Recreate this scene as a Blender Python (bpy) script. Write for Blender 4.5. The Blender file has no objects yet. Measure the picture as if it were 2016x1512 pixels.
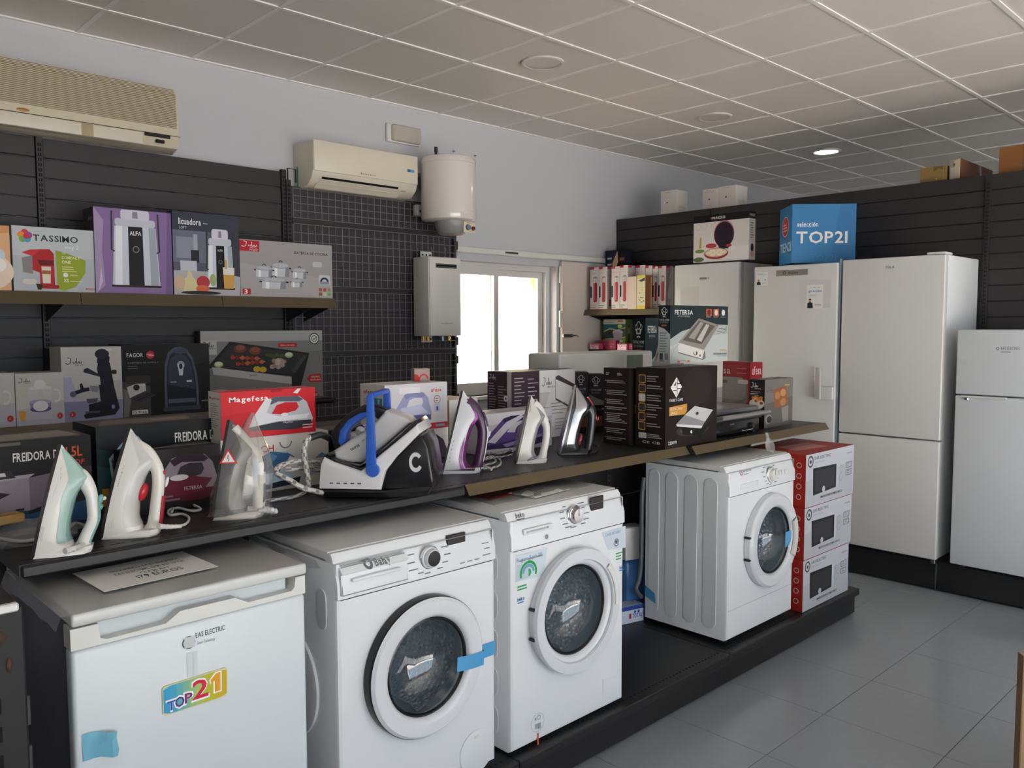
import bpy, bmesh, math, random
from mathutils import Vector, Matrix
random.seed(7)
S = bpy.context.scene
COL = S.collection
PI = math.pi

# ------------------------------------------------------------------ camera
F = 1623.77                       # focal length in pixels of the 2016 px wide frame
CR = Matrix(((0.722216832, -0.691661309, -0.002735106),
             (0.050259260, 0.048534827, 0.997556203),
             (0.689838281, 0.720589345, -0.069815054)))
CAM = Vector((-3.21657, -4.75206, 1.62))
cd = bpy.data.cameras.new('camera'); cam = bpy.data.objects.new('camera', cd); COL.objects.link(cam)
cd.sensor_width = 36; cd.lens = F / 2016 * 36; cd.clip_end = 200; cd.clip_start = .05
m3 = Matrix((CR[0], CR[1], -CR[2])).transposed()
cam.matrix_world = Matrix.Translation(CAM) @ m3.to_4x4()
S.camera = cam
S.view_settings.view_transform = 'Standard'; S.view_settings.look = 'None'
S.view_settings.gamma = 1; S.view_settings.use_curve_mapping = False
S.view_settings.exposure = 0.0
# ------------------------------------------------------------------ world, sun, daylight openings
w = bpy.data.worlds.new('sky'); S.world = w; w.use_nodes = True
nt = w.node_tree; nt.nodes.clear()
o_ = nt.nodes.new('ShaderNodeOutputWorld'); b_ = nt.nodes.new('ShaderNodeBackground')
b_.inputs[0].default_value = (.74, .87, 1.0, 1); b_.inputs[1].default_value = 3.2
nt.links.new(b_.outputs[0], o_.inputs[0])
sd = bpy.data.lights.new('sun', 'SUN'); sd.energy = 75; sd.angle = .01; sd.color = (1, .95, .89)
sun = bpy.data.objects.new('sun', sd); COL.objects.link(sun)
sun.rotation_euler = Vector((.45, .8, -.55)).to_track_quat('-Z', 'Y').to_euler()
def portal(name, loc, rot, sx, sy):
    l = bpy.data.lights.new(name, 'AREA'); l.shape = 'RECTANGLE'; l.size = sx; l.size_y = sy
    l.cycles.is_portal = True
    o = bpy.data.objects.new(name, l); COL.objects.link(o); o.location = loc; o.rotation_euler = rot
portal('window_portal', (1.28, .20, 1.6), (-PI/2, 0, 0), 1.2, 1.1)
portal('shopfront_portal', (-1.5, -8.95, 1.35), (PI/2, 0, 0), 7, 2.5)

# ------------------------------------------------------------------ pixel helpers (photograph 2016 x 1512)
def ray(u, v):
    return CR.transposed() @ Vector(((u-1008)/F, -(v-756)/F, 1))
def W(u, v, X=None, Y=None, Z=None):
    d = ray(u, v)
    t = (X-CAM.x)/d.x if X is not None else (Y-CAM.y)/d.y if Y is not None else (Z-CAM.z)/d.z
    return CAM + d*t
def along(A, d, u):
    k = (u-1008)/F; q = CR[0] - k*CR[2]
    return -q.dot(Vector(A)-CAM)/q.dot(Vector(d))
def zat(A, v):
    k = -(v-756)/F; q = CR[1]-k*CR[2]; p = Vector(A)-CAM
    return CAM.z - (q.x*p.x+q.y*p.y)/q.z
def dirs(yaw):
    return Vector((math.cos(yaw), math.sin(yaw), 0)), Vector((-math.sin(yaw), math.cos(yaw), 0))
class Bx:                                            # anchor (front-left-bottom), yaw, w, d, h
    def __init__(s, u, v, uR=None, vT=None, uL=None, d=None, w=None, h=None, yaw=0., zb=None, uS=None, **pl):
        A = W(u, v, **pl)
        s.yaw = yaw; dx, dy = dirs(yaw)
        P = A.copy()
        if zb is not None: A.z = zb
        s.A = A
        s.w = w if w is not None else along(P, dx, uR)
        s.h = h if h is not None else zat(A, vT)-A.z
        if d is None:
            d = along(P, dy, uL) if uL is not None else along(P+dx*s.w, dy, uS)
        s.d = d

# ------------------------------------------------------------------ materials
def lin(h):
    if not isinstance(h, str): return tuple(h)
    h = h.lstrip('#'); h = h if len(h) == 6 else ''.join(c*2 for c in h); r = []
    for i in (0, 2, 4):
        c = int(h[i:i+2], 16)/255
        r.append(c/12.92 if c <= .04045 else ((c+.055)/1.055)**2.4)
    return tuple(r)
MATS = {}
def mat(hexc, rough=.5, metal=0., key='', bump=0., bscale=40., var=0., spec=.5, emit=0., coat=0.):
    k = (hexc, rough, metal, key, bump, bscale, var, spec, emit, coat)
    if k in MATS: return MATS[k]
    m = bpy.data.materials.new(key or 'paint'); m.use_nodes = True
    n = m.node_tree; p = n.nodes['Principled BSDF']; c = (*lin(hexc), 1)
    p.inputs['Base Color'].default_value = c; p.inputs['Roughness'].default_value = rough
    p.inputs['Metallic'].default_value = metal; p.inputs['Specular IOR Level'].default_value = spec
    if coat: p.inputs['Coat Weight'].default_value = coat
    if emit:
        p.inputs['Emission Color'].default_value = c; p.inputs['Emission Strength'].default_value = emit
    if bump or var:
        tc = n.nodes.new('ShaderNodeTexCoord'); no = n.nodes.new('ShaderNodeTexNoise')
        no.inputs['Scale'].default_value = bscale; no.inputs['Detail'].default_value = 4
        n.links.new(tc.outputs['Object'], no.inputs['Vector'])
        if bump:
            bu = n.nodes.new('ShaderNodeBump'); bu.inputs['Strength'].default_value = bump; bu.inputs['Distance'].default_value = .01
            n.links.new(no.outputs[0], bu.inputs['Height']); n.links.new(bu.outputs[0], p.inputs['Normal'])
        if var:
            mx = n.nodes.new('ShaderNodeMix'); mx.data_type = 'RGBA'
            mx.inputs[6].default_value = c; mx.inputs[7].default_value = tuple(x*(1-var) for x in c[:3])+(1,)
            n.links.new(no.outputs[0], mx.inputs[0]); n.links.new(mx.outputs[2], p.inputs['Base Color'])
    MATS[k] = m; return m
def attrmat(name, rough, coat=0., spec=.5):
    m = bpy.data.materials.new(name); m.use_nodes = True; n = m.node_tree; p = n.nodes['Principled BSDF']
    a = n.nodes.new('ShaderNodeAttribute'); a.attribute_name = 'Col'
    n.links.new(a.outputs['Color'], p.inputs['Base Color'])
    p.inputs['Roughness'].default_value = rough; p.inputs['Specular IOR Level'].default_value = spec
    if coat: p.inputs['Coat Weight'].default_value = coat; p.inputs['Coat Roughness'].default_value = .1
    return m
PRINT = attrmat('printed_card', .5, spec=.22)
SHELL = attrmat('moulded_plastic', .28, .15)
def clearmat(name, tint, gloss=.12, rough=.05, op=0., opc='#ffffff'):
    m = bpy.data.materials.new(name); m.use_nodes = True; n = m.node_tree; n.nodes.clear()
    out = n.nodes.new('ShaderNodeOutputMaterial'); tr = n.nodes.new('ShaderNodeBsdfTransparent'); tr.inputs[0].default_value = (*lin(tint), 1)
    gl = n.nodes.new('ShaderNodeBsdfGlossy'); gl.inputs['Roughness'].default_value = rough
    fr = n.nodes.new('ShaderNodeLayerWeight'); fr.inputs[0].default_value = .5
    pw = n.nodes.new('ShaderNodeMath'); pw.operation = 'POWER'; pw.inputs[1].default_value = 5
    n.links.new(fr.outputs['Facing'], pw.inputs[0])
    ad = n.nodes.new('ShaderNodeMath'); ad.operation = 'ADD'; ad.inputs[1].default_value = gloss; ad.use_clamp = True
    n.links.new(pw.outputs[0], ad.inputs[0])
    mx = n.nodes.new('ShaderNodeMixShader'); n.links.new(ad.outputs[0], mx.inputs[0])
    n.links.new(tr.outputs[0], mx.inputs[1]); n.links.new(gl.outputs[0], mx.inputs[2]); last = mx
    if op:
        df = n.nodes.new('ShaderNodeBsdfDiffuse'); df.inputs[0].default_value = (*lin(opc), 1)
        m2 = n.nodes.new('ShaderNodeMixShader'); m2.inputs[0].default_value = op
        n.links.new(mx.outputs[0], m2.inputs[1]); n.links.new(df.outputs[0], m2.inputs[2]); last = m2
    n.links.new(last.outputs[0], out.inputs[0]); return m
GLASS = clearmat('window_glass', '#f4faf8', .06, .01)
PORTHOLE = clearmat('porthole_glass', '#e3ebf0', .13, .03, .10, '#9fb2be')
FILM = clearmat('clear_plastic_bag', '#f3f3f0', .10, .16, .07)
WHITE = mat('#dfe2e4', .33, key='white_enamel', var=.03, bscale=3)
WHITE2 = mat('#d9d9d4', .38, key='white_plastic', var=.03, bscale=6)
BLACK2 = mat('#1d1c1d', .42, key='dark_powder_coat', bump=.04, bscale=220, var=.12)
BLACK = mat('#2b2829', .5, key='black_powder_coat', bump=.04, bscale=220, var=.12)
BLACKG = mat('#1a191b', .22, key='gloss_black_plastic', var=.1)
DARK = mat('#141315', .5, key='black_plastic', var=.1)
BRONZE = mat('#5a4c34', .4, key='bronze_price_strip', var=.08, bscale=8)
STEEL = mat('#9a9a9c', .28, 1., key='brushed_steel', bump=.03, bscale=90)
CHROME = mat('#c9c9cb', .12, 1., key='chrome')
RUBBER = mat('#26262a', .6, key='rubber_gasket')
CARDW = mat('#e2dfda', .55, key='white_card', var=.05, bscale=9)
KRAFT = mat('#9c7a4f', .75, key='kraft_card', var=.25, bscale=12)

# ------------------------------------------------------------------ mesh builder
class M:
    def __init__(s): s.v = []; s.f = []; s.m = []; s.c = []; s.any = False
    def add(s, vs, fs, mi=0, col=None):
        b = len(s.v); s.v += [tuple(v) for v in vs]
        for i, f in enumerate(fs):
            s.f.append([b+k for k in f]); s.m.append(mi)
            c = col[i] if isinstance(col, list) else col
            if c is not None: s.any = True
            s.c.append(lin(c) if c is not None else (1, 1, 1))
        return s
    def box(s, x0, y0, z0, x1, y1, z1, mi=0, col=None):
        return s.add([(x0,y0,z0),(x1,y0,z0),(x1,y1,z0),(x0,y1,z0),(x0,y0,z1),(x1,y0,z1),(x1,y1,z1),(x0,y1,z1)],
                     [(0,3,2,1),(4,5,6,7),(0,1,5,4),(1,2,6,5),(2,3,7,6),(3,0,4,7)], mi, col)
    def rbox(s, x0, y0, z0, x1, y1, z1, r=.01, seg=2, mi=0, col=None):
        bm = bmesh.new(); bmesh.ops.create_cube(bm, size=1)
        for v in bm.verts:
            v.co = Vector(((x0+x1)/2+v.co.x*(x1-x0), (y0+y1)/2+v.co.y*(y1-y0), (z0+z1)/2+v.co.z*(z1-z0)))
        bmesh.ops.bevel(bm, geom=bm.edges[:], offset=r, segments=seg, profile=.5, affect='EDGES')
        return s.bm(bm, mi, col)
    def bm(s, bm, mi=0, col=None):
        bm.verts.index_update(); vs = [v.co.copy() for v in bm.verts]; fs = [[v.index for v in f.verts] for f in bm.faces]
        bm.free(); return s.add(vs, fs, mi, col)
    def prism(s, poly, a, b, axis='y', mi=0, col=None, bev=0., seg=2):
        n = len(poly)
        P = {'y': lambda p, t: (p[0], t, p[1]), 'x': lambda p, t: (t, p[0], p[1]), 'z': lambda p, t: (p[0], p[1], t)}[axis]
        vs = [P(p, a) for p in poly]+[P(p, b) for p in poly]
        fs = [list(range(n)), list(range(n, 2*n))[::-1]]+[[i, i+n, (i+1) % n+n, (i+1) % n] for i in range(n)]
        if not bev: return s.add(vs, fs, mi, col)
        bm = bmesh.new(); bv = [bm.verts.new(v) for v in vs]
        for f in fs: bm.faces.new([bv[i] for i in f])
        bmesh.ops.recalc_face_normals(bm, faces=bm.faces[:])
        eds = [e for f in bm.faces if len(f.verts) > 4 or n == 4 and f in bm.faces[:2] for e in f.edges]
        bmesh.ops.bevel(bm, geom=list(set(eds)), offset=bev, segments=seg, profile=.5, affect='EDGES', clamp_overlap=True)
        return s.bm(bm, mi, col)
    def lathe(s, prof, c=(0, 0, 0), axis='y', n=48, mi=0, col=None, a0=0., a1=2*PI):
        full = abs(a1-a0-2*PI) < 1e-6; k = n if full else n+1; vs = []
        for i in range(k):
            a = a0+(a1-a0)*i/n; ca, sa = math.cos(a), math.sin(a)
            for r, h in prof:
                if axis == 'y': vs.append((c[0]+r*ca, c[1]+h, c[2]+r*sa))
                elif axis == 'z': vs.append((c[0]+r*ca, c[1]+r*sa, c[2]+h))
                else: vs.append((c[0]+h, c[1]+r*ca, c[2]+r*sa))
        p = len(prof); fs = []; cs = []
        for i in range(n):
            j = (i+1) % k
            for q in range(p-1):
                fs.append([i*p+q, j*p+q, j*p+q+1, i*p+q+1]); cs.append(col[q] if isinstance(col, list) else col)
        return s.add(vs, fs, mi, cs)
    def loft(s, rings, mi=0, col=None, cap=True, closed=True):
        n = len(rings[0]); vs = [p for r in rings for p in r]; fs = []; cs = []
        for i in range(len(rings)-1):
            for j in range(n if closed else n-1):
                k = (j+1) % n; fs.append([i*n+j, i*n+k, (i+1)*n+k, (i+1)*n+j])
                cs.append(col(i, j) if callable(col) else col)
        if cap:
            fs += [list(range(n))[::-1], [(len(rings)-1)*n+j for j in range(n)]]
            cs += [col(0, 0) if callable(col) else col, col(len(rings)-2, 0) if callable(col) else col]
        return s.add(vs, fs, mi, cs)
    def tube(s, path, r, n=8, mi=0, col=None, ry=None, up=None, smooth=0):
        P = [Vector(p) for p in path]
        if smooth: P = spline(P, smooth)
        rings = []; u = None
        for i, p in enumerate(P):
            t = (P[min(i+1, len(P)-1)]-P[max(i-1, 0)]).normalized()
            if up is not None: u = Vector(up)
            elif u is None: u = Vector((0, 0, 1)) if abs(t.z) < .9 else Vector((1, 0, 0))
            u = (u-t*u.dot(t)).normalized(); b = t.cross(u)
            rr = r(i/(len(P)-1)) if callable(r) else r; q = ry(i/(len(P)-1)) if callable(ry) else (ry or rr)
            rings.append([p+u*rr*math.cos(2*PI*k/n)+b*q*math.sin(2*PI*k/n) for k in range(n)])
        return s.loft(rings, mi, col)
    def build(s, name, mats, parent=None, loc=None, yaw=0., ang=35., smooth=True, wn=False):
        me = bpy.data.meshes.new(name); me.from_pydata(s.v, [], s.f)
        for m in (mats if isinstance(mats, (list, tuple)) else [mats]): me.materials.append(m)
        me.polygons.foreach_set('material_index', s.m)
        if s.any:
            at = me.color_attributes.new('Col', 'FLOAT_COLOR', 'CORNER'); dat = []
            for f, c in zip(s.f, s.c): dat += [*c[:3], 1.]*len(f)
            at.data.foreach_set('color', dat)
        bm = bmesh.new(); bm.from_mesh(me); bmesh.ops.recalc_face_normals(bm, faces=bm.faces[:]); bm.to_mesh(me); bm.free()
        if smooth:
            me.polygons.foreach_set('use_smooth', [True]*len(me.polygons)); me.set_sharp_from_angle(angle=math.radians(ang))
        me.update()
        o = bpy.data.objects.new(name, me); COL.objects.link(o)
        if parent: o.parent = parent
        if loc is not None: o.location = loc
        o.rotation_euler = (0, 0, yaw); return o
def spline(P, k):
    out = []
    for i in range(len(P)-1):
        a, b, c, d = P[max(i-1, 0)], P[i], P[i+1], P[min(i+2, len(P)-1)]
        for j in range(k):
            t = j/k; out.append(.5*((2*b)+(c-a)*t+(2*a-5*b+4*c-d)*t*t+(3*b-a-3*c+d)*t**3))
    return out+[P[-1]]
def tag(o, label=None, cat=None, group=None, kind=None):
    if label: o['label'] = label
    if cat: o['category'] = cat
    if group: o['group'] = group
    if kind: o['kind'] = kind
    return o
def empty(name, loc, yaw=0, label=None, cat=None, group=None):
    o = bpy.data.objects.new(name, None); COL.objects.link(o); o.location = loc; o.rotation_euler = (0, 0, yaw)
    o.empty_display_size = .1; return tag(o, label, cat, group)
def struct(o): o['kind'] = 'structure'; return o
def copy_tree(o, parent=None):
    c = o.copy(); COL.objects.link(c)
    if parent: c.parent = parent
    for ch in list(o.children): copy_tree(ch, c)
    return c

# ------------------------------------------------------------------ lettering: every glyph filled once, then reused
GL = {}
def make_glyphs():
    chars = 'ABCDEFGHIJKLMNOPQRSTUVWXYZabcdefghijklmnopqrstuvwxyz0123456789.,:-+/ºóÍéñ&()·%'
    tmp = []
    for b in (0, 1):
        for ch in chars:
            c = bpy.data.curves.new('g', 'FONT'); c.body = ch; c.resolution_u = 2; c.fill_mode = 'FRONT'
            if b: c.offset = .018
            o = bpy.data.objects.new('g', c); COL.objects.link(o); tmp.append((b, ch, o))
    bpy.context.view_layer.update(); dg = bpy.context.evaluated_depsgraph_get()
    for b, ch, o in tmp:
        me = o.evaluated_get(dg).to_mesh()
        vs = [(v.co.x, v.co.y) for v in me.vertices]; fs = [list(p.vertices) for p in me.polygons]
        x0 = min((v[0] for v in vs), default=0); x1 = max((v[0] for v in vs), default=.3)
        GL[(b, ch)] = ([(x-x0, y) for x, y in vs], fs, x1-x0)
        o.evaluated_get(dg).to_mesh_clear()
    for b, ch, o in tmp:
        c = o.data; bpy.data.objects.remove(o); bpy.data.curves.remove(c)
make_glyphs()
class Art:
    """flat print on a face of size w x h metres; coordinates are fractions of the face"""
    def __init__(s, w, h): s.w = w; s.h = h; s.items = []; s.k = 0
    def raw(s, c, vs, fs): s.k += 1; s.items.append((c, [(x*s.w, y*s.h) for x, y in vs], fs, s.k)); return s
    def P(s, c, *pts): return s.raw(c, pts, [list(range(len(pts)))])
    def R(s, c, x0, y0, x1, y1): return s.P(c, (x0, y0), (x1, y0), (x1, y1), (x0, y1))
    def RR(s, c, x0, y0, x1, y1, r=.1, n=4):
        rx, ry = r*s.h/s.w, r; pts = []
        for cx, cy, a in ((x1-rx, y1-ry, 0), (x0+rx, y1-ry, 90), (x0+rx, y0+ry, 180), (x1-rx, y0+ry, 270)):
            for i in range(n+1):
                t = math.radians(a+90*i/n); pts.append((cx+rx*math.cos(t), cy+ry*math.sin(t)))
        return s.P(c, *pts)
    def E(s, c, cx, cy, rx, ry=None, n=24, a0=0, a1=360):
        if ry is None: ry = rx*s.w/s.h
        return s.P(c, *[(cx+rx*math.cos(math.radians(a0+(a1-a0)*i/n)), cy+ry*math.sin(math.radians(a0+(a1-a0)*i/n))) for i in range(n if a1-a0 == 360 else n+1)])
    def ring(s, c, cx, cy, rx, t=.2, ry=None, a0=0, a1=360, n=28):
        if ry is None: ry = rx*s.w/s.h
        pts = []
        for i in range(n+1):
            a = math.radians(a0+(a1-a0)*i/n); pts.append((cx+rx*math.cos(a), cy+ry*math.sin(a)))
        q = [(cx+(x-cx)*(1-t), cy+(y-cy)*(1-t)) for x, y in pts]
        return s.raw(c, pts+q, [[i, i+1, i+n+2, i+n+1] for i in range(n)])
    def L(s, c, pts, t=.01):
        vs = []; fs = []; n = len(pts)
        for i, (x, y) in enumerate(pts):
            x0, y0 = pts[max(i-1, 0)]; x1, y1 = pts[min(i+1, n-1)]
            dx, dy = (x1-x0)*s.w, (y1-y0)*s.h; l = math.hypot(dx, dy) or 1
            ox, oy = -dy/l*t*s.h/2/s.w, dx/l*t/2
            vs += [(x+ox, y+oy), (x-ox, y-oy)]
        for i in range(n-1): fs.append([2*i, 2*i+1, 2*i+3, 2*i+2])
        return s.raw(c, vs, fs)
    def T(s, c, txt, x, y, hh, w=None, b=0, rot=0., sh=0., al='l'):
        sc = hh*s.h/.72; vs = []; fs = []; pen = 0
        for ch in txt:
            if ch == ' ': pen += .3; continue
            g = GL.get((b, ch)) or GL[(b, '-')]; n = len(vs)
            vs += [(pen+a, e) for a, e in g[0]]; fs += [[n+i for i in f] for f in g[1]]; pen += g[2]+.085
        pen -= .085; sx = sc if w is None else w*s.w/pen
        off = {'l': 0, 'c': -.5, 'r': -1}[al]*pen*sx; ca, sa = math.cos(rot), math.sin(rot); q = []
        for a, e in vs:
            X = a*sx+off+sh*e*sc; Y = e*sc; q.append((x+(X*ca-Y*sa)/s.w, y+(X*sa+Y*ca)/s.h))
        return s.raw(c, q, fs)
    def greek(s, c, x0, x1, y, n, dy, t=.008, ind=0.):
        for i in range(n):
            e = x0+(x1-x0)*random.uniform(.55, 1)
            s.R(c, x0, y-i*dy, e, y-i*dy+t)
        return s
    def emit(s, name, parent, fmap, lab=None, mat_=None, off=.0004):
        m = M()
        for c, vs, fs, k in s.items:
            m.add([fmap(x, y, off+k*.00004) for x, y in vs], fs, 0, c)
        o = m.build(name, mat_ or PRINT, parent, smooth=False); o['kind'] = 'stuff'
        if lab: o['label'] = lab
        return o
def fm_front(x, y, e): return (x, -e, y)
def fm_left(d): return lambda x, y, e: (-e, d-x, y)
def fm_right(w): return lambda x, y, e: (w+e, x, y)
def fm_top(h): return lambda x, y, e: (x, y, h+e)

def carton(b, label, base, front=None, left=None, right=None, top=None, name='appliance_box', group=None, cat='box', rough=.45, flap='#b9b2a6', sag=0.):
    m = M()
    m.rbox(0, 0, 0, b.w, b.d, b.h, .0018, 1)
    o = m.build(name, mat(base, rough+.05, key='carton_card', var=.06, bscale=10, spec=.25), loc=b.A, yaw=b.yaw)
    tag(o, label, cat, group)
    f = M(); f.box(.004, b.d*.5-.001, b.h, b.w-.004, b.d*.5+.001, b.h+.0006)       # meeting line of the top flaps
    f.build('flap_seam', mat(flap, .6, key='flap_edge'), o, smooth=False)
    for fn, nm, ww, fmp in ((front, 'printed_front', b.w, fm_front), (left, 'printed_side', b.d, fm_left(b.d)),
                            (right, 'printed_side', b.d, fm_right(b.w)), (top, 'coloured_top', b.w, fm_top(b.h))):
        if fn:
            a = Art(ww, b.d if nm == 'coloured_top' else b.h); fn(a); a.emit(nm, o, fmp)
    return o
# small pictures that recur in the print
def art_iron(a, x, y, w, h, body, sole, grip, hole):
    g = lambda *p: [(x+u*w, y+v*h) for u, v in p]
    a.P(body, *g((0, .18), (.05, .45), (.3, .95), (.42, 1), (.78, .98), (.9, .8), (1, .3), (.97, .14)))
    a.P(grip, *g((.27, .9), (.4, 1), (.76, .98), (.84, .88), (.78, .82), (.45, .86), (.33, .78)))
    a.P(hole, *g((.34, .52), (.42, .76), (.55, .82), (.74, .8), (.77, .66), (.72, .56), (.5, .48)))
    a.P(sole, *g((0, .18), (.45, .28), (.97, .26), (.98, .1), (.7, .02), (.02, .08)))
    a.E('#dcdcd8', x+.54*w, y+.47*h, .055*w, .05*h)
def art_jata(a, c, x, y, w, h):
    g = lambda *p: [(x+u*w, y+v*h) for u, v in p]
    a.L(c, g((0, .35), (.1, .2), (.25, .3), (.3, .9), (.12, 1)), .012)
    for k in (.4, .58, .74): a.L(c, g((k, .5), (k+.05, .3), (k+.15, .35), (k+.16, .55)), .011)
    a.L(c, g((.62, .95), (.6, .35)), .011); a.T(c, 'electro', x+.5*w, y, h*.25)
def art_hat(a, c, cx, y, w, h):
    a.ring(c, cx, y+h*.72, w*.26, .22, h*.26); a.ring(c, cx-w*.3, y+h*.6, w*.2, .25, h*.2, 60, 300); a.ring(c, cx+w*.3, y+h*.6, w*.2, .25, h*.2, -120, 120)
    a.L(c, [(cx-w*.26, y+h*.5), (cx-w*.22, y+h*.22), (cx+w*.22, y+h*.22), (cx+w*.26, y+h*.5)], .018)
    a.P(c, (cx, y+h*.1), (cx-w*.3, y), (cx-w*.1, y-h*.04), (cx, y+h*.03), (cx+w*.1, y-h*.04), (cx+w*.3, y))

# ================================================================== SETTING
H = 3.146
WALL = mat('#c4c4c9', .8, key='lavender_wall_paint', bump=.05, bscale=60, var=.05)
CEIL = mat('#e0dad4', .85, key='ceiling_panel_paint', bump=.06, bscale=120, var=.04)
XL, XR, YF = -5.2, 7.2, -9.2
def in_view(P, mrg=120):
    p = CR @ (Vector(P)-CAM)
    if p.z < .1: return False
    return -mrg < 1008+F*p.x/p.z < 2016+mrg and -mrg < 756-F*p.y/p.z < 1512+mrg
def wall_hole(name, x0, x1, z0, z1, hx0, hx1, hz0, hz1, ya, yb):
    m = M(); O = [(x0, z0), (x1, z0), (x1, z1), (x0, z1)]; I = [(hx0, hz0), (hx1, hz0), (hx1, hz1), (hx0, hz1)]
    vs = [(x, ya, z) for x, z in O+I]+[(x, yb, z) for x, z in O+I]; fs = []
    for i in range(4):
        j = (i+1) % 4
        fs += [[i, j, 4+j, 4+i], [8+i, 8+j, 12+j, 12+i], [4+i, 4+j, 12+j, 12+i], [i, j, 8+j, 8+i]]
    m.add(vs, fs); return struct(m.build(name, WALL, smooth=False))
WX0, WX1, WZ0, WZ1 = .70, 1.85, 1.085, 2.115
wall_hole('wall_back', XL, XR, 0, H+.1, WX0, WX1, WZ0, WZ1, 0, .24)
wall_hole('wall_front', XL, XR, 0, H+.1, -5.0, 2.0, .1, 2.6, YF, YF+.2)
struct(M().box(XL-.2, YF, 0, XL, .24, H+.1).build('wall_left', WALL, smooth=False))
struct(M().box(XR, YF, 0, XR+.2, .24, H+.1).build('wall_right', WALL, smooth=False))
# ceiling of 60 cm panels in a white grid
ceiling = struct(M().box(XL, YF, H+.03, XR, .24, H+.1).build('ceiling', CEIL, smooth=False))
PANEL = M(); PANEL.rbox(.004, .004, 0, .596, .596, .02, .003, 1); panel_o = None
for i in range(-5, 12):
    for j in range(0, 15):
        x, y = i*.6, .162-.6*(j+1)
        if not any(in_view((x+a*.6, min(y+b*.6, 0), H)) for a in (0, .5, 1) for b in (0, .5, 1)): continue
        if j == 0:
            m = M(); m.rbox(.004, .004, 0, .596, .436, .02, .003, 1); o = m.build('ceiling_panel', CEIL, ceiling)
        elif panel_o is None: o = panel_o = PANEL.build('ceiling_panel', CEIL, ceiling)
        else:
            o = panel_o.copy(); COL.objects.link(o)
        o.location = (x, y, H+.004+random.uniform(0, .003))
GRID = mat('#ece8e4', .5, key='ceiling_grid_paint', var=.02)
for i in range(-5, 12): M().box(i*.6-.012, -7.6, H, i*.6+.012, 0, H+.03).build('grid_bar', GRID, ceiling, smooth=False)
for j in range(0, 13): M().box(XL, .162-.6*j-.612, H-.001, XR, .162-.6*j-.588, H+.03).build('grid_bar', GRID, ceiling, smooth=False)
M().box(XL, -.02, H-.002, XR, 0, H+.03).build('edge_bar', GRID, ceiling, smooth=False)
# floor of 47 cm tiles
TILE = mat('#91969d', .2, key='grey_porcelain_tile', bump=.015, bscale=30, var=.10, spec=.55)
GROUT = mat('#5d5d5e', .8, key='grout', var=.1)
floor = struct(M().box(XL, YF, -.1, XR, .24, -.0025).build('floor', GROUT, smooth=False))
FT = None
for i in range(-9, 14):
    for j in range(-12, 4):
        x, y = -.44+.472*i, -3.237+.472*j
        if not any(in_view((x+a*.472, y+b*.472, 0), 250) for a in (0, .5, 1) for b in (0, .5, 1)) or y > -2.5 and x < .9: continue
        if FT is None:
            m = M(); m.rbox(.0015, .0015, -.006, .4705, .4705, 0, .001, 1); o = FT = m.build('floor_tile', TILE, floor)
        else:
            o = FT.copy(); COL.objects.link(o)
        o.location = (x, y, 0)
# outside, beyond the window and the shop front
EXT = mat('#b98f76', .9, key='terracotta_paving', var=.15, bscale=3)  # unseen yard ground, coloured warm so bounced sunlight tints the ceiling pink
struct(M().box(-12, .24, -.3, 16, 14, -.12).build('ground_yard', EXT, smooth=False))
struct(M().box(-14, -26, -.3, 16, YF, -.12).build('ground_street', mat('#b5b2ae', .9, key='pale_paving', var=.1, bscale=3), smooth=False))
hs = M(); hs.box(-7, 4.5, -.2, 13, 4.8, 8.5)  # wall made wider and taller to bounce more sunlight through the window
house = hs.build('neighbour_house', mat('#efe9df', .8, key='limewash', var=.05, bscale=2), smooth=False); tag(house, 'sunlit white house wall outside beyond the window', 'house')
M().prism([(5.55, 3.4), (6.25, 1.9), (9, 1.9), (9, 3.4)], 4.4, 4.49).build('painted_corner', mat('#e8ae1c', .8, key='yellow_limewash', var=.05), house, smooth=False)

# window_1: white aluminium slider with two sashes
ALU = mat('#d9d6d4', .35, key='white_aluminium', var=.03)
def frame_rect(m, x0, x1, z0, z1, t, y0, y1):
    m.box(x0, y0, z0, x0+t, y1, z1); m.box(x1-t, y0, z0, x1, y1, z1)
    m.box(x0+t, y0, z0, x1-t, y1, z0+t); m.box(x0+t, y0, z1-t, x1-t, y1, z1)
def frame_mesh(x0, x1, z0, z1, t, y0, y1):
    m = M(); O = [(x0, z0), (x1, z0), (x1, z1), (x0, z1)]; I = [(x0+t, z0+t), (x1-t, z0+t), (x1-t, z1-t), (x0+t, z1-t)]
    vs = [(x, y0, z) for x, z in O+I]+[(x, y1, z) for x, z in O+I]; fs = []
    for i in range(4):
        j = (i+1) % 4; fs += [[i, j, 4+j, 4+i], [8+i, 8+j, 12+j, 12+i], [4+i, 4+j, 12+j, 12+i], [i, j, 8+j, 8+i]]
    return m.add(vs, fs)
win = struct(frame_mesh(WX0, WX1, WZ0, WZ1, .045, .08, .16).build('window_1', ALU, smooth=False))
for nm, a, b, y in (('window_sash', WX0+.045, 1.27, .085), ('window_sash', 1.22, WX1-.045, .125)):
    s = frame_mesh(a, b, WZ0+.045, WZ1-.045, .05, y, y+.03).build(nm, ALU, win, smooth=False)
    M().box(a+.05, y+.012, WZ0+.095, b-.05, y+.018, WZ1-.095).build('window_pane', GLASS, s, smooth=False)
M().rbox(1.78, .115, 1.50, 1.795, .126, 1.78, .004, 1).build('sash_latch', WHITE2, win)
struct(M().rbox(WX0-.03, -.05, WZ0-.03, WX1+.02, .08, WZ0, .005, 1).build('trim_1', ALU))                      # sill
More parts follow.
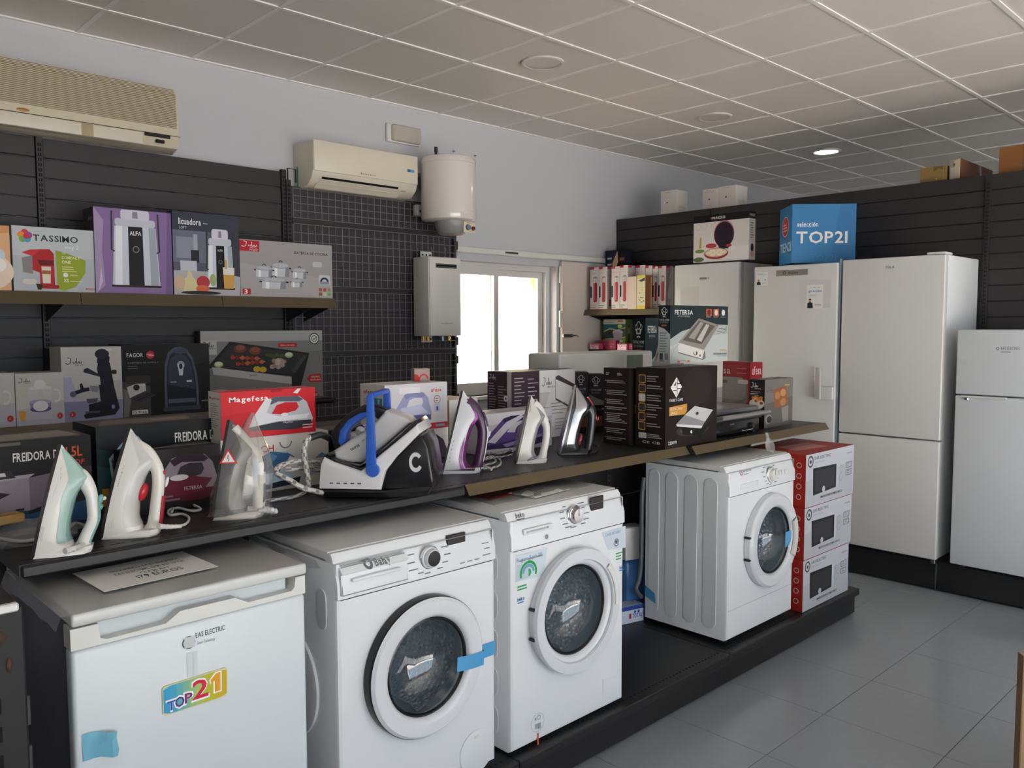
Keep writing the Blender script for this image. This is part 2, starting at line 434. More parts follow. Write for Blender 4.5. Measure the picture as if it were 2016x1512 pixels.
# white header rail of the inside shutter
struct(M().rbox(.735, -.045, 2.17, 2.55, 0, 2.215, .006, 1).build('trim_2', WHITE2))
M().rbox(1.22, -.05, 2.185, 1.36, -.044, 2.2, .002, 1).build('screw_plate', STEEL, bpy.data.objects['trim_2'])
# folded wooden shutter beside the window
SHUT = mat('#cfc4bb', .5, key='shutter_paint', var=.05, bscale=5)
sh = empty('window_shutter', (1.87, -.005, 1.06), 0, 'white painted wooden shutter folded flat beside the bright window', 'shutter')
M().rbox(.012, -.035, 0, .66, 0, 1.10, .004, 1).build('leaf', SHUT, sh)
for z in (.12, .55, .92): M().rbox(-.012, -.03, z, .012, -.012, z+.14, .004, 1).build('hinge', WHITE2, sh)
lt = M(); lt.rbox(.015, -.045, .465, .13, -.035, .495, .003, 1); lt.build('bolt_plate', STEEL, sh)
M().tube([(.0, -.05, .48), (.17, -.05, .48), (.17, -.075, .47)], .006, 6).build('bolt', STEEL, sh)
# recessed ceiling lights
LRIM = mat('#d6cfc9', .45, key='lamp_ring', var=.02)
def downlight(x, y, on, label):
    t = empty('ceiling_light', (x, y, H), 0, label, 'light', 'recessed ceiling lights')
    M().lathe([(.10, -.004), (.112, -.008), (.125, -.004), (.125, .004), (.10, .004)], axis='z', n=40).build('rim', LRIM, t)
    M().lathe([(.0, -.003), (.06, -.003), (.10, -.002)], axis='z', n=40).build('diffuser', mat('#eefff2', .4, key='lit_diffuser', emit=9.) if on else mat('#d9d2cd', .5, key='opal_diffuser', var=.02), t)
downlight(.314, -1.33, 0, 'unlit recessed ceiling light nearest the camera')
downlight(2.13, -1.325, 0, 'middle recessed ceiling light, unlit, above the aisle')
downlight(3.9, -1.33, 1, 'lit round ceiling light glowing above the dark gondola')
lp = bpy.data.lights.new('lit_lamp', 'AREA'); lp.shape = 'DISK'; lp.size = .2; lp.energy = 4; lp.color = (.95, 1, .92)
lo = bpy.data.objects.new('lit_lamp', lp); COL.objects.link(lo); lo.location = (3.9, -1.33, H-.02)

# ================================================================== WALL GONDOLAS
SLAT = {}
def slat(L, h, parent, loc, yaw):
    k = (round(L, 3), round(h, 3))
    if k not in SLAT:
        m = M(); m.rbox(.003, 0, .0025, L-.003, .012, h-.0025, .002, 1); o = m.build('back_panel', BLACK, parent); SLAT[k] = o
    else:
        o = SLAT[k].copy(); COL.objects.link(o); o.parent = parent
    o.location = loc; o.rotation_euler = (0, 0, yaw); return o
def upright(parent, loc, h, yaw, z0=.0):
    m = M(); m.box(-.015, -.012, 0, .015, .02, h); o = m.build('upright', BLACK, parent, loc, yaw, smooth=False)
    s = M(); z = max(z0, .03)
    while z < h-.04: s.box(-.008, -.0135, z, -.002, -.0115, z+.016); s.box(.002, -.0135, z, .008, -.0115, z+.016); z += .025
    so = s.build('slot', mat('#050505', .9, key='slot_shadow', var=.1), o, smooth=False); so['kind'] = 'stuff'
    return o
def shelf(parent, x0, x1, yb, yf, z, strips=None, th=.028, lip=.05, col=BRONZE, yaw=0., loc=(0, 0, 0), serr=False):
    """shelf board, top at z, its front with a slanted price strip; runs along local x"""
    m = M(); m.prism([(yb, z-th), (yf, z-th), (yf-.004, z-.004), (yf, z), (yb, z)], x0, x1, 'x', bev=.0)
    o = m.build('shelf_board', BLACK, parent, loc, yaw, smooth=False)
    if strips:
        for a, b in strips:
            s = M(); s.prism([(yf-.006, z+.004), (yf-.026, z-lip), (yf-.022, z-lip), (yf, z+.002)], a+.002, b-.002, 'x')
            s.build('price_strip', col, o, smooth=False)
    return o
GB = -.08
gl = empty('wall_gondola', (-2, GB, 0), 0, 'tall black slatted wall gondola with two bronze edged shelves', 'gondola')
def sec(p, x0, x1, zs, z1, hh=.1):
    z = z1
    while z > zs: slat(x1-x0, hh, p, (x0, 0, z-hh), 0); z -= hh
for a, b in ((-1.35, -.035), (-.005, 1.305)): sec(gl, a, b, .95, 2.57)
M().box(-1.35, .0, .16, 1.305, .012, .95).build('lower_panel', BLACK, gl, smooth=False)
M().box(-1.35, -.45, 0, 1.305, .012, .16).build('base', BLACK, gl, smooth=False)
for x in (-.02, 1.32): upright(gl, (x, 0, 0), 2.58, 0, .9)
def G(u, v, y): return W(u, v, Y=y).x+2
ux = [G(0, 585, -.45)-.9, G(161, 585, -.45), G(440, 590, -.45), G(664, 592, -.45)]
shelf(gl, ux[0], ux[3], 0, -.34, 1.785, [(ux[0], ux[1]), (ux[1], ux[2]), (ux[2], ux[3])], lip=.055)
shelf(gl, ux[0], 1.30, 0, -.34, 1.16, [(ux[0], ux[1]), (ux[1], 1.3)], lip=.055)
def bracket(p, x, z, d, hh=.1, yaw=0, loc=None):
    M().prism([(0, z), (-d, z), (-d, z-.02), (0, z-hh)], x-.002, x+.002, 'x').build('shelf_bracket', BLACK, p, smooth=False)
for x in (-.02, 1.32, ux[3]-.02): bracket(gl, x, 1.757, .33, .11)
for x in (-.02, 1.28): bracket(gl, x, 1.13, .33, .11)

gm = empty('mesh_gondola', (0, GB, 0), 0, 'black wire grid gondola between the slatted gondola and the window', 'gondola')
M().box(-.64, .005, .1, .655, .012, 2.49).build('back_sheet', mat('#39353a', .5, key='grid_back_paint', var=.1), gm, smooth=False)
upright(gm, (-.655, -.01, 0), 2.52, 0, .9); upright(gm, (.672, -.0, 0), 2.46, 0, .9)
M().tube([(-.655, -.01, 2.51), (-.655, -.01, 2.59), (-.60, -.01, 2.59), (-.60, -.01, 2.51)], .006, 6).build('top_hook', BLACK, gm)
WIRE = mat('#7d787b', .35, key='grid_wire', var=.1)
zs = [2.49, 2.275, 1.86, 1.445, 1.03, .62]
for k in range(5):
    z1, z0 = zs[k]-.018, zs[k+1]+.018
    g = M(); a, b = -.635, .655; y = -.035
    n = 26
    for i in range(n+1):
        x = a+(b-a)*i/n; g.box(x-.0018, y-.0018, z0, x+.0018, y+.0018, z1)
    nz = max(2, round((z1-z0)/.051))
    for i in range(nz+1):
        z = z0+(z1-z0)*i/nz; g.box(a, y+.0014, z-.0018, b, y+.005, z+.0018)
    o = g.build('wire_grid', WIRE, gm, smooth=False); o['kind'] = 'stuff'
    M().rbox(-.64, -.03, zs[k+1]-.016, .66, -.004, zs[k+1]+.016, .003, 1).build('cross_bar', BLACK, gm)
    for zz in (z0+.05, z1-.05): M().rbox(.655, -.03, zz-.03, .69, -.005, zz+.03, .004, 1).build('clip', BLACK, gm)
for i, u in enumerate((819, 847, 874)):
    p = W(u, 497, Y=GB-.05)-Vector((0, GB, 0))
    hk = [(p.x+.012*math.sin(t*.55)*(1 if t < 6 else -1), -.055, p.z-.034+.0062*t) for t in range(12)]
    M().tube(hk, .0028, 6).build('s_hook', STEEL, gm)

# gondola behind the fridges (faces -x)
GX = 2.62
gr = empty('fridge_gondola', (GX, -1.6, 0), -PI/2, 'long black slatted gondola standing behind the row of white fridges', 'gondola')
# local x runs towards -y: local x = -1.6 - y
js = [-1.59, -.615, .067, 1.42, 2.77]
for a, b in zip(js, js[1:]):
    z = 2.57
    while z > (1.15 if a < 0 else 1.55): slat(b-a-.006, .1, gr, (a+.003, 0, z-.1), 0); z -= .1
    M().box(a+.003, .002, .17, b-.003, .012, 1.15 if a < 0 else 1.57).build('lower_panel', BLACK, gr, smooth=False)
M().box(js[0], .012, .1, js[-1], .03, 2.565).build('back_sheet', BLACK, gr, smooth=False)
M().box(js[0], .03, 2.55, js[-1], .62, 2.57).build('top_shelf', BLACK, gr, smooth=False)
upright(gr, (1.42, 0, 0), 2.56, 0, .9)
M().box(js[0]+.01, -.55, .165, js[-1], .0, .185).build('base_deck', BLACK2, gr, smooth=False)
for a, b in ((js[0]+.01, 1.377), (1.38, js[-1])): M().rbox(a, -.56, .012, b-.003, -.545, .182, .004, 1).build('kick_plate', BLACK2, gr)
for a in (-1.0, .6, 1.9): M().box(a, -.5, 0, a+.06, -.1, .165).build('foot', BLACK2, gr, smooth=False)
ge = -1.6-W(1302, 605, X=2.15).y
shelf(gr, -1.57, ge+.25, 0, -.45, 1.755, [(-1.57, ge+.25)], lip=.045)
for x in (-1.55, ge+.2): bracket(gr, x, 1.727, .4, .12)
shelf(gr, -1.57, -.45, 0, -.40, 1.42)

# ================================================================== THINGS ON THE WALL
CREAM = mat('#d8cdb4', .45, key='yellowed_plastic', var=.06, bscale=5)
CREAM2 = mat('#dcd3c0', .4, key='cream_plastic', var=.03, bscale=5)
def on_root(p, root): return Vector(p)-Vector(root.location)
# old air conditioner, a long unit with a slatted intake
aX1 = W(355, 200, Y=-.22).x
ac = empty('air_conditioner', (aX1-1.3, 0, 2.57), 0, 'old yellowed air conditioner with a slatted intake and tape marks, high at the left', 'air conditioner')
aw, ah = 1.3, .345
m = M(); prof = [(0, .035), (-.10, .0), (-.175, .02), (-.205, .07), (-.195, .12), (-.185, .30), (-.15, ah), (0, ah)]
m.prism(prof, 0, aw, 'x', bev=.008); m.build('housing', CREAM, ac)
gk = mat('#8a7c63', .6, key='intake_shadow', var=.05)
for i in range(23):
    z = .128+i*.0092; y0 = -.195+(z-.12)/.18*.01 if z < .30 else -.185+(z-.3)/.045*.035
    s = M(); s.prism([(y0-.004, z), (y0-.007, z+.003), (y0+.003, z+.0045), (y0+.003, z-.001)], .0, aw-.012, 'x'); s.build('intake_slat', CREAM, ac, smooth=False)
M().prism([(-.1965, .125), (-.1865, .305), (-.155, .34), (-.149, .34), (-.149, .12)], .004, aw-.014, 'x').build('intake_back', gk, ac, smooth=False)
M().rbox(0, -.214, .012, aw-.20, -.168, .078, .008, 2).build('louver', CREAM2, ac)
M().box(0, -.2075, .079, aw, -.2, .0815).build('louver_gap', mat('#5c5040', .8, key='shadow_gap', var=.05), ac, smooth=False)
M().rbox(aw-.19, -.2105, .062, aw-.055, -.2, .082, .002, 1).build('display_strip', BLACKG, ac)
M().rbox(aw-.13, -.2065, .034, aw-.085, -.19, .052, .002, 1).build('receiver_window', BLACKG, ac)
tape = mat('#b8a67e', .5, key='tape_residue', var=.3, bscale=30)
for x in (aw-1.02, aw-.50): M().box(x, -.2158, .014, x+.055, -.2138, .074).build('tape_mark', tape, ac, smooth=False)
bd = M(); bd.lathe([(0, -.2145), (.028, -.212), (.03, -.2)], (0, 0, 0), 'y', 24); o = bd.build('badge', mat('#a8772f', .4, key='gold_badge', var=.2, bscale=90), ac); o.location = (aw-.755, .008, .096); o.scale = (1, 1, .3)
# newer air conditioner
p0 = W(610, 268, Y=-.24); p1 = W(822, 310, Y=-.24)
ax0 = W(579, 263, Y=-.02).x; aw = p1.x-ax0
ac2 = empty('air_conditioner', (ax0, 0, p1.z-.275), 0, 'cream split air conditioner with a blue sticker, mounted beside the round water heater', 'air conditioner')
m = M(); m.prism([(0, .02), (-.09, 0), (-.17, .012), (-.222, .055), (-.238, .10), (-.245, .275), (0, .28)], 0, aw, 'x', bev=.006); m.build('housing', CREAM2, ac2)
M().rbox(.004, -.2475, .092, aw-.004, -.238, .276, .003, 2).build('front_panel', mat('#dfd6c2', .3, key='cream_gloss_panel', var=.02, bscale=4), ac2)
M().prism([(-.2185, .05), (-.2275, .062), (-.2, .07), (-.19, .05)], .07, aw-.15, 'x').build('outlet_gap', BLACKG, ac2, smooth=False)
M().prism([(-.165, .004), (-.216, .046), (-.214, .05), (-.16, .012)], .06, aw-.12, 'x').build('louver', CREAM2, ac2)
M().prism([(-.16, -.001), (-.196, .026), (-.19, .03), (-.16, .004)], .05, aw-.14, 'x').build('lower_louver', CREAM2, ac2)
a = Art(aw, .18); a.R('#3c6ea0', .885, .42, .915, .52); a.R('#5f9cc8', .915, .42, .955, .52); a.T('#8f8676', 'electric', .44, .08, .06, .13, b=1); a.E('#8f8676', .43, .11, .008)
a.emit('printed_sticker', ac2, lambda x, y, e: (x, -.2478-e, .092+y))
M().rbox(aw-.115, -.214, .04, aw-.08, -.2, .062, .002, 1).build('receiver_window', mat('#b3aa98', .3, key='receiver', var=.05), ac2)
M().box(-.0006, -.06, .012, 0, -.045, .135).build('green_tape', mat('#2f8f73', .4, key='green_tape', var=.1), ac2, smooth=False)
# white emergency light
e0 = W(758, 242, Y=-.0); ew = W(832, 262, Y=-.05).x-e0.x
em = empty('emergency_light', (e0.x, -.001, e0.z-.125), 0, 'white emergency light with clear cover on the wall under the ceiling', 'light')
M().rbox(0, -.025, 0, ew, 0, .125, .008, 2).build('base_plate', WHITE2, em)
M().rbox(.03, -.055, .008, ew-.012, -.02, .117, .012, 3).build('cover', clearmat('cover_plastic', '#e9e4de', .12, .15, .35, '#e8e0d8'), em)
M().tube([(.06, -.038, .07), (ew-.05, -.038, .07)], .011, 10).build('tube', mat('#f1efe9', .3, key='lamp_tube', var=.02), em)
# round water heater
h0 = W(884, 312, Y=-.32); hz0 = W(884, 438, Y=-.32).z; hr_ = (W(937, 380, Y=-.32).x-W(830, 380, Y=-.32).x)/2*.79
wh = empty('water_heater', (W(883, 380, Y=-.325).x, -.325, hz0), 0, 'glossy white round water heater with grey lower cap and dials, on the wall', 'water heater')
hh = h0.z-hz0; GLOSSW = mat('#dcd5cf', .12, key='white_gloss_enamel', var=.02, coat=.4)
M().lathe([(0, 0), (hr_-.03, 0), (hr_-.006, .01), (hr_, .03), (hr_, .05)], axis='z', n=56).build('bottom_rim', GLOSSW, wh)
M().lathe([(hr_, .05), (hr_-.002, .052), (hr_-.002, hh-.05), (hr_, hh-.048)], axis='z', n=56).build('tank', GLOSSW, wh)
M().lathe([(hr_, hh-.048), (hr_, hh-.03), (hr_-.008, hh-.01), (hr_-.04, hh), (0, hh)], axis='z', n=56).build('top_cap', GLOSSW, wh)
M().loft([[(x*sx, -.03+y*sx, z) for x, y in [(hr_*.62*math.cos(t*PI/12), hr_*.62*math.sin(t*PI/12)) for t in range(24)]] for z, sx in ((.0, 1.), (-.03, .98), (-.075, .8), (-.085, .7))]).build('lower_cap', mat('#8f8d8c', .35, key='grey_plastic', var=.03), wh)
dp = M(); dp.rbox(-.005, -.012, -.075, .10, 0, .0, .006, 2); dpo = dp.build('dial_panel', mat('#d8cbb3', .35, key='dial_panel', var=.05), wh, (.015, -hr_*.62-.018, -.003))
M().lathe([(0, -.012), (.018, -.012), (.02, 0)], (.03, -.012, -.04), 'y', 20).build('dial', mat('#6f7f93', .4, key='dial_blue', var=.1), dpo)
M().lathe([(0, -.012), (.013, -.012), (.015, 0)], (.075, -.012, -.045), 'y', 20).build('knob', mat('#6a3a2c', .4, key='dial_red', var=.1), dpo)
a = Art(.105, .075); a.T('#8a3226', 'termo', .25, .82, .11, b=1); a.emit('printed_scale', dpo, lambda x, y, e: (x-.005, -.0122-e, y-.075))
M().lathe([(0, 0), (.008, 0), (.008, .04), (.012, .04), (.012, .075), (0, .075)], (-.09, .02, hh-.01), 'z', 12).build('pipe_stub', mat('#2a2624', .5, key='black_stub', var=.1), wh)
for dx in (.085,): M().lathe([(0, 0), (.012, 0), (.012, .03), (0, .03)], (dx, .03, hh-.01), 'z', 12).build('pipe_stub', WHITE2, wh)
for dz in (.06, hh-.1): M().rbox(.0 if dz < .1 else -.05, .10, dz+.2 if dz < .1 else dz, .08, .325, dz+.23 if dz < .1 else dz+.03, .004, 1).build('wall_bracket', STEEL, wh)
pk = W(813, 412, Y=-.10)
so = tag(M().rbox(0, 0, 0, .075, .045, .075, .006, 2).build('wall_socket', WHITE2, loc=(pk.x, -.145, pk.z-.045)), 'small white socket with a black plug hole left of the round water heater', 'socket')
M().lathe([(0, -.003), (.009, -.003), (.009, .001)], (.03, 0, .03), 'y', 16).build('plug_hole', DARK, so)
for i, (u, v, r) in enumerate(((892, 298, .008), (934, 307, .007))):
    p = W(u, v, Y=0); o = M().lathe([(0, -.02), (.004, -.02), (.005, -.004), (r, -.003), (r, 0)], (0, 0, 0), 'y', 10).build('wall_screw', STEEL, loc=(p.x, -.0005, p.z))
    tag(o, ('left' if i == 0 else 'right')+' bare screw in the wall above the round water heater', 'screw')
# gas water heater hanging on the grid
q0 = W(843, 504, Y=-.30); q1 = W(907, 507, Y=-.30); qb = W(843, 662, Y=-.30); qs = W(813, 500, Y=-.13)
gx0 = q0.x; gw = q1.x-q0.x; ghh = q0.z-qb.z; gd = .17
ghr = empty('gas_heater', (gx0, -.30, qb.z), 0, 'flat white gas water heater hanging on the black grid beside the window', 'water heater')
M().rbox(0, 0, 0, gw, gd, ghh, .006, 2).build('casing', mat('#d6d2cc', .3, key='warm_white_enamel', var=.03, bscale=4), ghr)
M().rbox(.006, -.008, .006, gw-.006, .002, ghh-.006, .005, 2).build('front_cover', mat('#d9d6d1', .28, key='warm_white_cover', var=.02, bscale=4), ghr)
M().rbox(.055, -.0125, ghh-.075, gw-.045, -.006, ghh-.045, .003, 1).build('flue_slot', CHROME, ghr)
M().rbox(.062, -.0135, ghh-.066, gw-.05, -.012, ghh-.054, .001, 1).build('slot_opening', BLACKG, ghr)
a = Art(gw, ghh); a.T('#5a5754', 'junkers', .42, .155, .018, .28); a.E('#5a5754', .38, .163, .012); a.emit('printed_logo', ghr, lambda x, y, e: (x, -.0082-e, y))
for z, nm in ((-.045, 0), (ghh, 1)):
    br = M(); br.rbox(gw*.18, gd-.02, z, gw*.52, gd-.012, z+.045, .003, 1); bo = br.build('mount_plate', WHITE2, ghr)
    for k in range(3): M().lathe([(0, -.002), (.007, -.002), (.007, .001)], (gw*(.24+k*.11), gd-.02, z+.022), 'y', 12).build('mount_hole', DARK, bo)
for x, c in ((.03, 'brass'), (.07, 'brass'), (gw*.7, 'steel'), (gw-.03, 'brass')):
    M().lathe([(0, -.035), (.009, -.035), (.009, -.02), (.012, -.02), (.012, -.008), (.008, -.008), (.008, .002)], (x, gd*.6, 0), 'z', 10).build('pipe_fitting', mat('#b98a3f', .3, 1., key='brass') if c == 'brass' else STEEL, ghr)

# ================================================================== ISLAND GONDOLA
CT = 1.065; IY = -2.12; IF = -2.60
isl = empty('island_gondola', (-.7, IY, 0), 0, 'low black island gondola carrying washing machines below and irons on top', 'gondola')
jx = [-2.72+.7, -1.345+.7, -.03+.7, 1.305+.7]
for a, b in zip(jx, jx[1:]):
    M().box(a+.002, -.70, .12, b-.002, .7, .155).build('base_deck', BLACK2, isl, smooth=False)
    k = M(); k.rbox(a+.002, -.685, .012, b-.002, -.675, .125, .002, 1); k.build('kick_plate', BLACK2, isl)
    M().rbox(a+.002, -.712, .118, b-.002, -.69, .157, .004, 1).build('deck_lip', BLACK2, isl)
    hl = M(); n = int((b-a-.04)/.024)
    for i in range(n): hl.box(a+.03+i*.024, -.668, .1548, a+.04+i*.024, -.66, .1556)
    ho = hl.build('perforation', mat('#070707', .9, key='hole_black', var=.1), isl, smooth=False); ho['kind'] = 'stuff'
    for z in (.16, .46, .76): M().rbox(a+.01, -.008, z, b-.01, .008, z+.296, .003, 1).build('back_panel', BLACK2, isl)
for x in jx: upright(isl, (x-.004, -.0, .0), 1.04, 0, .2)
M().rbox(jx[-1]-.006, -.685, .012, jx[-1]+.002, .68, .125, .002, 1).build('end_plate', BLACK2, isl)
def counter(x0, x1, y, z, strip):
    m = M(); m.prism([(.48, z-.03), (y, z-.03), (y, z-.002), (y+.003, z), (.48, z)], x0+.001, x1-.001, 'x')
    o = m.build('counter_shelf', BLACK2, isl, smooth=False)
    n = int((x1-x0)/.05); h = M()
    for i in range(n): h.box(x0+.015+i*.05, y+.035, z-.0008, x0+.05+i*.05, y+.038, z+.0006)
    ho = h.build('perforation', mat('#070707', .9, key='hole_black', var=.1), o, smooth=False); ho['kind'] = 'stuff'
    if strip:
        s = M(); s.prism([(y-.001, z+.003), (y-.026, z-.032), (y-.022, z-.034), (y+.003, z+.001)], x0+.003, x1-.003, 'x'); s.build('price_strip', BRONZE, o, smooth=False)
    else:
        s = M(); s.rbox(x0+.004, y-.012, z-.032, x1-.004, y, z-.004, .004, 1); s.build('shelf_rail', BLACK2, o)
counter(jx[0]-.02, jx[1]-.025, IF-IY+.02, CT, 0); counter(jx[1]-.025, jx[2], IF-IY+.02, CT, 1); counter(jx[2], jx[3]+.0, IF-IY-.01, CT, 1)

# ================================================================== WASHING MACHINES
def drum_mat():
    m = mat('#8d9094', .3, .75, key='drum_steel'); n = m.node_tree; p = n.nodes['Principled BSDF']
    tc = n.nodes.new('ShaderNodeTexCoord'); v = n.nodes.new('ShaderNodeTexVoronoi'); v.inputs['Scale'].default_value = 62
    n.links.new(tc.outputs['Object'], v.inputs['Vector'])
    bu = n.nodes.new('ShaderNodeBump'); bu.inputs['Strength'].default_value = .9; bu.inputs['Distance'].default_value = .02
    n.links.new(v.outputs['Distance'], bu.inputs['Height']); n.links.new(bu.outputs[0], p.inputs['Normal'])
    cr = n.nodes.new('ShaderNodeValToRGB'); cr.color_ramp.elements[0].position = .10; cr.color_ramp.elements[1].position = .16
    cr.color_ramp.elements[0].color = (.02, .02, .02, 1); cr.color_ramp.elements[1].color = (.62, .64, .67, 1)
    n.links.new(v.outputs['Distance'], cr.inputs[0]); n.links.new(cr.outputs[0], p.inputs['Base Color'])
    return m
DRUM = drum_mat()
TAPE = mat('#4f9ed0', .35, key='blue_tape', var=.08, bscale=30)
TOPG = mat('#cfd0ce', .3, key='washer_top_laminate', var=.06, bscale=8)
def capsule(y0, y1, z0, z1, n=7):
    r = (y1-y0)/2; pts = []
    for i in range(n+1): a = PI*i/n; pts.append((y0+r+r*math.cos(a), z1-r+r*math.sin(a)))
    for i in range(n+1): a = PI+PI*i/n; pts.append((y0+r+r*math.cos(a), z0+r+r*math.sin(a)))
    return pts
class Washer:
    def __init__(s, A, w, d, h, zc, hole, label, lean=.022):
        s.A = Vector(A); s.w = w; s.d = d; s.h = h; s.hole = hole
        r = s.root = empty('washing_machine', s.A, 0, label, 'washing machine')
        b = .014; f = .018; R4 = lambda y, e: [(e, y, f+e), (w-e, y, f+e), (w-e, y, h-.03), (e, y, h-.03)]
        m = M(); m.loft([R4(0, b), R4(.004, .005), R4(b, 0), R4(d, 0)], cap=False); m.add(R4(d, 0), [(0, 1, 2, 3)]); m.build('body', WHITE, r)
        cx, cz, hr = hole; x0, x1, z0, z1 = b, w-b, f+b, zc
        an = [2*PI*i/56 for i in range(56)]+[math.atan2(z-cz, x-cx) % (2*PI) for x in (x0, x1) for z in (z0, z1)]
        an.sort(); vs = []; n = len(an)
        for a in an:
            c, q = math.cos(a), math.sin(a); t = min(((x1 if c > 0 else x0)-cx)/c if abs(c) > 1e-9 else 9, ((z1 if q > 0 else z0)-cz)/q if abs(q) > 1e-9 else 9)
            vs += [(cx+hr*c, .0, cz+hr*q), (cx+t*c, 0, cz+t*q), (cx+hr*c, .03, cz+hr*q)]
        m = M(); m.add(vs, [[3*i, 3*i+1, 3*((i+1) % n)+1, 3*((i+1) % n)] for i in range(n)]+[[3*i, 3*i+2, 3*((i+1) % n)+2, 3*((i+1) % n)] for i in range(n)])
        m.build('front_panel', WHITE, r, ang=50)
        M().prism([(.0, zc+.002), (-.005, zc+.006), (-.004, zc+.05), (lean-.002, h-.016), (lean+.008, h-.004), (.06, h-.004), (.06, zc+.002)], .002, w-.002, 'x', bev=.004).build('control_panel', WHITE, r)
        M().rbox(.001, lean+.022, h-.026, w-.001, d, h, .004, 2).build('top_panel', TOPG, r)
        for x in (.05, w-.05):
            for y in (.05, d-.05): M().lathe([(0, -.0), (.02, 0), (.022, .006), (.012, .008), (.012, .03), (0, .03)], (x, y, -.006), 'z', 14).build('foot', RUBBER, r)
        s.zc = zc; s.lean = lean
        M().lathe([(.185, .06), (.205, .065), (.205, .36), (0, .365)], (cx, 0, cz), 'y', 48).build('drum', DRUM, r)
        for k in range(3):
            a = PI*(.3+2*k/3); L = M(); L.prism([(-.028, .205), (0, .165), (.028, .205)], .09, .34, 'y', bev=.0)
            o = L.build('drum_lifter', STEEL, r, (cx, 0, cz)); o.rotation_euler = (0, a, 0)
        M().lathe([(.200, .012), (.186, .02), (.18, .05), (.19, .075)], (cx, 0, cz), 'y', 48).build('door_gasket', mat('#8f979c', .45, key='grey_gasket', var=.05), r)
    def L(s, u, v):
        p = W(u, v, Y=s.A.y); return (p.x-s.A.x, p.z-s.A.z)
    def pan(s, x, z, e=0):                                # a point on the control panel, z in local metres
        a, b = s.zc+.05, s.h-.016
        t = min(max((z-a)/(b-a), 0), 1); return (x, -.0045+t*(s.lean+.002)-e, z)
    def plane(s, bx, r=.004):
        pass
    def print_panel(s, fn):
        a = Art(s.w, s.h); fn(a); return a.emit('printed_marks', s.root, lambda x, y, e: s.pan(x, y, e+.0006))
    def print_front(s, fn, name='sticker', off=.0006):
        a = Art(s.w, s.h); fn(a); return a.emit(name, s.root, lambda x, y, e: (x, -e-off, y))
    def door(s, ro, ri, th, rim, side=None, hinge=True):
        cx, _, cz = s.hole[0], 0, s.hole[1]
        d = empty('door', (cx, 0, cz)); d.parent = s.root
        M().lathe([(ro-.012, .002), (ro, -.002), (ro, -th*.7), (ro-.003, -th*.8)], axis='y', n=64).build('door_edge', side or rim, d)
        M().lathe([(ro-.003, -th*.8), (ro-.012, -th), (ri+.018, -th), (ri+.008, -th+.004), (ri, -th+.016), (ri-.002, -.004)], axis='y', n=64, ).build('door_ring', rim, d)
        M().lathe([(ri, -th+.016), (ri-.006, -th+.014), (ri-.010, -th+.022)], axis='y', n=64).build('glass_seat', BLACKG, d)
        M().lathe([(ri-.008, -th+.020), (ri-.016, .01), (ri-.03, .045), (ri-.055, .07), (ri-.10, .085), (0, .092)], axis='y', n=56).build('door_glass', PORTHOLE, d, ang=60)
        if hinge:
            for dz in (.05, -.055): M().rbox(-ro-.004, -th*.8, dz-.005, -ro+.022, -.003, dz+.005, .002, 1).build('hinge_slot', DARK, d)
        return d
    def knob(s, u, v, r, dark=None, ring=WHITE2):
        x, z = s.L(u, v); k = empty('program_knob', s.pan(x, z)); k.parent = s.root
        M().lathe([(r, 0), (r, -.006), (r*.94, -.009), (r*.85, -.01), (r*.80, -.022), (r*.74, -.025), (0, -.025)], axis='y', n=36).build('knob_cap', ring, k)
        if dark: M().lathe([(r*dark, -.0252), (r*dark*.98, -.0262), (0, -.0264)], axis='y', n=30).build('knob_face', BLACKG, k)
        M().lathe([(r*1.04, .0005), (r*1.06, -.004), (r*.98, -.006)], axis='y', n=36).build('knob_ring', CHROME, k)
        if not dark: M().box(-.002, -.0262, .0, .002, -.0248, r*.7).build('knob_mark', mat('#8a8d90', .4, key='grey_mark', var=.05), k, smooth=False)
        return x, z
    def rib(s, y0, y1, z0, z1):
        M().prism(capsule(y0, y1, z0, z1), -.003, .0005, 'x', bev=.002).build('side_rib', WHITE, s.root, ang=15)

def dial_print(a, s, x, z, r, n=9, col='#77797c'):
    for k in range(n):
        t = math.radians(40+k*280/(n-1)+90-0); side = -1 if math.cos(t) < 0 else 1
        px, pz = x+r*math.cos(t), z+r*.85*math.sin(t)
        ln = random.uniform(.018, .036)
        a.R(col, (px)/s.w, pz/s.h, (px+side*ln)/s.w, (pz+.0035)/s.h)

# --- first washer (left): round door with a black edge, dark dial and display
A = W(660, 1105, Y=-2.79); A.z = .157
xl = W(718, 1310, Y=-2.80).x-A.x; xr = W(955, 1290, Y=-2.834).x-A.x; DX1 = (xl+xr)/2; DR1 = (xr-xl)/2
w1 = Washer(A, .602, .52, .832, W(670, 1184, Y=-2.79).z-.157, (DX1, .435, .205), 'white washing machine with black edged door and blue tape, beside the small fridge')
d = w1.door(DR1, DR1*.70, .044, mat('#d6d9dc', .25, key='door_white', var=.02), BLACKG, False)
xk, zk = w1.knob(845, 1097, .034, .70, mat('#d4d6d8', .25, key='knob_white', var=.02))
x0, z1 = w1.L(883, 1056); x1, z0 = w1.L(920, 1077)
c = w1.pan((x0+x1)/2, (z0+z1)/2)
M().rbox(x0, c[1]-.002, z0, x1, c[1]+.006, z1, .002, 1).build('display', BLACKG, w1.root)
xa, za = w1.L(668, 1176); xb, zb = w1.L(798, 1090)
yd = w1.pan(.1, (za+zb)/2)[1]
dr = M(); dr.prism([(yd-.010, za+.004), (yd-.006, za+.062), (yd-.014, za+.066), (yd+.004, zb+.006), (yd+.02, zb), (yd+.02, za+.004)], xa, xb, 'x', bev=.002)
dro = dr.build('detergent_drawer', WHITE, w1.root)
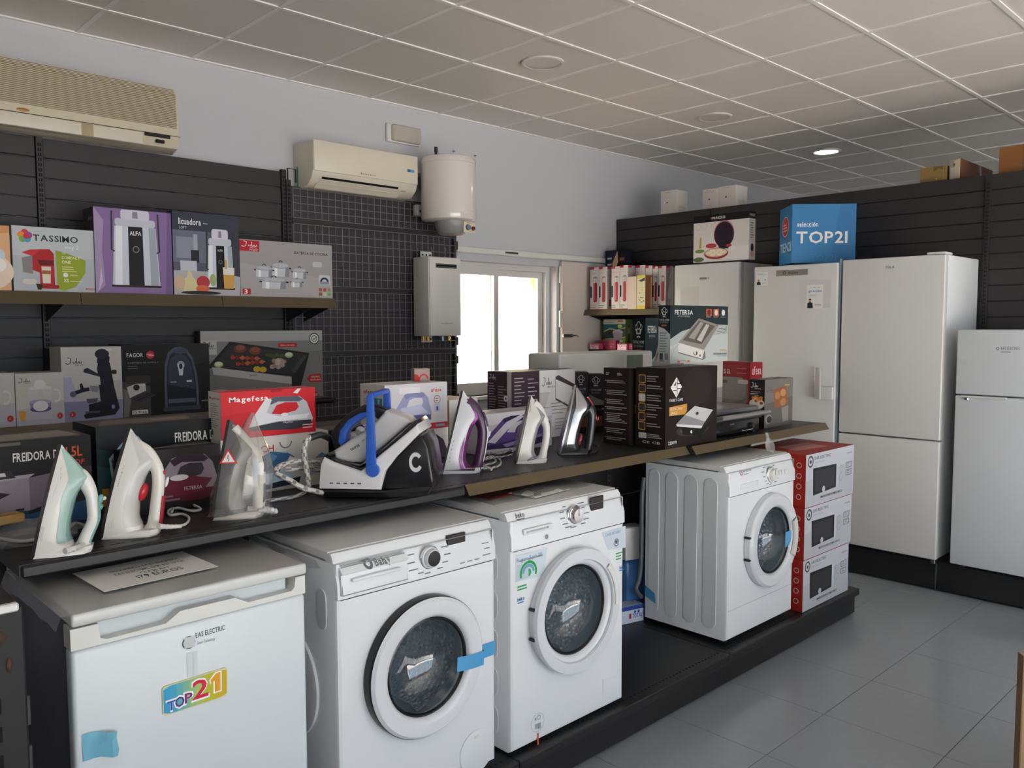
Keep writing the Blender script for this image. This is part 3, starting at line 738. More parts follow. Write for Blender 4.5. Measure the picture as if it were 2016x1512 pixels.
M().rbox(xa+.03, yd-.020, za+.040, xb-.03, yd-.006, za+.050, .004, 2).build('drawer_lip', WHITE, dro)
def f(a):
    X = lambda u, v: (w1.L(u, v)[0]/w1.w, w1.L(u, v)[1]/w1.h)
    dial_print(a, w1, xk, zk, .056, 11)
    for k in range(3): a.R('#85888a', .74+k*.05, .862, .775+k*.05, .866)
    a.R('#85888a', .90, .915, .95, .918); a.R('#85888a', .91, .895, .95, .899); a.R('#85888a', .90, .87, .955, .874)
w1.print_panel(f)
def dsurf(x, y, e):
    z = y; t = (z-za-.004)/.062 if z < za+.066 else 1; q = min(max((z-za-.066)/(zb+.006-za-.066), 0), 1)
    return (x, yd-.0105-.004*min(t, 1)+.018*q-e-.0008, z)
a = Art(w1.w, w1.h); x, y = w1.L(734, 1112); x /= w1.w; y /= w1.h
a.T('#6d6f71', 'Balay', x, y, .023, .09, b=1); a.ring('#6d6f71', x-.035, y+.012, .024, .5)
X0, X1, Z0, Z1 = (xa+.002)/w1.w, (xb-.002)/w1.w, (za+.006)/w1.h, (zb+.004)/w1.h
a.L('#8f9294', [(X0, Z0), (X1, Z0), (X1-.006, Z1), (X0+.006, Z1), (X0, Z0)], .003)
a.emit('printed_logo', dro, dsurf)
m = M(); xt, zt = w1.L(886, 1300); xe, _ = w1.L(980, 1310)
re_ = DX1+DR1
m.loft([[(x, y, zt+.020-k*.0012), (x-.002, y, zt-.026-k*.0012)] for k, (x, y) in enumerate(((xt, -.037), (DX1+DR1*.66, -.0455), (DX1+DR1*.78, -.047), (re_-.006, -.047), (re_+.004, -.012), (re_+.012, -.004), (w1.w-.004, -.0025)))], cap=False, closed=False)
m.build('blue_tape', TAPE, w1.root, ang=20)
fc = w1.L(938, 1470)
M().lathe([(.072, -.0005), (.072, -.003), (.069, -.004), (0, -.004)], (fc[0], 0, .08), 'y', 40).build('filter_cover', WHITE, w1.root)
M().rbox(fc[0]-.012, -.006, .126, fc[0]+.008, -.003, .136, .001, 1).build('cover_latch', WHITE2, w1.root)
M().lathe([(.17, .0), (.17, -.008), (.155, -.012), (0, -.012)], (0, .27, .40), 'x', 48).build('side_boss', WHITE, w1.root)
w1.rib(.05, .10, .60, .72)
w1.rib(.38, .43, .60, .72)

# --- second washer: shallow white door, stickers
A = W(1004, 1015, Y=-2.79); A.z = .150
xl = W(1045, 1200, Y=-2.80).x-A.x; xr = W(1215, 1180, Y=-2.824).x-A.x; DX2 = (xl+xr)/2; DR2 = (xr-xl)/2
w2 = Washer(A, .607, .47, .846, W(1010, 1088, Y=-2.79).z-.150, (DX2, .452, .205), 'white washing machine with programme stickers on the front, under a folded red leaflet')
d = w2.door(DR2, DR2*.745, .034, mat('#d9dce0', .25, key='door_white2', var=.02))
M().lathe([(.19, -.036), (.192, -.05), (.207, -.052), (.215, -.036)], axis='y', n=16, a0=-.1, a1=.75).build('door_handle', WHITE2, d)
M().lathe([(.183, -.036), (.186, -.044), (.222, -.044), (.226, -.03)], axis='y', n=64).build('door_bead', mat('#d3d7db', .25, key='door_bead', var=.02), d)
xk, zk = w2.knob(1132, 1014, .034, None, CHROME)
x0, z1 = w2.L(1165, 985); x1, z0 = w2.L(1191, 1012); c = w2.pan(x0, (z0+z1)/2)
M().rbox(x0, c[1]-.003, z0-.004, x1, c[1]+.006, z1+.008, .003, 1).build('display', BLACKG, w2.root)
xa, za = w2.L(1028, 1055); xb, zb = w2.L(1086, 1032)
M().rbox(xa, w2.pan(0, za)[1]-.004, za, xb, w2.pan(0, za)[1]+.01, zb+.006, .005, 2).build('detergent_drawer', WHITE, w2.root)
M().rbox(xa+.014, w2.pan(0, za)[1]-.0055, za+.012, xb-.03, w2.pan(0, za)[1]-.003, zb-.004, .003, 1).build('drawer_grip', mat('#b9bdc2', .3, key='grip_shade', var=.05), w2.root)
def f(a):
    X = lambda u, v: (w2.L(u, v)[0]/w2.w, w2.L(u, v)[1]/w2.h)
    x, y = X(1022, 1020); a.T('#55585b', 'beko', x, y-.004, .02, .07, b=1); a.R('#55585b', x, y-.014, x+.066, y-.009)
    dial_print(a, w2, xk, zk, .05, 11); x, y = X(1074, 1056); a.E('#8d9094', x, y, .014)
    for k in range(3): a.R('#8d9094', .06+k*.07, .80, .11+k*.07, .804)
w2.print_panel(f)
def f(a):
    X = lambda u, v: (w2.L(u, v)[0]/w2.w, w2.L(u, v)[1]/w2.h)
    q = [X(1015, 1095), X(1077, 1077), X(1070, 1133), X(1015, 1146)]
    a.P('#c9d4da', *q); x, y = X(1017, 1098); a.P('#b4c3cd', q[3], ((q[3][0]+q[2][0])/2, q[3][1]+.005), X(1048, 1110), X(1018, 1112)); a.T('#3d74a8', 'Programa Rápido 30º', x, y-.022, .019, .20, rot=.0)
    x, y = X(1040, 1122); a.ring('#1f9a4c', x, y-.01, .068, .22, None, -20, 200); a.ring('#6f9fb8', x, y-.01, .05, .35, None, 0, 180); a.E('#2fa35a', x, y-.01, .022, None, 20, -90, 90)
    x, y = X(1018, 1152); a.greek('#2f9e57', x, x+.08, y-.012, 2, .012, .006)
    x, y = X(1018, 1180); a.T('#2d6aa5', 'beko', x, y-.01, .017, .055, b=1); a.R('#2d6aa5', x, y-.019, x+.05, y-.015)
    q = [X(1184, 1048), X(1231, 1035), X(1231, 1078), X(1197, 1082)]; a.P('#c3ced6', *q)
    x, y = X(1192, 1051); a.T('#3d74a8', 'Lavado del tambor', x, y-.012, .017, .145); x, y = X(1213, 1066); a.E('#7c8791', x, y-.004, .026); a.E('#d5dde2', x, y-.004, .017); a.R('#4b5560', x-.012, y-.01, x+.012, y+.006)
    x, y = X(1212, 1089); a.greek('#2f9e57', x, x+.07, y-.006, 3, .013, .005)
    x, y = X(1221, 1115); a.T('#2d6aa5', 'beko', x-.01, y-.012, .016, .045, b=1); a.R('#2d6aa5', x-.01, y-.021, x+.034, y-.017)
    x, y = X(1058, 1422); a.ring('#a9adb3', x, y, .055, .04, None); a.R('#9da2a8', x-.02, y-.025, x+.0, y-.005); a.R('#9da2a8', x+.005, y-.03, x+.025, y-.005); a.ring('#9da2a8', x+.01, y+.02, .014, .25); a.R('#9da2a8', x-.022, y+.012, x-.012, y+.024)
    a.R('#cf5a3c', x-.004, y-.098, x+.008, y-.046)
w2.print_front(f)
xa, za = w2.L(1186, 1390); xb, zb = w2.L(1219, 1345)
M().rbox(xa, -.003, .055, xb, .002, .135, .002, 1).build('filter_cover', WHITE, w2.root)
for k in range(5): w2.rib(.06, .12, .06+.135*k, .165+.135*k); w2.rib(.36, .42, .06+.135*k, .165+.135*k)

# --- third washer: round grooves on its side
A = W(1435, 935, Y=-2.775); A.z = .163
w3 = Washer(A, .613, .46, .822, W(1434, 981, Y=-2.775).z-.163, (.362, .428, .2), 'white washing machine with four long ribs on its side, beside the stacked microwave boxes')
d = w3.door(.226, .160, .042, mat('#d4d7da', .25, key='door_white3', var=.02))
M().lathe([(.168, -.042), (.172, -.052), (.205, -.05), (.212, -.036)], axis='y', n=14, a0=-.55, a1=.45).build('door_handle', WHITE2, d)
xk, zk = w3.knob(1517, 934, .036, None, WHITE2)
for k in range(4):
    x, z = w3.L(1533+k*5.5, 931-k*1.2); c = w3.pan(x, z)
    M().rbox(x-.006, c[1]-.006, z-.012, x+.006, c[1]+.004, z+.012, .002, 1).build('push_button', WHITE2, w3.root)
xa, za = w3.L(1456, 962); xb, zb = w3.L(1491, 945)
M().rbox(xa, w3.pan(0, za)[1]-.004, za-.004, xb, w3.pan(0, za)[1]+.01, zb, .004, 2).build('detergent_drawer', WHITE, w3.root)
def f(a):
    X = lambda u, v: (w3.L(u, v)[0]/w3.w, w3.L(u, v)[1]/w3.h)
    x, y = X(1463, 932); a.ring('#9a3040', x, y, .018, .35); a.T('#4f5153', 'EAS ELECTRIC', x+.03, y+.002, .012, .12, b=1); a.R('#8d9094', x+.03, y-.012, x+.1, y-.008)
    dial_print(a, w3, xk, zk, .055, 11)
    a.T('#8d9094', 'EMW', .9, .955, .008, .04)
w3.print_panel(f)
for (u0, u1, v0, v1) in ((1278, 1296, 921, 1207), (1311, 1332, 928, 1219), (1348, 1370, 933, 1229.5), (1386, 1409, 939, 1241)):
    pa, pb = W(u1, v1, X=A.x)-A, W(u0, v0, X=A.x)-A
    w3.rib(pa.y, pb.y, pa.z, pb.z)
m = M(); pa = W(1267, 1160, X=A.x)-A; pb = W(1291, 1178, X=A.x)-A
m.loft([[(-.0085, .455, pa.z+.028), (-.0085, .455, pa.z-.026)], [(-.0085, pb.y, pb.z+.026), (-.0085, pb.y-.006, pb.z-.024)]], cap=False, closed=False); m.build('blue_tape', TAPE, w3.root)
m = M(); xt, zt = w3.L(1541, 1058)
m.loft([[(xt-.01, -.02, zt+.03), (xt-.012, -.02, zt-.045)], [(xt+.05, -.044, zt+.05), (xt+.05, -.044, zt-.02)], [(xt+.10, -.004, zt+.075), (xt+.10, -.004, zt+.03)]], cap=False, closed=False); m.build('blue_tape', TAPE, w3.root)
M().box(.01, -.0012, .155, w3.w-.01, .0, .157).build('plinth_seam', mat('#a9adb0', .5, key='seam_grey', var=.05), w3.root, smooth=False)

# leaflet and paper on the second washer
z = .150+.8465; p = W(975, 968, Z=z)
tag(M().rbox(-.12, -.06, 0, .10, .10, .004, .001, 1).build('folded_leaflet', mat('#a8231c', .4, key='red_gloss_paper', var=.1), loc=(p.x, p.y-.035, z), yaw=.05), 'dark red folded leaflet lying on the washer under the counter edge', 'leaflet')
p = W(1068, 970, Z=z)
pp = tag(M().rbox(-.11, -.055, .0, .10, .075, .002, .0008, 1).build('paper_sheet', mat('#ecebe7', .6, key='white_paper', var=.03), loc=(p.x, p.y, z+.0045), yaw=.1), 'printed white paper sheet lying on the washer next to the red leaflet', 'paper')
a = Art(.2, .12); a.greek('#8f8d8a', .06, .85, .9, 8, .1, .03); a.emit('printed_text', pp, lambda x, y, e: (x-.105, y-.05, .002+e))
fl = M(); random.seed(3)
g = [[(x*.055-.275, y*.055-.17, .002+.008*random.random()) for x in range(11)] for y in range(7)]
fl.loft(g, cap=False, closed=False)
fo = tag(fl.build('plastic_film', clearmat('top_film', '#f4f4f4', .07, .2, .04), loc=(w2.A.x+.31, -2.50, .9975)), 'crumpled clear film over the top of the washer with stickers', 'film')

# ================================================================== SMALL FRIDGE
A = W(137, 1222, Y=-2.80); A.z = .158
fw = W(600, 1130, Y=-2.80).x-A.x; fh = .992-.158
sf = empty('small_fridge', A, 0, 'white undercounter fridge with a colourful magnet on its door, at the left', 'fridge')
M().rbox(.006, .05, .02, fw-.006, .56, fh-.03, .006, 2).build('cabinet', mat('#45454c', .4, key='dark_grey_side', var=.08), sf)
top = M(); top.rbox(0, -.012, fh-.030, fw, .56, fh, .007, 3); top.build('top_board', mat('#cfd0cd', .3, key='fridge_top', var=.05, bscale=8), sf)
dz = fh-.086
dd = M().rbox(.0, 0, .03, fw, .048, dz, .01, 3).build('door', mat('#d3dadd', .3, key='fridge_door_white', var=.02), sf)
zt = fh-.036
out = [(0, dz+.001), (fw, dz+.001), (fw, zt), (fw-.028, zt), (fw-.031, zt-.026), (fw-.04, zt-.034), (fw*.72, zt-.036), (fw*.66, zt-.016), (fw*.42, zt-.016), (fw*.36, zt-.038), (.075, zt-.04), (.062, zt-.034), (.058, zt), (0, zt)]
M().prism(out, 0, .05, 'y').build('door_trim', WHITE2, sf)
M().rbox(.05, .028, dz+.004, fw-.04, .05, zt, .003, 1).build('handle_recess', mat('#c9d0d2', .35, key='recess_white', var=.03), sf)
for x in (.05, fw-.05): M().lathe([(0, 0), (.02, 0), (.02, .012), (0, .012)], (x, .08, 0.008), 'z', 12).build('foot', RUBBER, sf)
def FX(u, v): p = W(u, v, Y=A.y); return ((p.x-A.x)/fw, (p.z-A.z)/fh)
a = Art(fw, fh)
x, y = FX(385, 1256); a.T('#5d6164', 'EAS ELECTRIC', x, y, .0155, .128, b=1, rot=.02); a.ring('#5d6164', x-.03, y-.008, .028, .2); x, y = FX(388, 1265); a.T('#7c8083', 'Smart Technology', x, y-.006, .009, .078)
x, y = FX(363, 1276); a.R('#c4c8c8', x, y-.003, x+.044, y+.03)
x0, y0 = FX(367, 1280); a.R('#cdd5d7', x0, y0-.115, x0+.022, y0-.01); a.R('#cfd7d9', x0+.026, y0-.105, x0+.045, y0-.01)
a.emit('printed_logo', sf, lambda x, y, e: (x*1, -e-.0005, y))
mg = empty('door_magnet', (0, 0, 0)); mg.parent = sf
q = [FX(318, 1352), FX(446, 1312), FX(446, 1368), FX(320, 1410)]
a = Art(1, 1); n = 14
poly = [(q[i][0]*fw, q[i][1]*fh) for i in range(4)]
c0, c1, c2, c3 = [Vector((p[0], p[1])) for p in poly]
mm = M(); bp = lambda s, t: (c3*(1-s)+c2*s)*(1-t)+(c0*(1-s)+c1*s)*t
r = .05; outl = []
for cx, cy, a0 in ((1-r, 1-2.2*r, 0), (r, 1-2.2*r, 90), (r, 2.2*r, 180), (1-r, 2.2*r, 270)):
    for k in range(5): t = math.radians(a0+22.5*k); p = bp(cx+r*math.cos(t), cy+2.2*r*math.sin(t)); outl.append((p.x, p.y))
mm.prism(outl, -.004, 0, 'y'); mm.build('magnet_sheet', mat('#d9d2a0', .3, key='magnet_gloss', var=.05), mg, smooth=False)
a = Art(1, 1)
cols = ['#3fa0cf', '#4aa3c6', '#62adb4', '#7fb69b', '#98bd83', '#a9bf68', '#b3bd4a', '#bfb92f', '#c6b32a', '#c9ac2a']
for k in range(10):
    s0, s1 = .012+k*.0976, .012+(k+1)*.0976+.001
    e0 = .11 if k == 0 else .03; e1 = .11 if k == 9 else .03
    a.P(cols[k], (s0, e0), (s1, e1 if k == 9 else .03), (s1, 1-(e1 if k == 9 else .03)), (s0, 1-e0))
for c, dx, gr in (('#eeeeec', 0, 1), ('#c8244d', 0, 0)):
    for ch, x, y, hh, ww, cc in (('T', .06, .14, .32, .13, '#3a57a8'), ('O', .18, .17, .34, .14, '#463a86'), ('P', .325, .21, .34, .12, '#8c2c7c'), ('2', .445, .24, .64, .25, '#d02a46'), ('1', .75, .27, .64, .13, '#e2a02c')):
        if ch == '1':
            for e_, c_ in (((.022, '#f1f1ee'),) if gr else ((0, cc),)): a.P(c_, (.795-e_, .27-e_*2), (.885+e_, .27-e_*2), (.885+e_, .91+e_*2), (.82-e_, .91+e_*2), (.73-e_, .74), (.74-e_, .60-e_), (.795-e_, .67-e_))
            continue
        if gr: a.T('#f1f1ee', ch, x-.02, y-.06, hh+.12, ww+.04, b=1)
        else: a.T(cc, ch, x, y, hh, ww, b=1)
a.emit('printed_lettering', mg, lambda x, y, e: ((lambda p: (p.x, -.0042-e, p.y))(bp(x, y))))
bt = M(); x, y = FX(162, 1478); random.seed(5); g = []
for j in range(4):
    g.append([(x*fw+.012*i, -.003-.004*(i > 2)*random.random()*4, y*fh+.035-.02*j-(i/6)**2*.012+.003*random.random()) for i in range(7)])
bt.loft(g, cap=False, closed=False); bt.build('blue_tape', mat('#79bcd6', .3, key='pale_blue_tape', var=.2, bscale=50), sf)
random.seed(4); fl = M(); g = [[(x*.062-.31, y*.06-.02, .001+.005*random.random()) for x in range(11)] for y in range(9)]
for row in g: row.insert(0, (row[0][0]-.012, row[0][1], -.02-.02*random.random())); row.append((row[-1][0]+.014, row[-1][1], -.015-.02*random.random()))
fl.loft(g, cap=False, closed=False); fl.build('top_film', bpy.data.materials['top_film'], sf, (fw/2, 0, fh+.001))
p1 = W(205, 1173, Z=.992); p2 = W(430, 1122, Z=.992)
yaw = math.atan2(p2.y-p1.y, p2.x-p1.x); L_ = (p2-p1).length; dp_ = .21
ps = tag(M().rbox(0, 0, 0, L_, dp_, .0015, .0005, 1).build('price_sheet', mat('#ecebe7', .6, key='white_paper', var=.03), loc=(p1.x, p1.y, 1.0005), yaw=yaw), 'white paper price sheet lying on top of the small fridge', 'paper')
a = Art(L_, dp_)
for t, y, w_, hh in (('FRIGORIFICO BAJO ENCIMERA', .66, .62, .085), ('EAS ELECTRIC EMR 852 1 PTA', .51, .62, .085), ('CLASE A++', .37, .26, .085), ('179 EUROS', .20, .40, .13)):
    a.T('#3f4143', t, .55, y, hh, w_, al='c')
a.emit('printed_text', ps, lambda x, y, e: (x, y, .0016+e))

# ================================================================== TALL FRIDGES (faces look towards -x)
def fridge(u0, v0, u1, X, vT, label, split, depth=.6, door_col='#d4d3d1', w=None, zb=.205, name='fridge', dt=.055, side=WHITE):
    A = W(u0, v0, X=X); A.z = zb; b = Bx(u0, v0, uR=u1, vT=vT, yaw=-PI/2, d=depth, X=X, zb=zb, w=w)
    r = empty(name, b.A, -PI/2, label, 'fridge')
    h = b.h; DM = mat(door_col, .32, key='fridge_enamel', var=.02, bscale=2)
    M().rbox(.004, dt+.006, .0, b.w-.004, depth, h-.004, .006, 2).build('cabinet', side, r)
    zz = [0.0]+split+[h]
    for i in range(len(zz)-1):
        M().rbox(0, 0, zz[i]+(.004 if i else 0), b.w, dt, zz[i+1]-.004, .008, 3).build('door' if len(zz) == 2 else ('lower_door' if i == 0 else 'upper_door'), DM, r)
        M().box(.012, dt-.002, zz[i]+.012, b.w-.012, dt+.008, zz[i+1]-.012).build('door_gasket', mat('#9a9a98', .6, key='grey_gasket2', var=.05), r, smooth=False)
    for x in (.05, b.w-.05): M().lathe([(0, 0), (.02, 0), (.022, .01), (.012, .012), (.012, .03), (0, .03)], (x, .05, -.018), 'z', 12).build('foot', RUBBER, r)
    return r, b
def FP(b, u, v):
    p = W(u, v, X=b.A.x); return ((b.A.y-p.y)/b.w, (p.z-b.A.z)/b.h)
r, b = fridge(1328, 522, 1455, 2.10, 522, 'upright white freezer with rounded silver edge, leftmost of the four tall appliances', [], side=mat('#c2c1be', .4, key='silver_side', var=.05), depth=.5)
M().rbox(b.w-.004, .004, .004, b.w+.012, .05, b.h-.01, .006, 2).build('edge_trim', mat('#b5b3b0', .3, .4, key='edge_silver', var=.03), r)
a = Art(b.w, b.h); x, y = FP(b, 1385, 548); a.R('#6f6c69', x-.06, y-.004, x+.05, y+.004); a.R('#aaa6a2', x+.06, y-.004, x+.09, y+.004); x, y = FP(b, 1352, 575); a.R('#c9c5c1', x-.1, y-.06, x+.2, y+.02); a.emit('printed_logo', r, fm_front, off=.0006)
r, b = fridge(1485, 525, 1650, 2.0, 525, 'single door white fridge with silver badge, two stickers and a chrome handle', [])
x0, y0 = FP(b, 1528, 543); x1, y1 = FP(b, 1592, 529)
bp_ = M().rbox(x0*b.w, -.004, y0*b.h-.004, x1*b.w, .002, y1*b.h, .002, 1).build('badge', mat('#a29b93', .35, .5, key='silver_badge', var=.05), r)
a = Art(b.w, b.h); xm = (x0+x1)/2; a.T('#4a4644', 'Balay', xm-.04, (y0+y1)/2-.005, .0075, .12, b=1); a.ring('#4a4644', xm-.09, (y0+y1)/2-.001, .02, .45)
a.items = [(c_, v_, f_, k_) for c_, v_, f_, k_ in a.items]; a.emit('printed_badge', bp_, lambda x, y, e: (x, -.0042-e, y))
a = Art(b.w, b.h)
def card(xa, ya, xb, yb, big):
    a.R('#e2e2df', xa, ya, xb, yb); W_, H_ = xb-xa, yb-ya
    a.E('#c39a7e', xa+.2*W_, ya+.34*H_ + (.0), .09*W_, .06*H_); a.R('#3a2f2a', xa+.13*W_, ya+.37*H_, xa+.28*W_, ya+.42*H_)
    a.P('#23242c', (xa+.04*W_, ya+.02*H_), (xa+.05*W_, ya+.24*H_), (xa+.2*W_, ya+.29*H_), (xa+.36*W_, ya+.24*H_), (xa+.4*W_, ya+.02*H_))
    a.ring('#4d7fa8', xa+.55*W_, ya+.16*H_, .045*W_, .4); a.T('#3b5f85', 'Balay', xa+.63*W_, ya+.135*H_, .05*H_, .28*W_, b=1)
    if big:
        a.T('#9aa3a8', 'Te dan las', xa+.16*W_, ya+.86*H_, .07*H_, .66*W_); a.T('#3f86b8', 'gracias', xa+.1*W_, ya+.7*H_, .1*H_, .8*W_, b=1, sh=.3)
        a.greek('#b4b8ba', xa+.1*W_, xa+.9*W_, ya+.6*H_, 3, .06*H_, .015*H_)
    else: a.greek('#a9c0d0', xa+.1*W_, xa+.9*W_, ya+.9*H_, 3, .1*H_, .03*H_); a.E('#8a9a88', xa+.78*W_, ya+.4*H_, .06*W_, .05*H_)
xa, ya = FP(b, 1489, 562); xb, yb = FP(b, 1512, 535); card(xa, ya, xb, yb, 0)
xa, ya = FP(b, 1575, 607); xb, yb = FP(b, 1636, 549); a.R('#cfcdca', xa, ya, xb, yb)
xa, ya = FP(b, 1588, 608); xb, yb = FP(b, 1621, 560); card(xa, ya, xb, yb, 1)
a.emit('sticker', r, fm_front, off=.0007)
x0, y0 = FP(b, 1609, 785); x1, y1 = FP(b, 1622, 723); x2, _ = FP(b, 1643, 785)
hd = empty('door_handle', (0, 0, 0)); hd.parent = r; hd['label'] = 'chrome handle on a white bracket'
M().rbox(x0*b.w, -.052, y0*b.h, x1*b.w, -.03, y1*b.h, .006, 2).build('grip', mat('#c4c2bf', .3, .25, key='satin_chrome', var=.03), hd)
M().rbox(x0*b.w+.004, -.034, y0*b.h, x2*b.w, .002, y0*b.h+.085, .008, 2).build('bracket', WHITE2, hd)
M().rbox(b.w+.002, .02, .02, b.w+.012, .05, b.h+.02, .002, 1).build('edge_film', mat('#a3b6c2', .3, key='blue_edge_film', var=.1), r)
r, b = fridge(1659, 513, 1862, 2.0, 511, 'tallest white two door fridge freezer without handles, in the middle', [W(1640, 850, X=2.0).z-.205])
M().rbox(b.w-.11, .01, b.h-.002, b.w-.004, .13, b.h+.012, .005, 2).build('hinge_cover', WHITE2, r)
M().rbox(b.w-.03, .004, -.025, b.w-.005, .05, .002, .003, 1).build('lower_hinge', STEEL, r)
a = Art(b.w, b.h); x, y = FP(b, 1752, 526); a.T('#6f6d6b', 'TEKA', x-.045, y-.004, .0085, .09, b=1); a.emit('printed_logo', r, fm_front, off=.0007)
r, b = fridge(1885, 650, 2070, 2.0, 648, 'lower white fridge with a small top freezer door, at the right edge', [W(1868, 776, X=2.0).z-.205], door_col='#ced2d6')
zc = W(1868, 776, X=2.0).z-.205
M().rbox(.03, -.012, zc-.014, .27, .03, zc-.002, .004, 1).build('door_grip', WHITE2, r); M().rbox(.05, -.014, zc-.03, .075, -.0, zc-.012, .004, 1).build('grip_clip', CHROME, r)
a = Art(b.w, b.h); x, y = FP(b, 1968, 688); a.ring('#77797c', x-.02, y+.003, .018, .4); a.T('#6a6d70', 'EAS ELECTRIC', x+.015, y, .009, .2, b=1); a.R('#9a9c9e', x+.015, y-.012, x+.12, y-.008); x, y = FP(b, 1888, 712); a.R('#bfc3c4', x, y-.01, x+.09, y+.01); a.emit('printed_logo', r, fm_front, off=.0007)

# ================================================================== BOXES ON THE WALL GONDOLA
random.seed(11)
US = 1.7855; LS = 1.1605
def wallbox(uL, uR, vT, y, z, d, u=None, w=None):
    return Bx(uL, vT, uR=uR, vT=vT, Y=y, zb=z, d=d, w=w)
# orange sliver, coffee machine box, two juicer boxes, saucepan set
def f(a):
    a.R('#e6b184', 0, 0, 1, 1); a.E('#f0d9c2', .55, .3, .5, .3); a.E('#cfd6dc', .8, .55, .12); a.E('#f4efe8', .8, .40, .13); a.P('#d89a66', (0, .75), (1, .9), (1, 1), (0, 1))
b = Bx(20, 445, w=-.25, vT=445, Y=-.40, zb=US, d=.2); b.A = b.A+Vector((-.25, 0, 0)); b.w = .245
carton(b, 'orange printed box cut by the left edge on the upper shelf', '#d9a47c', f, name='coffee_box')
def f(a):
    a.R('#b9bdc1', 0, 0, 1, 1); a.R('#c3c6c9', 0, .55, 1, 1)
    for k, c in enumerate(('#d33a4a', '#e8903a', '#7fae3c', '#4b9fc0', '#a04a94')):
        t = math.radians(90+72*k); a.E(c, .145+.045*math.cos(t), .85+.055*math.sin(t), .042)
    a.E('#c8354a', .16, .85, .035)
    a.T('#35373b', 'TASSIMO', .235, .79, .095, .53, b=1); a.T('#eef0f0', 'vivy 2', .6, .685, .065, .17)
    g = [(.49, .66), (.62, .62), (.85, .52), (.84, .32), (.72, .1), (.58, .03), (.50, .06)]; a.P('#9aa829', *g)
    a.P('#b8242a', (.21, .57), (.28, .66), (.42, .67), (.47, .6), (.47, .12), (.42, .08), (.3, .08), (.3, .3), (.22, .34))
    a.P('#8d888a', (.1, .52), (.22, .56), (.22, .28), (.11, .3)); a.P('#cf3138', (.1, .6), (.2, .65), (.32, .66), (.22, .55))
    a.RR('#a61d24', .30, .06, .52, .12, .03); a.RR('#d8cfc8', .1, .12, .26, .2, .04); a.P('#3a1f14', (.25, .13), (.33, .13), (.31, .04), (.27, .04)); a.P('#e6dccb', (.32, .40), (.43, .40), (.42, .14), (.33, .14)); a.R('#a4683a', .325, .28, .425, .34); a.P('#6e1016', (.28, .5), (.46, .5), (.46, .42), (.3, .42))
    a.T('#e0e3a0', 'THE', .56, .60, .03, .05); a.T('#f1f2c8', 'COMPACT', .56, .53, .045, .22, b=1); a.T('#f1f2c8', 'ONE', .56, .46, .045, .11, b=1); a.greek('#d9dd9a', .56, .74, .40, 3, .035, .012)
    a.E('#eef0e8', .6, .28, .03); a.T('#f2f4e6', 'XS', .575, .17, .05, .06, b=1); a.R('#dfe3b0', .65, .275, .75, .285); a.R('#dfe3b0', .65, .18, .8, .19); a.T('#c0392f', 'BOSCH', .84, .055, .03, .13, b=1)
carton(wallbox(22, 190, 443, -.40, US, .2), 'light grey coffee machine box with a red machine and green blob on it', '#b3b7ba', f, name='coffee_machine_box')
def juicer(a, cx, w, top, bot):
    x = lambda t: cx+t*w
    a.P('#cfd4dc', (x(-.5), bot), (x(.5), bot), (x(.43), top), (x(-.43), top))
    a.P('#eef0f4', (x(-.45), bot), (x(-.3), bot), (x(-.27), top), (x(-.40), top)); a.P('#a9afba', (x(.3), bot), (x(.48), bot), (x(.42), top), (x(.28), top))
    a.P('#1b1a1d', (x(-.16), bot), (x(.16), bot), (x(.15), top), (x(-.15), top)); a.ring('#8d9097', cx, bot+(top-bot)*.62, w*.07, .2)
    a.RR('#c7cad4', x(-.42), top, x(.42), top+.09, .03); a.RR('#d6d3e2', x(-.3), top+.08, x(.3), min(top+.2, .995), .03); a.P('#8f8b9c', (x(-.06), top+.1), (x(.06), top+.1), (x(.05), min(top+.18, .99)), (x(-.05), min(top+.18, .99)))
    for s in (-1, 1): a.L('#3b3a42', [(x(.48*s), top+.17), (x(.5*s), top-.28), (x(.44*s), top-.3)], .02)
    a.R('#2b2a2e', x(-.52), bot-.015, x(.52), bot+.01)
def f(a):
    a.R('#8a6f9e', 0, 0, 1, 1); a.P('#a993b8', (0, 0), (.12, .1), (.09, .5), (.12, .85), (0, 1)); a.P('#cdbfd6', (.03, .02), (.09, .15), (.05, .5), (.07, .3)); a.P('#75608a', (.9, 0), (1, 0), (1, 1), (.95, 1))
    juicer(a, .52, .62, .80, .1); a.T('#e8e8ea', 'ALFA', .52, .70, .05, .15, b=1, al='c')
def fl_(a): a.R('#3a3536', 0, 0, 1, 1); a.T('#a9a4a4', 'ALFA', .5, .86, .035, .4, b=1)
carton(wallbox(183, 336, 406, -.41, US, .16), 'purple juicer box showing a large steel juicer, on the upper shelf', '#5d4c6c', f, fl_, name='juicer_box')
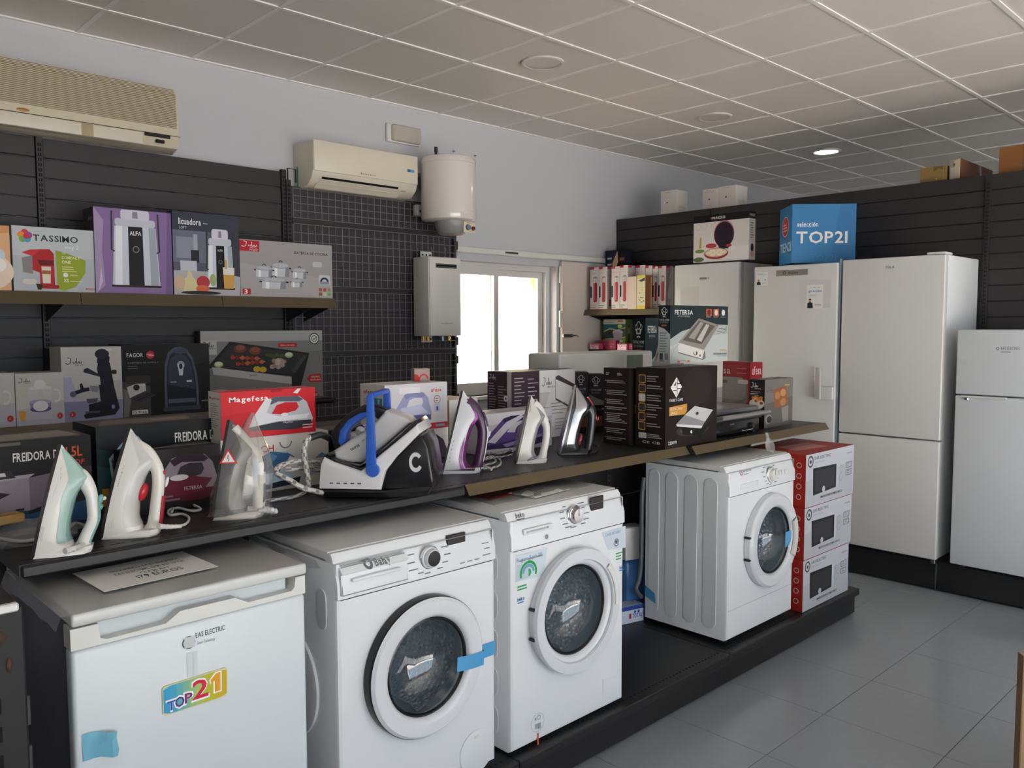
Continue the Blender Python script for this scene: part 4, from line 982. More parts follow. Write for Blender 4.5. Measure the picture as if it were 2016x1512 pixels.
def f(a):
    a.R('#5a5c6c', 0, 0, 1, 1); a.R('#6f7182', 0, .4, .5, .78); a.R('#8f92a2', .05, .45, .3, .7); a.R('#3b3d4b', 0, .78, 1, 1); a.R('#a9abb6', .3, .5, .36, .74); a.R('#23242e', .26, .4, .38, .55); a.R('#b6b4b6', 0, 0, 1, .3)
    a.P('#3e3f4b', (.62, .3), (1, .25), (1, .95), (.8, .9)); a.R('#c6c7d0', .1, .3, .34, .42)
    a.T('#eceef2', 'licuadora', .09, .85, .075, .33, b=1); a.T('#c9ccd4', 'LOFT', .1, .795, .035, .10); a.R('#a8abb6', .45, .87, .52, .88)
    juicer(a, .70, .42, .62, .1); a.T('#dddfe4', 'ALFA', .70, .55, .03, .08, al='c')
    a.E('#d9cf9c', .23, .13, .12, .1); a.P('#d9cf9c', (.17, .18), (.29, .18), (.25, .3), (.21, .3)); a.E('#b93a46', .43, .17, .1, .075); a.E('#d86b4a', .42, .09, .1, .045); a.E('#a9b77c', .58, .2, .05, .075); a.E('#d3b59a', .08, .15, .08, .09); a.E('#2a2728', .4, .04, .3, .022)
    a.P('#d7a24e', (.75, .1), (.90, .1), (.91, .27), (.74, .27)); a.P('#e9e4da', (.74, .27), (.91, .27), (.915, .36), (.735, .36)); a.P('#d7a24e', (.77, .34), (.8, .34), (.8, .45), (.77, .45))
carton(wallbox(338, 469, 414, -.40, US, .16), 'kitchen photo juicer box with fruit on its front, between the purple and grey boxes', '#50525e', f, name='juicer_box')
def pot(a, x, y, w, h):
    a.P('#c9ccd0', (x, y), (x+w, y), (x+w, y+h*.75), (x, y+h*.75)); a.P('#8b8e94', (x+w*.75, y), (x+w, y), (x+w, y+h*.75), (x+w*.8, y+h*.75)); a.P('#f0f1f2', (x+w*.15, y), (x+w*.3, y), (x+w*.3, y+h*.75), (x+w*.15, y+h*.75))
    a.E('#9b9ea4', x+w/2, y+h*.77, w*.54, h*.2); a.E('#b9bcc2', x+w/2, y+h*.8, w*.48, h*.16); a.ring('#2c2c30', x+w/2, y+h*1.0, w*.12, .4, h*.16, 0, 180)
    for s in (-.12, 1.0): a.RR('#2c2c30', x+w*s, y+h*.55, x+w*s+w*.13, y+h*.68, .02)
def f(a):
    a.R('#a39f9e', 0, 0, 1, 1); a.P('#aca8a7', (0, 0), (1, 0), (1, .35), (0, .6)); a.P('#bd2a33', (0, .80), (.20, .80), (.2, .985), (0, .985))
    art_jata(a, '#f0eded', .02, .85, .17, .12); a.T('#e6dede', 'hogar', .1, .815, .035, .09)
    a.T('#3a3738', 'BATERÍA DE COCINA', .57, .80, .048, .38, b=1, sh=.12)
    for q in ((.33, .38, .18, .25), (.16, .36, .17, .2), (.55, .36, .15, .19), (.22, .16, .25, .2), (.53, .2, .12, .15)): pot(a, *q)
    a.RR('#c3c4c6', .77, .58, .88, .68, .04); a.RR('#c6ccd2', .84, .26, .97, .44, .02); a.ring('#3a3c42', .905, .32, .05, .45, .08, 0, 180); a.R('#8d949c', .85, .27, .96, .32)
    for i in range(3):
        for j in range(2): a.R(('#a06a3c', '#c04a3a', '#7f9a5c')[i] if j else ('#8d5a34', '#c9c2b8', '#79a65c')[i], .84+i*.05, .06+j*.08, .875+i*.05, .12+j*.08)
    a.R('#b8232c', .02, .05, .1, .15); a.T('#f2eeee', '3', .035, .06, .08, .035, b=1)
carton(wallbox(471, 653, 470, -.40, US, .2), 'grey saucepan set box at the right end of the upper shelf', '#9a9695', f, name='saucepan_box')

# lower wall shelf
def citrus(a, blue=1):
    a.R('#d6d2ca', 0, 0, 1, 1); a.P('#c3c1c6', (0, 0), (1, 0), (1, .45), (0, .3)); a.R('#b9b9c6', 0, 0, 1, .10); art_jata(a, '#4b4a4d', .06, .80, .26, .11)
    a.E('#e9e7e3', .5, .70, .24, .06); a.E('#f1efec', .5, .78, .12, .09); a.P('#dcd9d6', (.24, .68), (.76, .68), (.7, .3), (.3, .3)); a.P('#8f8cb6', (.27, .44), (.73, .44), (.70, .28), (.3, .28)); a.E('#b5b2cd', .5, .44, .23, .05)
    a.E('#5e5a8c', .5, .30, .22, .06); a.E('#eceae6', .5, .36, .16, .10); a.ring('#e6e3df', .83, .55, .11, .35, .14, -110, 110); a.P('#e6a03a', (.05, .25), (.19, .25), (.17, .10), (.08, .10)); a.E('#e6a03a', .12, .26, .07, .02); a.R('#d8d4cc', .44, .5, .56, .68)
    a.E('#c23a34', .90, .15, .06, .06); a.T('#efe6e2', '3', .88, .13, .04)
carton(Bx(-85, 738, uR=27, vT=738, Y=-.39, zb=LS, d=.2), 'citrus juicer box cut by the left edge on the lower shelf', '#cfcac2', citrus, name='juicer_box')
carton(wallbox(29, 124, 736, -.39, LS, .2), 'citrus juicer box with an orange glass, left of the espresso box', '#cfcac2', citrus, name='juicer_box')
carton(wallbox(94, 234, 686, -.165, LS, .07), 'dark plain box standing behind the espresso box', '#33332f', name='plain_box')
def f(a):
    a.R('#d3cfc8', 0, 0, 1, 1); a.R('#8e8fae', 0, 0, 1, .27); a.P('#c2c0be', (0, .27), (1, .27), (1, .55), (0, .4)); art_jata(a, '#46454a', .07, .75, .29, .11); a.P('#bdbad0', (0, .27), (.25, .27), (.15, .6), (0, .6))
    a.P('#23232a', (.33, .08), (.36, .03), (.86, .06), (.94, .15), (.86, .45), (.80, .78), (.60, .80), (.58, .70), (.62, .25), (.42, .22), (.42, .12)); a.P('#1e1e24', (.58, .78), (.60, .93), (.72, .95), (.80, .85), (.78, .75)); a.E('#2b2b33', .67, .90, .12, .07); a.RR('#2b2b33', .82, .62, .91, .68, .02)
    a.P('#d3d1d0', (.34, .66), (.62, .60), (.63, .48), (.36, .52)); a.P('#34343c', (.36, .70), (.42, .72), (.62, .62), (.62, .59), (.35, .66)); a.P('#8e8e96', (.45, .48), (.60, .46), (.58, .38), (.46, .40)); a.P('#5f5f68', (.38, .30), (.58, .30), (.55, .24), (.40, .24))
    a.L('#26262d', [(.18, .38), (.34, .42), (.44, .43)], .05); a.E('#6b6b73', .17, .37, .05, .04); a.E('#8088b0', .83, .17, .03, .03); a.P('#26262c', (.28, .5), (.32, .52), (.36, .42), (.3, .4)); a.R('#55555e', .36, .10, .60, .13)
    a.RR('#eae7e2', .74, .945, .84, .97, .01); a.E('#c23a34', .15, .10, .05, .04); a.T('#f0e8e4', '2', .135, .085, .03)
carton(wallbox(119, 238, 684, -.385, LS, .19), 'espresso machine box in cream and lilac, left of the black capsule coffee box', '#c8c3bb', f, name='coffee_machine_box')
def f(a):
    a.R('#1e1c1c', 0, 0, 1, 1); a.P('#2c2a29', (.5, .6), (1, .75), (1, 1), (.6, 1)); a.P('#4a4846', (0, .0), (.3, .0), (.3, .42), (.0, .5)); a.P('#7d7a78', (0, .0), (.05, .0), (.1, .35), (0, .4))
    a.T('#d8d6d2', 'FAGOR', .05, .83, .055, .18, b=1); a.E('#c8283c', .31, .855, .045); a.R('#e8dada', .27, .86, .33, .868); a.R('#e8dada', .29, .84, .35, .848); a.T('#9c9a98', 'CAFETERA DE CÁPSULA', .06, .74, .02, .34); a.greek('#77757a', .06, .2, .70, 2, .03, .008)
    g = [(.46, .06), (.46, .45), (.47, .72), (.51, .88), (.58, .95), (.66, .96), (.73, .92), (.8, .8), (.84, .6), (.86, .35), (.86, .06)]
    a.P('#55596a', *g); a.P('#23242c', *[(.66+(x-.66)*.86, .05+(y-.05)*.95) for x, y in g]); a.P('#3b3f4c', *[(.66+(x-.66)*.8, .3+(y-.3)*.85) for x, y in g if y > .3]); a.E('#4a4e5e', .66, .9, .09, .04)
    a.E('#a7abb4', .655, .70, .045, .055); a.P('#d5d8de', (.62, .70), (.69, .70), (.675, .55), (.635, .55)); a.E('#15151a', .655, .68, .02, .04); a.R('#8f939c', .53, .45, .60, .47); a.R('#c9ccd2', .72, .45, .78, .48); a.RR('#40444f', .44, .05, .88, .11, .02); a.R('#5a5f70', .5, .16, .82, .22)
    a.P('#cfccc6', (.04, .42), (.24, .50), (.25, .36), (.07, .27)); a.E('#2e2b28', .145, .41, .035); a.P('#3e3e42', (.07, .26), (.25, .35), (.36, .29), (.17, .2)); a.L('#191919', [(.1, .25), (.29, .32)], .01); a.L('#191919', [(.14, .23), (.32, .305)], .01)
    a.R('#e6e4df', .09, .04, .265, .095); a.T('#222', 'Caffitaly', .1, .052, .03, .155, b=1); a.T('#b5b3b0', 'UNICA', .89, .16, .022, .08, b=1); a.RR('#3a3836', .03, .46, .30, .57, .01)
carton(wallbox(239, 411, 679, -.38, LS, .2), 'black capsule coffee machine box beside the espresso box', '#1c1a1a', f, name='coffee_machine_box')
def f(a):
    a.R('#7e7d7a', 0, 0, 1, 1); a.P('#b3b1ad', (0, .86), (1, .86), (1, 1), (0, 1)); a.P('#8b8a87', (0, .6), (1, .72), (1, .86), (0, .86)); a.R('#c6c3c0', 0, .69, .12, .88); art_jata(a, '#45444a', .005, .76, .1, .1)
    a.P('#2b2a2b', (.03, .50), (.22, .86), (.88, .68), (.80, .22), (.72, .22), (.72, .36), (.08, .52)); a.P('#3a393a', (.07, .54), (.24, .82), (.82, .67), (.73, .38)); a.P('#bdbab6', (.08, .53), (.72, .35), (.72, .25), (.09, .43)); a.T('#5a5856', 'jata', .37, .39, .03, .06)
    a.P('#4b4a48', (.75, .40), (.86, .64), (.83, .66), (.72, .44))
    for x, y in ((.3, .76), (.42, .73)): a.E('#7d4631', x, y, .05, .055); a.E('#9a5a40', x, y+.015, .035, .035)
    for x0, y0, x1, y1 in ((.23, .65, .46, .62), (.27, .56, .5, .58)):
        a.L('#c9a25e', [(x0, y0), (x1, y1)], .012)
        for k in range(6): a.E(('#b5452f', '#8a3a24', '#c96a45')[k % 3], x0+(x1-x0)*k/6+.01, y0+(y1-y0)*k/6, .018, .028)
    for k in range(14): a.E(random.choice(('#b89c92', '#cdb6ac', '#a3867c')), .6+random.uniform(-.05, .08), .55+random.uniform(-.07, .06), .022, .03)
    for k in range(6): a.E('#4a5b33', .52+.025*k, .68-.008*k+random.uniform(-.02, .02), .02, .025)
    for x, y in ((.13, .56), (.70, .66)): a.E('#b3c07a', x, y, .035, .04); a.E('#dfe3c0', x, y+.01, .028, .026)
    for x, y in ((.43, .48), (.48, .47)): a.E('#d2b13c', x, y, .03, .04)
    a.E('#b2382f', .5, .30, .0001); a.RR('#c0322f', .61, .77, .77, .83, .012); a.T('#f0dcd8', 'PIEDRAS DE ASAR', .63, .785, .022, .12)
    a.E('#3a3a36', .925, .885, .045); a.E('#e6e6e0', .925, .885, .038); a.ring('#3a3a36', .925, .885, .026, .2); a.L('#3a3a36', [(.91, .885), (.922, .87), (.945, .905)], .012)
    a.P('#b8302e', (.85, .31), (.88, .37), (.98, .38), (.98, .26), (.88, .26)); a.T('#f0d8d4', 'CONTROL', .89, .325, .025, .08, b=1); a.T('#f0d8d4', 'ELECTRÓNICO', .885, .285, .022, .09, b=1)
    a.E('#2f2625', .13, .1, .15, .12); a.ring('#c3c0bc', .13, .1, .16, .08, .13); a.E('#a83a34', .93, .05, .028, .07); a.T('#e8cfca', '30', .915, .06, .04, .03)
def fl_(a): a.R('#3b3a38', 0, 0, 1, 1); a.P('#6f6d69', (.6, 0), (1, 0), (1, 1), (.7, 1))
carton(Bx(394, 652, uR=634, vT=652, Y=-.165, zb=LS, d=.06), 'large grey griddle box with grilled food, in front of the wire grid', '#6a6966', f, fl_, name='griddle_box')
tr = tag(M().rbox(0, 0, 0, .42, .28, .03, .006, 2).build('griddle_plate', BLACKG, loc=(W(570, 800, Y=-.62).x, -.42, LS), yaw=0), 'flat black griddle plate lying at the end of the lower shelf', 'griddle')
M().rbox(.03, .02, .029, .39, .26, .036, .003, 1).build('cooking_surface', BLACK, tr)
M().tube([(.03, -.004, .02), (.03, -.03, .022), (.39, -.03, .022), (.39, -.004, .02)], .008, 8).build('tray_handle', DARK, tr)

# ================================================================== BOXES ON THE ISLAND
C1 = CT+.001
def stand(u, vT, uR, y, d=.22, uL=None, z=C1, yaw=0., w=None): return Bx(u, vT, uR=uR, vT=vT, Y=y, zb=z, yaw=yaw, w=w, **({'uL': uL} if uL is not None else {'d': d}))
def fryer(a, x, y, w, h):
    g = lambda *p: [(x+u*w, y+v*h) for u, v in p]
    a.P('#8b828c', *g((0, .05), (0, .7), (.55, .72), (.55, .0))); a.P('#6f6670', *g((.55, 0), (.55, .72), (.95, .8), (.95, .18))); a.P('#a49ca4', *g((0, .7), (.1, .78), (.62, .8), (.55, .72)))
    a.P('#2c2a2e', *g((.02, .74), (.08, .92), (.34, .92), (.4, .75))); a.P('#c9c6c4', *g((.14, .8), (.17, .88), (.28, .88), (.29, .8))); a.P('#2b2225', *g((.0, .42), (.2, .47), (.34, .42), (.2, .32), (0, .33))); a.R('#23232a', x+.38*w, y+.02*h, x+.48*w, y+.07*h)
def f(a):
    a.R('#191819', 0, 0, 1, 1); a.P('#24466a', (0, .0), (1, .0), (1, .25), (.5, .16), (0, .2)); a.P('#1c3a4a', (0, .2), (.5, .16), (.5, .22), (0, .28))
    fryer(a, .16, .2, .64, .52); a.P('#3a2f33', (.72, .55), (.8, .64), (1, .64), (1, .56)); a.T('#d8d5cf', 'FREIDORA DE', .40, .77, .10, .37, b=1); a.T('#d05a2c', '1.5L', .80, .77, .12, .13, b=1); a.T('#c33a2a', 'X-DF', .78, .67, .06, .16, b=1, sh=.2); a.R('#57544e', .22, .955, .46, .99)
b = stand(-90, 885, 178, -2.2, .24); b.h = zat(W(10, 871, Y=-2.2), 871)-C1
def ft(a): a.R('#4a4641', 0, 0, 1, 1); a.P('#8b877d', (.3, .1), (.95, .15), (.9, .8), (.35, .7)); a.P('#6a655c', (.0, .3), (.3, .2), (.35, .7), (0, .8))
carton(b, 'black fryer box with orange capacity print, behind the mint iron', '#1c1b1b', f, None, None, ft, name='fryer_box')
def f(a):
    a.R('#16181a', 0, 0, 1, 1); a.P('#1e3338', (0, 0), (.6, 0), (.35, .6), (0, .75)); a.P('#27484f', (0, 0), (.3, 0), (.12, .5), (0, .55))
    a.P('#9fbcc0', (.09, .62), (.2, .80), (.32, .86), (.36, .78), (.34, .2), (.12, .2)); a.P('#4a434c', (.11, .6), (.2, .77), (.33, .82), (.33, .15), (.14, .15)); a.P('#c9c4c0', (.12, .6), (.2, .75), (.29, .8), (.21, .62)); a.E('#3a3438', .17, .64, .035, .05); a.E('#d8d4ce', .17, .64, .022, .03)
    a.P('#8ab0b4', (.36, .66), (.44, .70), (.72, .44), (.76, .3), (.5, .3)); a.P('#b09a58', (.38, .64), (.45, .66), (.68, .42), (.7, .32), (.48, .36)); a.P('#5a3a32', (.40, .6), (.46, .62), (.6, .46), (.5, .42)); a.R('#a63a2e', .38, .52, .41, .6); a.E('#2f2c2e', .72, .38, .04, .06)
    a.T('#dedbd5', 'FREIDORA DE', .62, .74, .12, .37, b=1); a.T('#c58a2e', 'JF-813', .79, .61, .07, .16, b=1, sh=.2)
    for k in range(2): a.R('#c58f2c', .03, .06+.12*k, .08, .15+.12*k)
def fl_(a):
    a.R('#1b1b1c', 0, 0, 1, 1); a.T('#b88a34', 'JF-813', .15, .82, .06, .4, b=1, sh=.2); a.P('#2b2f40', (.55, .45), (.98, .4), (.98, .8), (.8, .85)); a.greek('#a7a5a2', .5, .9, .36, 9, .035, .014)
def ft(a): a.R('#3f3a35', 0, 0, 1, 1); a.P('#6d6256', (.05, .2), (.7, .15), (.9, .7), (.2, .8)); a.P('#8a7c6c', (.5, .3), (.8, .2), (.85, .5), (.55, .6))
carton(stand(188, 842, 429, -2.13, uL=143), 'black fryer box with gold model print, behind the white iron', '#191a1b', f, fl_, None, ft, name='fryer_box')
def f(a):
    a.R('#1d1a1c', 0, 0, 1, 1); a.P('#2c2728', (0, .8), (1, .82), (1, 1), (0, 1)); art_iron(a, .25, .1, .75, .78, '#8b8089', '#571c2c', '#35222f', '#3a3238'); a.P('#6b2236', (.28, .2), (.8, .25), (.92, .45), (.6, .55), (.4, .5)); a.T('#b9a9ae', 'FETERSA', .6, .3, .06, .2, b=1); a.greek('#7d6c72', .3, .6, .22, 2, .06, .03); a.E('#d8d0d2', .55, .52, .1, .05)
def fl_(a): a.R('#1c1a1c', 0, 0, 1, 1); a.T('#b33a34', 'FETERSA', .2, .85, .04, .5); a.greek('#a7a5a6', .2, .9, .74, 14, .045, .016)
b = Bx(247, 893, uR=430, vT=893, Y=-2.26, zb=C1, d=.10)
carton(b, 'dark iron box with a wine red iron printed, behind the white iron', '#1b191b', f, fl_, name='iron_box')
def f(a):
    a.R('#cfccc5', 0, 0, 1, 1); a.P('#c1beb9', (.55, 0), (1, 0), (1, 1), (.6, 1)); a.T('#b8272d', 'BOSCH', .17, .72, .12, .3, b=1); a.ring('#6f7074', .58, .87, .06, .2, None, 180, 360)
    a.P('#3f6f9c', (.28, .28), (.32, .6), (.44, .72), (.6, .66), (.66, .58), (.62, .3)); a.P('#6a93b5', (.33, .55), (.44, .69), (.5, .62), (.4, .4)); a.P('#e4e4e4', (.62, .6), (.7, .5), (.66, .3), (.5, .3)); a.P('#b4cbdc', (.28, .30), (.6, .36), (.64, .16), (.35, .1)); a.P('#26303c', (.3, .12), (.72, .2), (.7, .08), (.35, .04)); a.P('#6b7a95', (.86, .5), (.93, .6), (1, .5)); a.P('#8fa0b4', (.8, .2), (1, .24), (1, .4), (.84, .36))
def fl_(a): a.R('#c8c4bb', 0, 0, 1, 1); a.greek('#8f8c86', .15, .9, .8, 8, .08, .02)
bb = Bx(434, 869, uR=646, vT=868, Y=-2.2, zb=C1, uL=413)
bosch = carton(bb, 'white iron box with blue iron, lying under the red iron box', '#cbc8c1', f, fl_, name='iron_box')
bb2 = Bx(434, 772, uR=620, vT=773, Y=-2.205, zb=C1+bb.h+.001, uL=410)
def f(a):
    a.R('#c3202a', 0, 0, 1, 1); a.P('#cf2a31', (0, .5), (1, .7), (1, 1), (0, 1))
    art_iron(a, .28, .08, .69, .76, '#b9b9c0', '#34383f', '#565b66', '#c3202a'); a.P('#d9d9dc', (.27, .22), (.33, .46), (.46, .83), (.52, .78), (.46, .5), (.6, .4), (.93, .42), (.9, .32), (.55, .3)); a.T('#f1ece8', 'Magefesa', .08, .78, .11, .40, b=1); a.T('#dfe0e2', 'Magefesa', .64, .25, .04, .1); a.P('#d8d8da', (.75, .9), (.8, .99), (.84, .99), (.80, .88)); a.greek('#e6b9b6', .85, .97, .16, 2, .06, .025); a.RR('#a51c24', .51, .94, .63, 1.0, .02)
def fl_(a): a.R('#d6d0c4', 0, 0, 1, 1); a.T('#b33a3a', 'Magefesa', .06, .84, .06, .85, b=1); a.greek('#8f8a80', .15, .85, .74, 12, .045, .016); a.R('#5a564e', .15, .08, .35, .2)
carton(bb2, 'bright red iron box on top of the white iron box with blue iron', '#c3202a', f, fl_, name='iron_box')
def f(a): a.R('#1c1b1d', 0, 0, 1, 1); a.T('#c9a24a', '0u', .55, .3, .25, .12, b=1)
def ft(a): a.R('#2b292a', 0, 0, 1, 1); a.P('#6b6660', (.05, .1), (.9, .2), (.95, .5), (.1, .4)); a.P('#4b4744', (.2, .6), (.9, .55), (.8, .9), (.25, .85))  # paler patches are reflections on the crumpled lid, put into its colour
carton(Bx(632, 850, uR=762, vT=850, Y=-2.02, zb=C1, d=.3), 'black box with a glossy crumpled lid behind the steam station', '#1b1a1b', f, None, None, ft, name='plain_box')
def f(a):
    a.R('#cfcbc9', 0, 0, 1, 1); a.P('#dedad8', (0, .6), (1, .8), (1, 1), (0, 1)); art_iron(a, .35, .0, .66, .85, '#4a3a4a', '#302833', '#2b222d', '#cfcbc9'); a.P('#d6d2d6', (.45, .25), (.55, .55), (.8, .75), (.84, .7), (.62, .5), (.52, .2)); a.E('#3a303a', .68, .42, .08)
ub = Bx(700, 838, uR=882, vT=860, Y=-2.2, zb=C1, d=.14)
carton(ub, 'white iron box with a dark purple iron, under the lilac iron box', '#c9c6c3', f, name='iron_box')
def f(a):
    a.R('#cfcccf', 0, 0, 1, 1); a.R('#b52a34', 0, 0, 1, .13); a.T('#b8242e', 'ufesa', .73, .80, .085, .17, b=1); a.ring('#8c3a44', .83, .63, .055, .15); a.greek('#8c3a44', .80, .87, .645, 2, .05, .015); a.RR('#b4bfd0', .78, .36, .88, .55, .02); a.R('#3a56a0', .815, .39, .845, .48)
    art_iron(a, .12, .14, .62, .68, '#9a9cc0', '#4b4f7c', '#8587ac', '#cfcccf'); a.P('#b9bad2', (.2, .3), (.25, .5), (.55, .55), (.68, .36)); a.R('#8fa3b8', .8, .04, .95, .09); a.R('#dedbdc', .22, .8, .55, .93)
    for k in range(5): a.R('#d9a9ad', .1+.14*k, 0, .105+.14*k, .13)
def fl_(a):
    a.R('#d6d1ca', 0, 0, 1, 1); a.R('#b52a34', 0, 0, 1, .12); a.T('#b8242e', 'ufesa', .15, .80, .085, .42, b=1); a.R('#3aa7b0', .58, .42, .9, .72); a.P('#c9d2d4', (.7, .42), (.74, .7), (.78, .7), (.8, .42)); a.greek('#8f8c88', .15, .4, .68, 8, .045, .016); a.R('#3aa7b0', .3, .14, .6, .25)
ub2 = Bx(757, 757, uR=880, vT=759, Y=-2.215, zb=C1+ub.h+.001, uL=709)
carton(ub2, 'white iron box with a lilac iron and red band, behind the blue handle', '#d0ccc8', f, fl_, name='iron_box')
b = Bx(816, 752, uR=846, vT=738, Y=-2.13, zb=ub2.A.z+ub2.h+.001, yaw=-.35, d=.05); b.h = .05
def f(a): a.R('#a8908a', 0, 0, 1, 1); a.P('#c03028', (0, 0), (.4, 0), (.25, .5), (0, .6)); a.ring('#c03028', .6, .2, .3, .3, .4, 0, 180)
carton(b, 'small tilted brown and red carton on top of the lilac iron box', '#9c8780', f, name='small_box')
def f(a): a.R('#d6d3cf', 0, 0, 1, 1); a.T('#3a3838', 'PRINCESS', .1, .35, .12, .8, b=1)
carton(Bx(884, 790, uR=940, vT=788, Y=-1.9, zb=C1, d=.2), 'open white carton between the lilac iron box and the window', '#b89f86', f, name='plain_box')
def f(a):
    a.R('#b9b5ba', 0, 0, 1, 1); a.P('#cfcbd0', (0, .7), (1, .8), (1, 1), (0, 1)); art_iron(a, .05, .05, .9, .85, '#57407a', '#3a2b58', '#2e2a44', '#b9b5ba'); a.P('#c6c0cc', (.1, .3), (.35, .75), (.55, .9), (.6, .85), (.42, .65), (.2, .25)); a.E('#4a3a66', .55, .45, .08); a.P('#8d84a8', (.3, .2), (.85, .35), (.85, .28), (.35, .12))
carton(Bx(944, 820, uR=1086, vT=817, Y=-2.12, zb=C1, d=.14), 'white iron box with a violet iron, behind the purple iron', '#bdb9bc', f, name='iron_box')
def f(a):
    a.R('#3d3038', 0, 0, .42, 1); a.R('#c3c0c0', .42, 0, 1, 1); a.R('#dcd9d8', .42, .68, .70, 1); a.P('#d3d0cf', (.42, .2), (1, .1), (1, 1), (.7, 1)); a.greek('#a9a0a6', .04, .2, .9, 16, .052, .014); a.greek('#a9a0a6', .24, .4, .88, 14, .06, .014); art_jata(a, '#55535a', .46, .74, .16, .16)
    a.P('#8f8b8d', (.67, .90), (.99, .76), (.99, .38), (.67, .56)); a.P('#d4d2d1', (.68, .86), (.97, .72), (.97, .41), (.68, .58)); a.P('#4a4248', (.68, .9), (.72, .92), (1, .76), (.98, .72), (.68, .86)); a.R('#3a3438', .95, .66, .98, .72); a.P('#4a4248', (.68, .58), (.98, .4), (.98, .37), (.68, .55)); a.E('#dedcda', .52, .38, .06); a.E('#77727a', .5, .36, .02); a.R('#56505a', .58, .06, .61, .24); a.greek('#8f8a8e', .6, .9, .5, 4, .05, .012); a.greek('#8f8a8e', .66, .95, .26, 4, .05, .012)
def fl_(a): a.R('#3d3038', 0, 0, 1, 1); a.R('#bdbabb', .82, 0, 1, 1); a.greek('#a39aa0', .05, .38, .82, 20, .038, .012); a.greek('#a39aa0', .45, .8, .78, 18, .04, .012); art_jata(a, '#c9c2c6', .08, .88, .3, .08); a.E('#dedcda', .78, .62, .09); a.E('#77727a', .78, .62, .04); a.RR('#8f95b4', .68, .02, .95, .2, .03)
carton(Bx(1007, 733, uR=1132, vT=733, Y=-1.93, zb=C1, d=.17), 'aubergine and white toaster box in front of the window', '#4a3e46', f, fl_, name='toaster_box')
def fhome(a):
    a.R('#2c2b30', 0, 0, 1, 1); a.P('#77757a', (0, 0), (1, 0), (1, .22), (.5, .3), (0, .42)); art_hat(a, '#d0ced2', .45, .66, .5, .28); a.T('#aaa8ac', 'TOTAL HOME', .12, .52, .05, .68, b=1); a.T('#8a888c', 'BY FETERSA', .2, .44, .04, .5); a.R('#1d1b1d', 0, 0, 1, .1)
for i, (u0, u1, v) in enumerate(((1132, 1158.5, 733), (1159.5, 1190, 737))):
    carton(Bx(u0, v, uR=u1, vT=v, Y=-1.86-.04*i, zb=C1+.12, yaw=-.76, d=.14), ('left' if i == 0 else 'right')+' of two dark chef hat boxes behind the black iron', '#2a292d', fhome, name='toaster_box')
for i, (u0, u1, v) in enumerate(((1128, 1192, 815),)):
    b = Bx(u0, v, uR=u1, vT=v, Y=-1.90, zb=C1, yaw=-.6, d=.20); b.h = .118
    def f(a): a.R('#2a1f1b', 0, 0, 1, 1); a.P('#6a4630', (.1, .25), (.9, .3), (.9, .75), (.1, .65))
    carton(b, 'low dark brown box under the two chef hat boxes', '#221c1b', f, name='plain_box')
# white vented unit lying behind
b = Bx(1101, 700, uR=1285, vT=697, Y=-1.75, zb=C1, d=.24)
vt = empty('vented_unit', b.A, 0, 'long white vented unit standing behind the chef hat boxes', 'heater')
M().rbox(0, 0, 0, b.w, b.d, b.h, .012, 2).build('housing', WHITE2, vt)
M().rbox(.02, -.004, b.h-.13, b.w*.66, .002, b.h-.012, .004, 1).build('front_cover', WHITE2, vt)
for k in range(16): M().rbox(b.w*.70+k*.0095, -.004, b.h-.125, b.w*.70+k*.0095+.004, .003, b.h-.02, .001, 1).build('vent_slat', mat('#8e9a8f', .4, key='vent_grey_green', var=.05), vt)
FCL = '#211a17'
def fc_side(a):
    a.R('#251d1a', 0, 0, 1, 1); a.R('#3a302b', .94, 0, 1, 1)
    for x in (.08, .5): a.greek('#b5aca5', x, x+.2, .93, 2, .022, .01)
    for y in (.83, .70, .58, .48, .40, .31, .2, .08): a.E('#b5aca5', .08, y+.005, .02, .005); a.greek('#a59c95', .12, .9, y, random.choice((2, 3, 4)), .024, .010)
def fc_front(a):
    a.R(FCL, 0, 0, 1, 1); a.E('#2e2522', .6, .75, .3, .25)
    a.P('#e2deda', (.20, .885), (.30, .76), (.20, .63), (.09, .76)); a.P(FCL, (.19, .83), (.145, .78), (.185, .78)); a.L(FCL, [(.21, .86), (.21, .66)], .012); a.L(FCL, [(.21, .8), (.28, .8)], .012); a.L(FCL, [(.21, .74), (.28, .74)], .012); a.L(FCL, [(.13, .72), (.20, .72)], .012)
    a.T('#dcd8d4', 'FAMILY CARE', .075, .585, .035, .25, b=1); a.P('#c58f44', (.07, .52), (.40, .54), (.40, .45), (.36, .41), (.07, .41)); a.T('#e9d9c0', 'ECPACHO1', .09, .475, .035, .22); a.T('#e9d9c0', 'GRILL', .09, .425, .035, .13)
    a.E('#3d3734', .52, .2, .32, .08); a.E('#55504d', .52, .2, .25, .05)
    a.P('#1a1818', (.28, .32), (.32, .16), (.68, .1), (.86, .24), (.88, .36), (.6, .28)); a.P('#c0bfc0', (.36, .40), (.55, .50), (.92, .42), (.76, .28)); a.P('#8b8a8c', (.20, .30), (.36, .40), (.76, .28), (.70, .22)); a.P('#d0cfd0', (.2, .30), (.21, .27), (.68, .20), (.72, .23)); a.E('#3a3a3c', .6, .40, .03, .02); a.E('#d8d7d8', .49, .175, .018); a.P('#2b2a2b', (.70, .22), (.76, .28), (.90, .38), (.9, .33), (.72, .18)); a.R('#131212', .62, .07, .7, .12)
    a.T('#d9d5d1', '2200W', .055, .055, .04, .16, b=1)
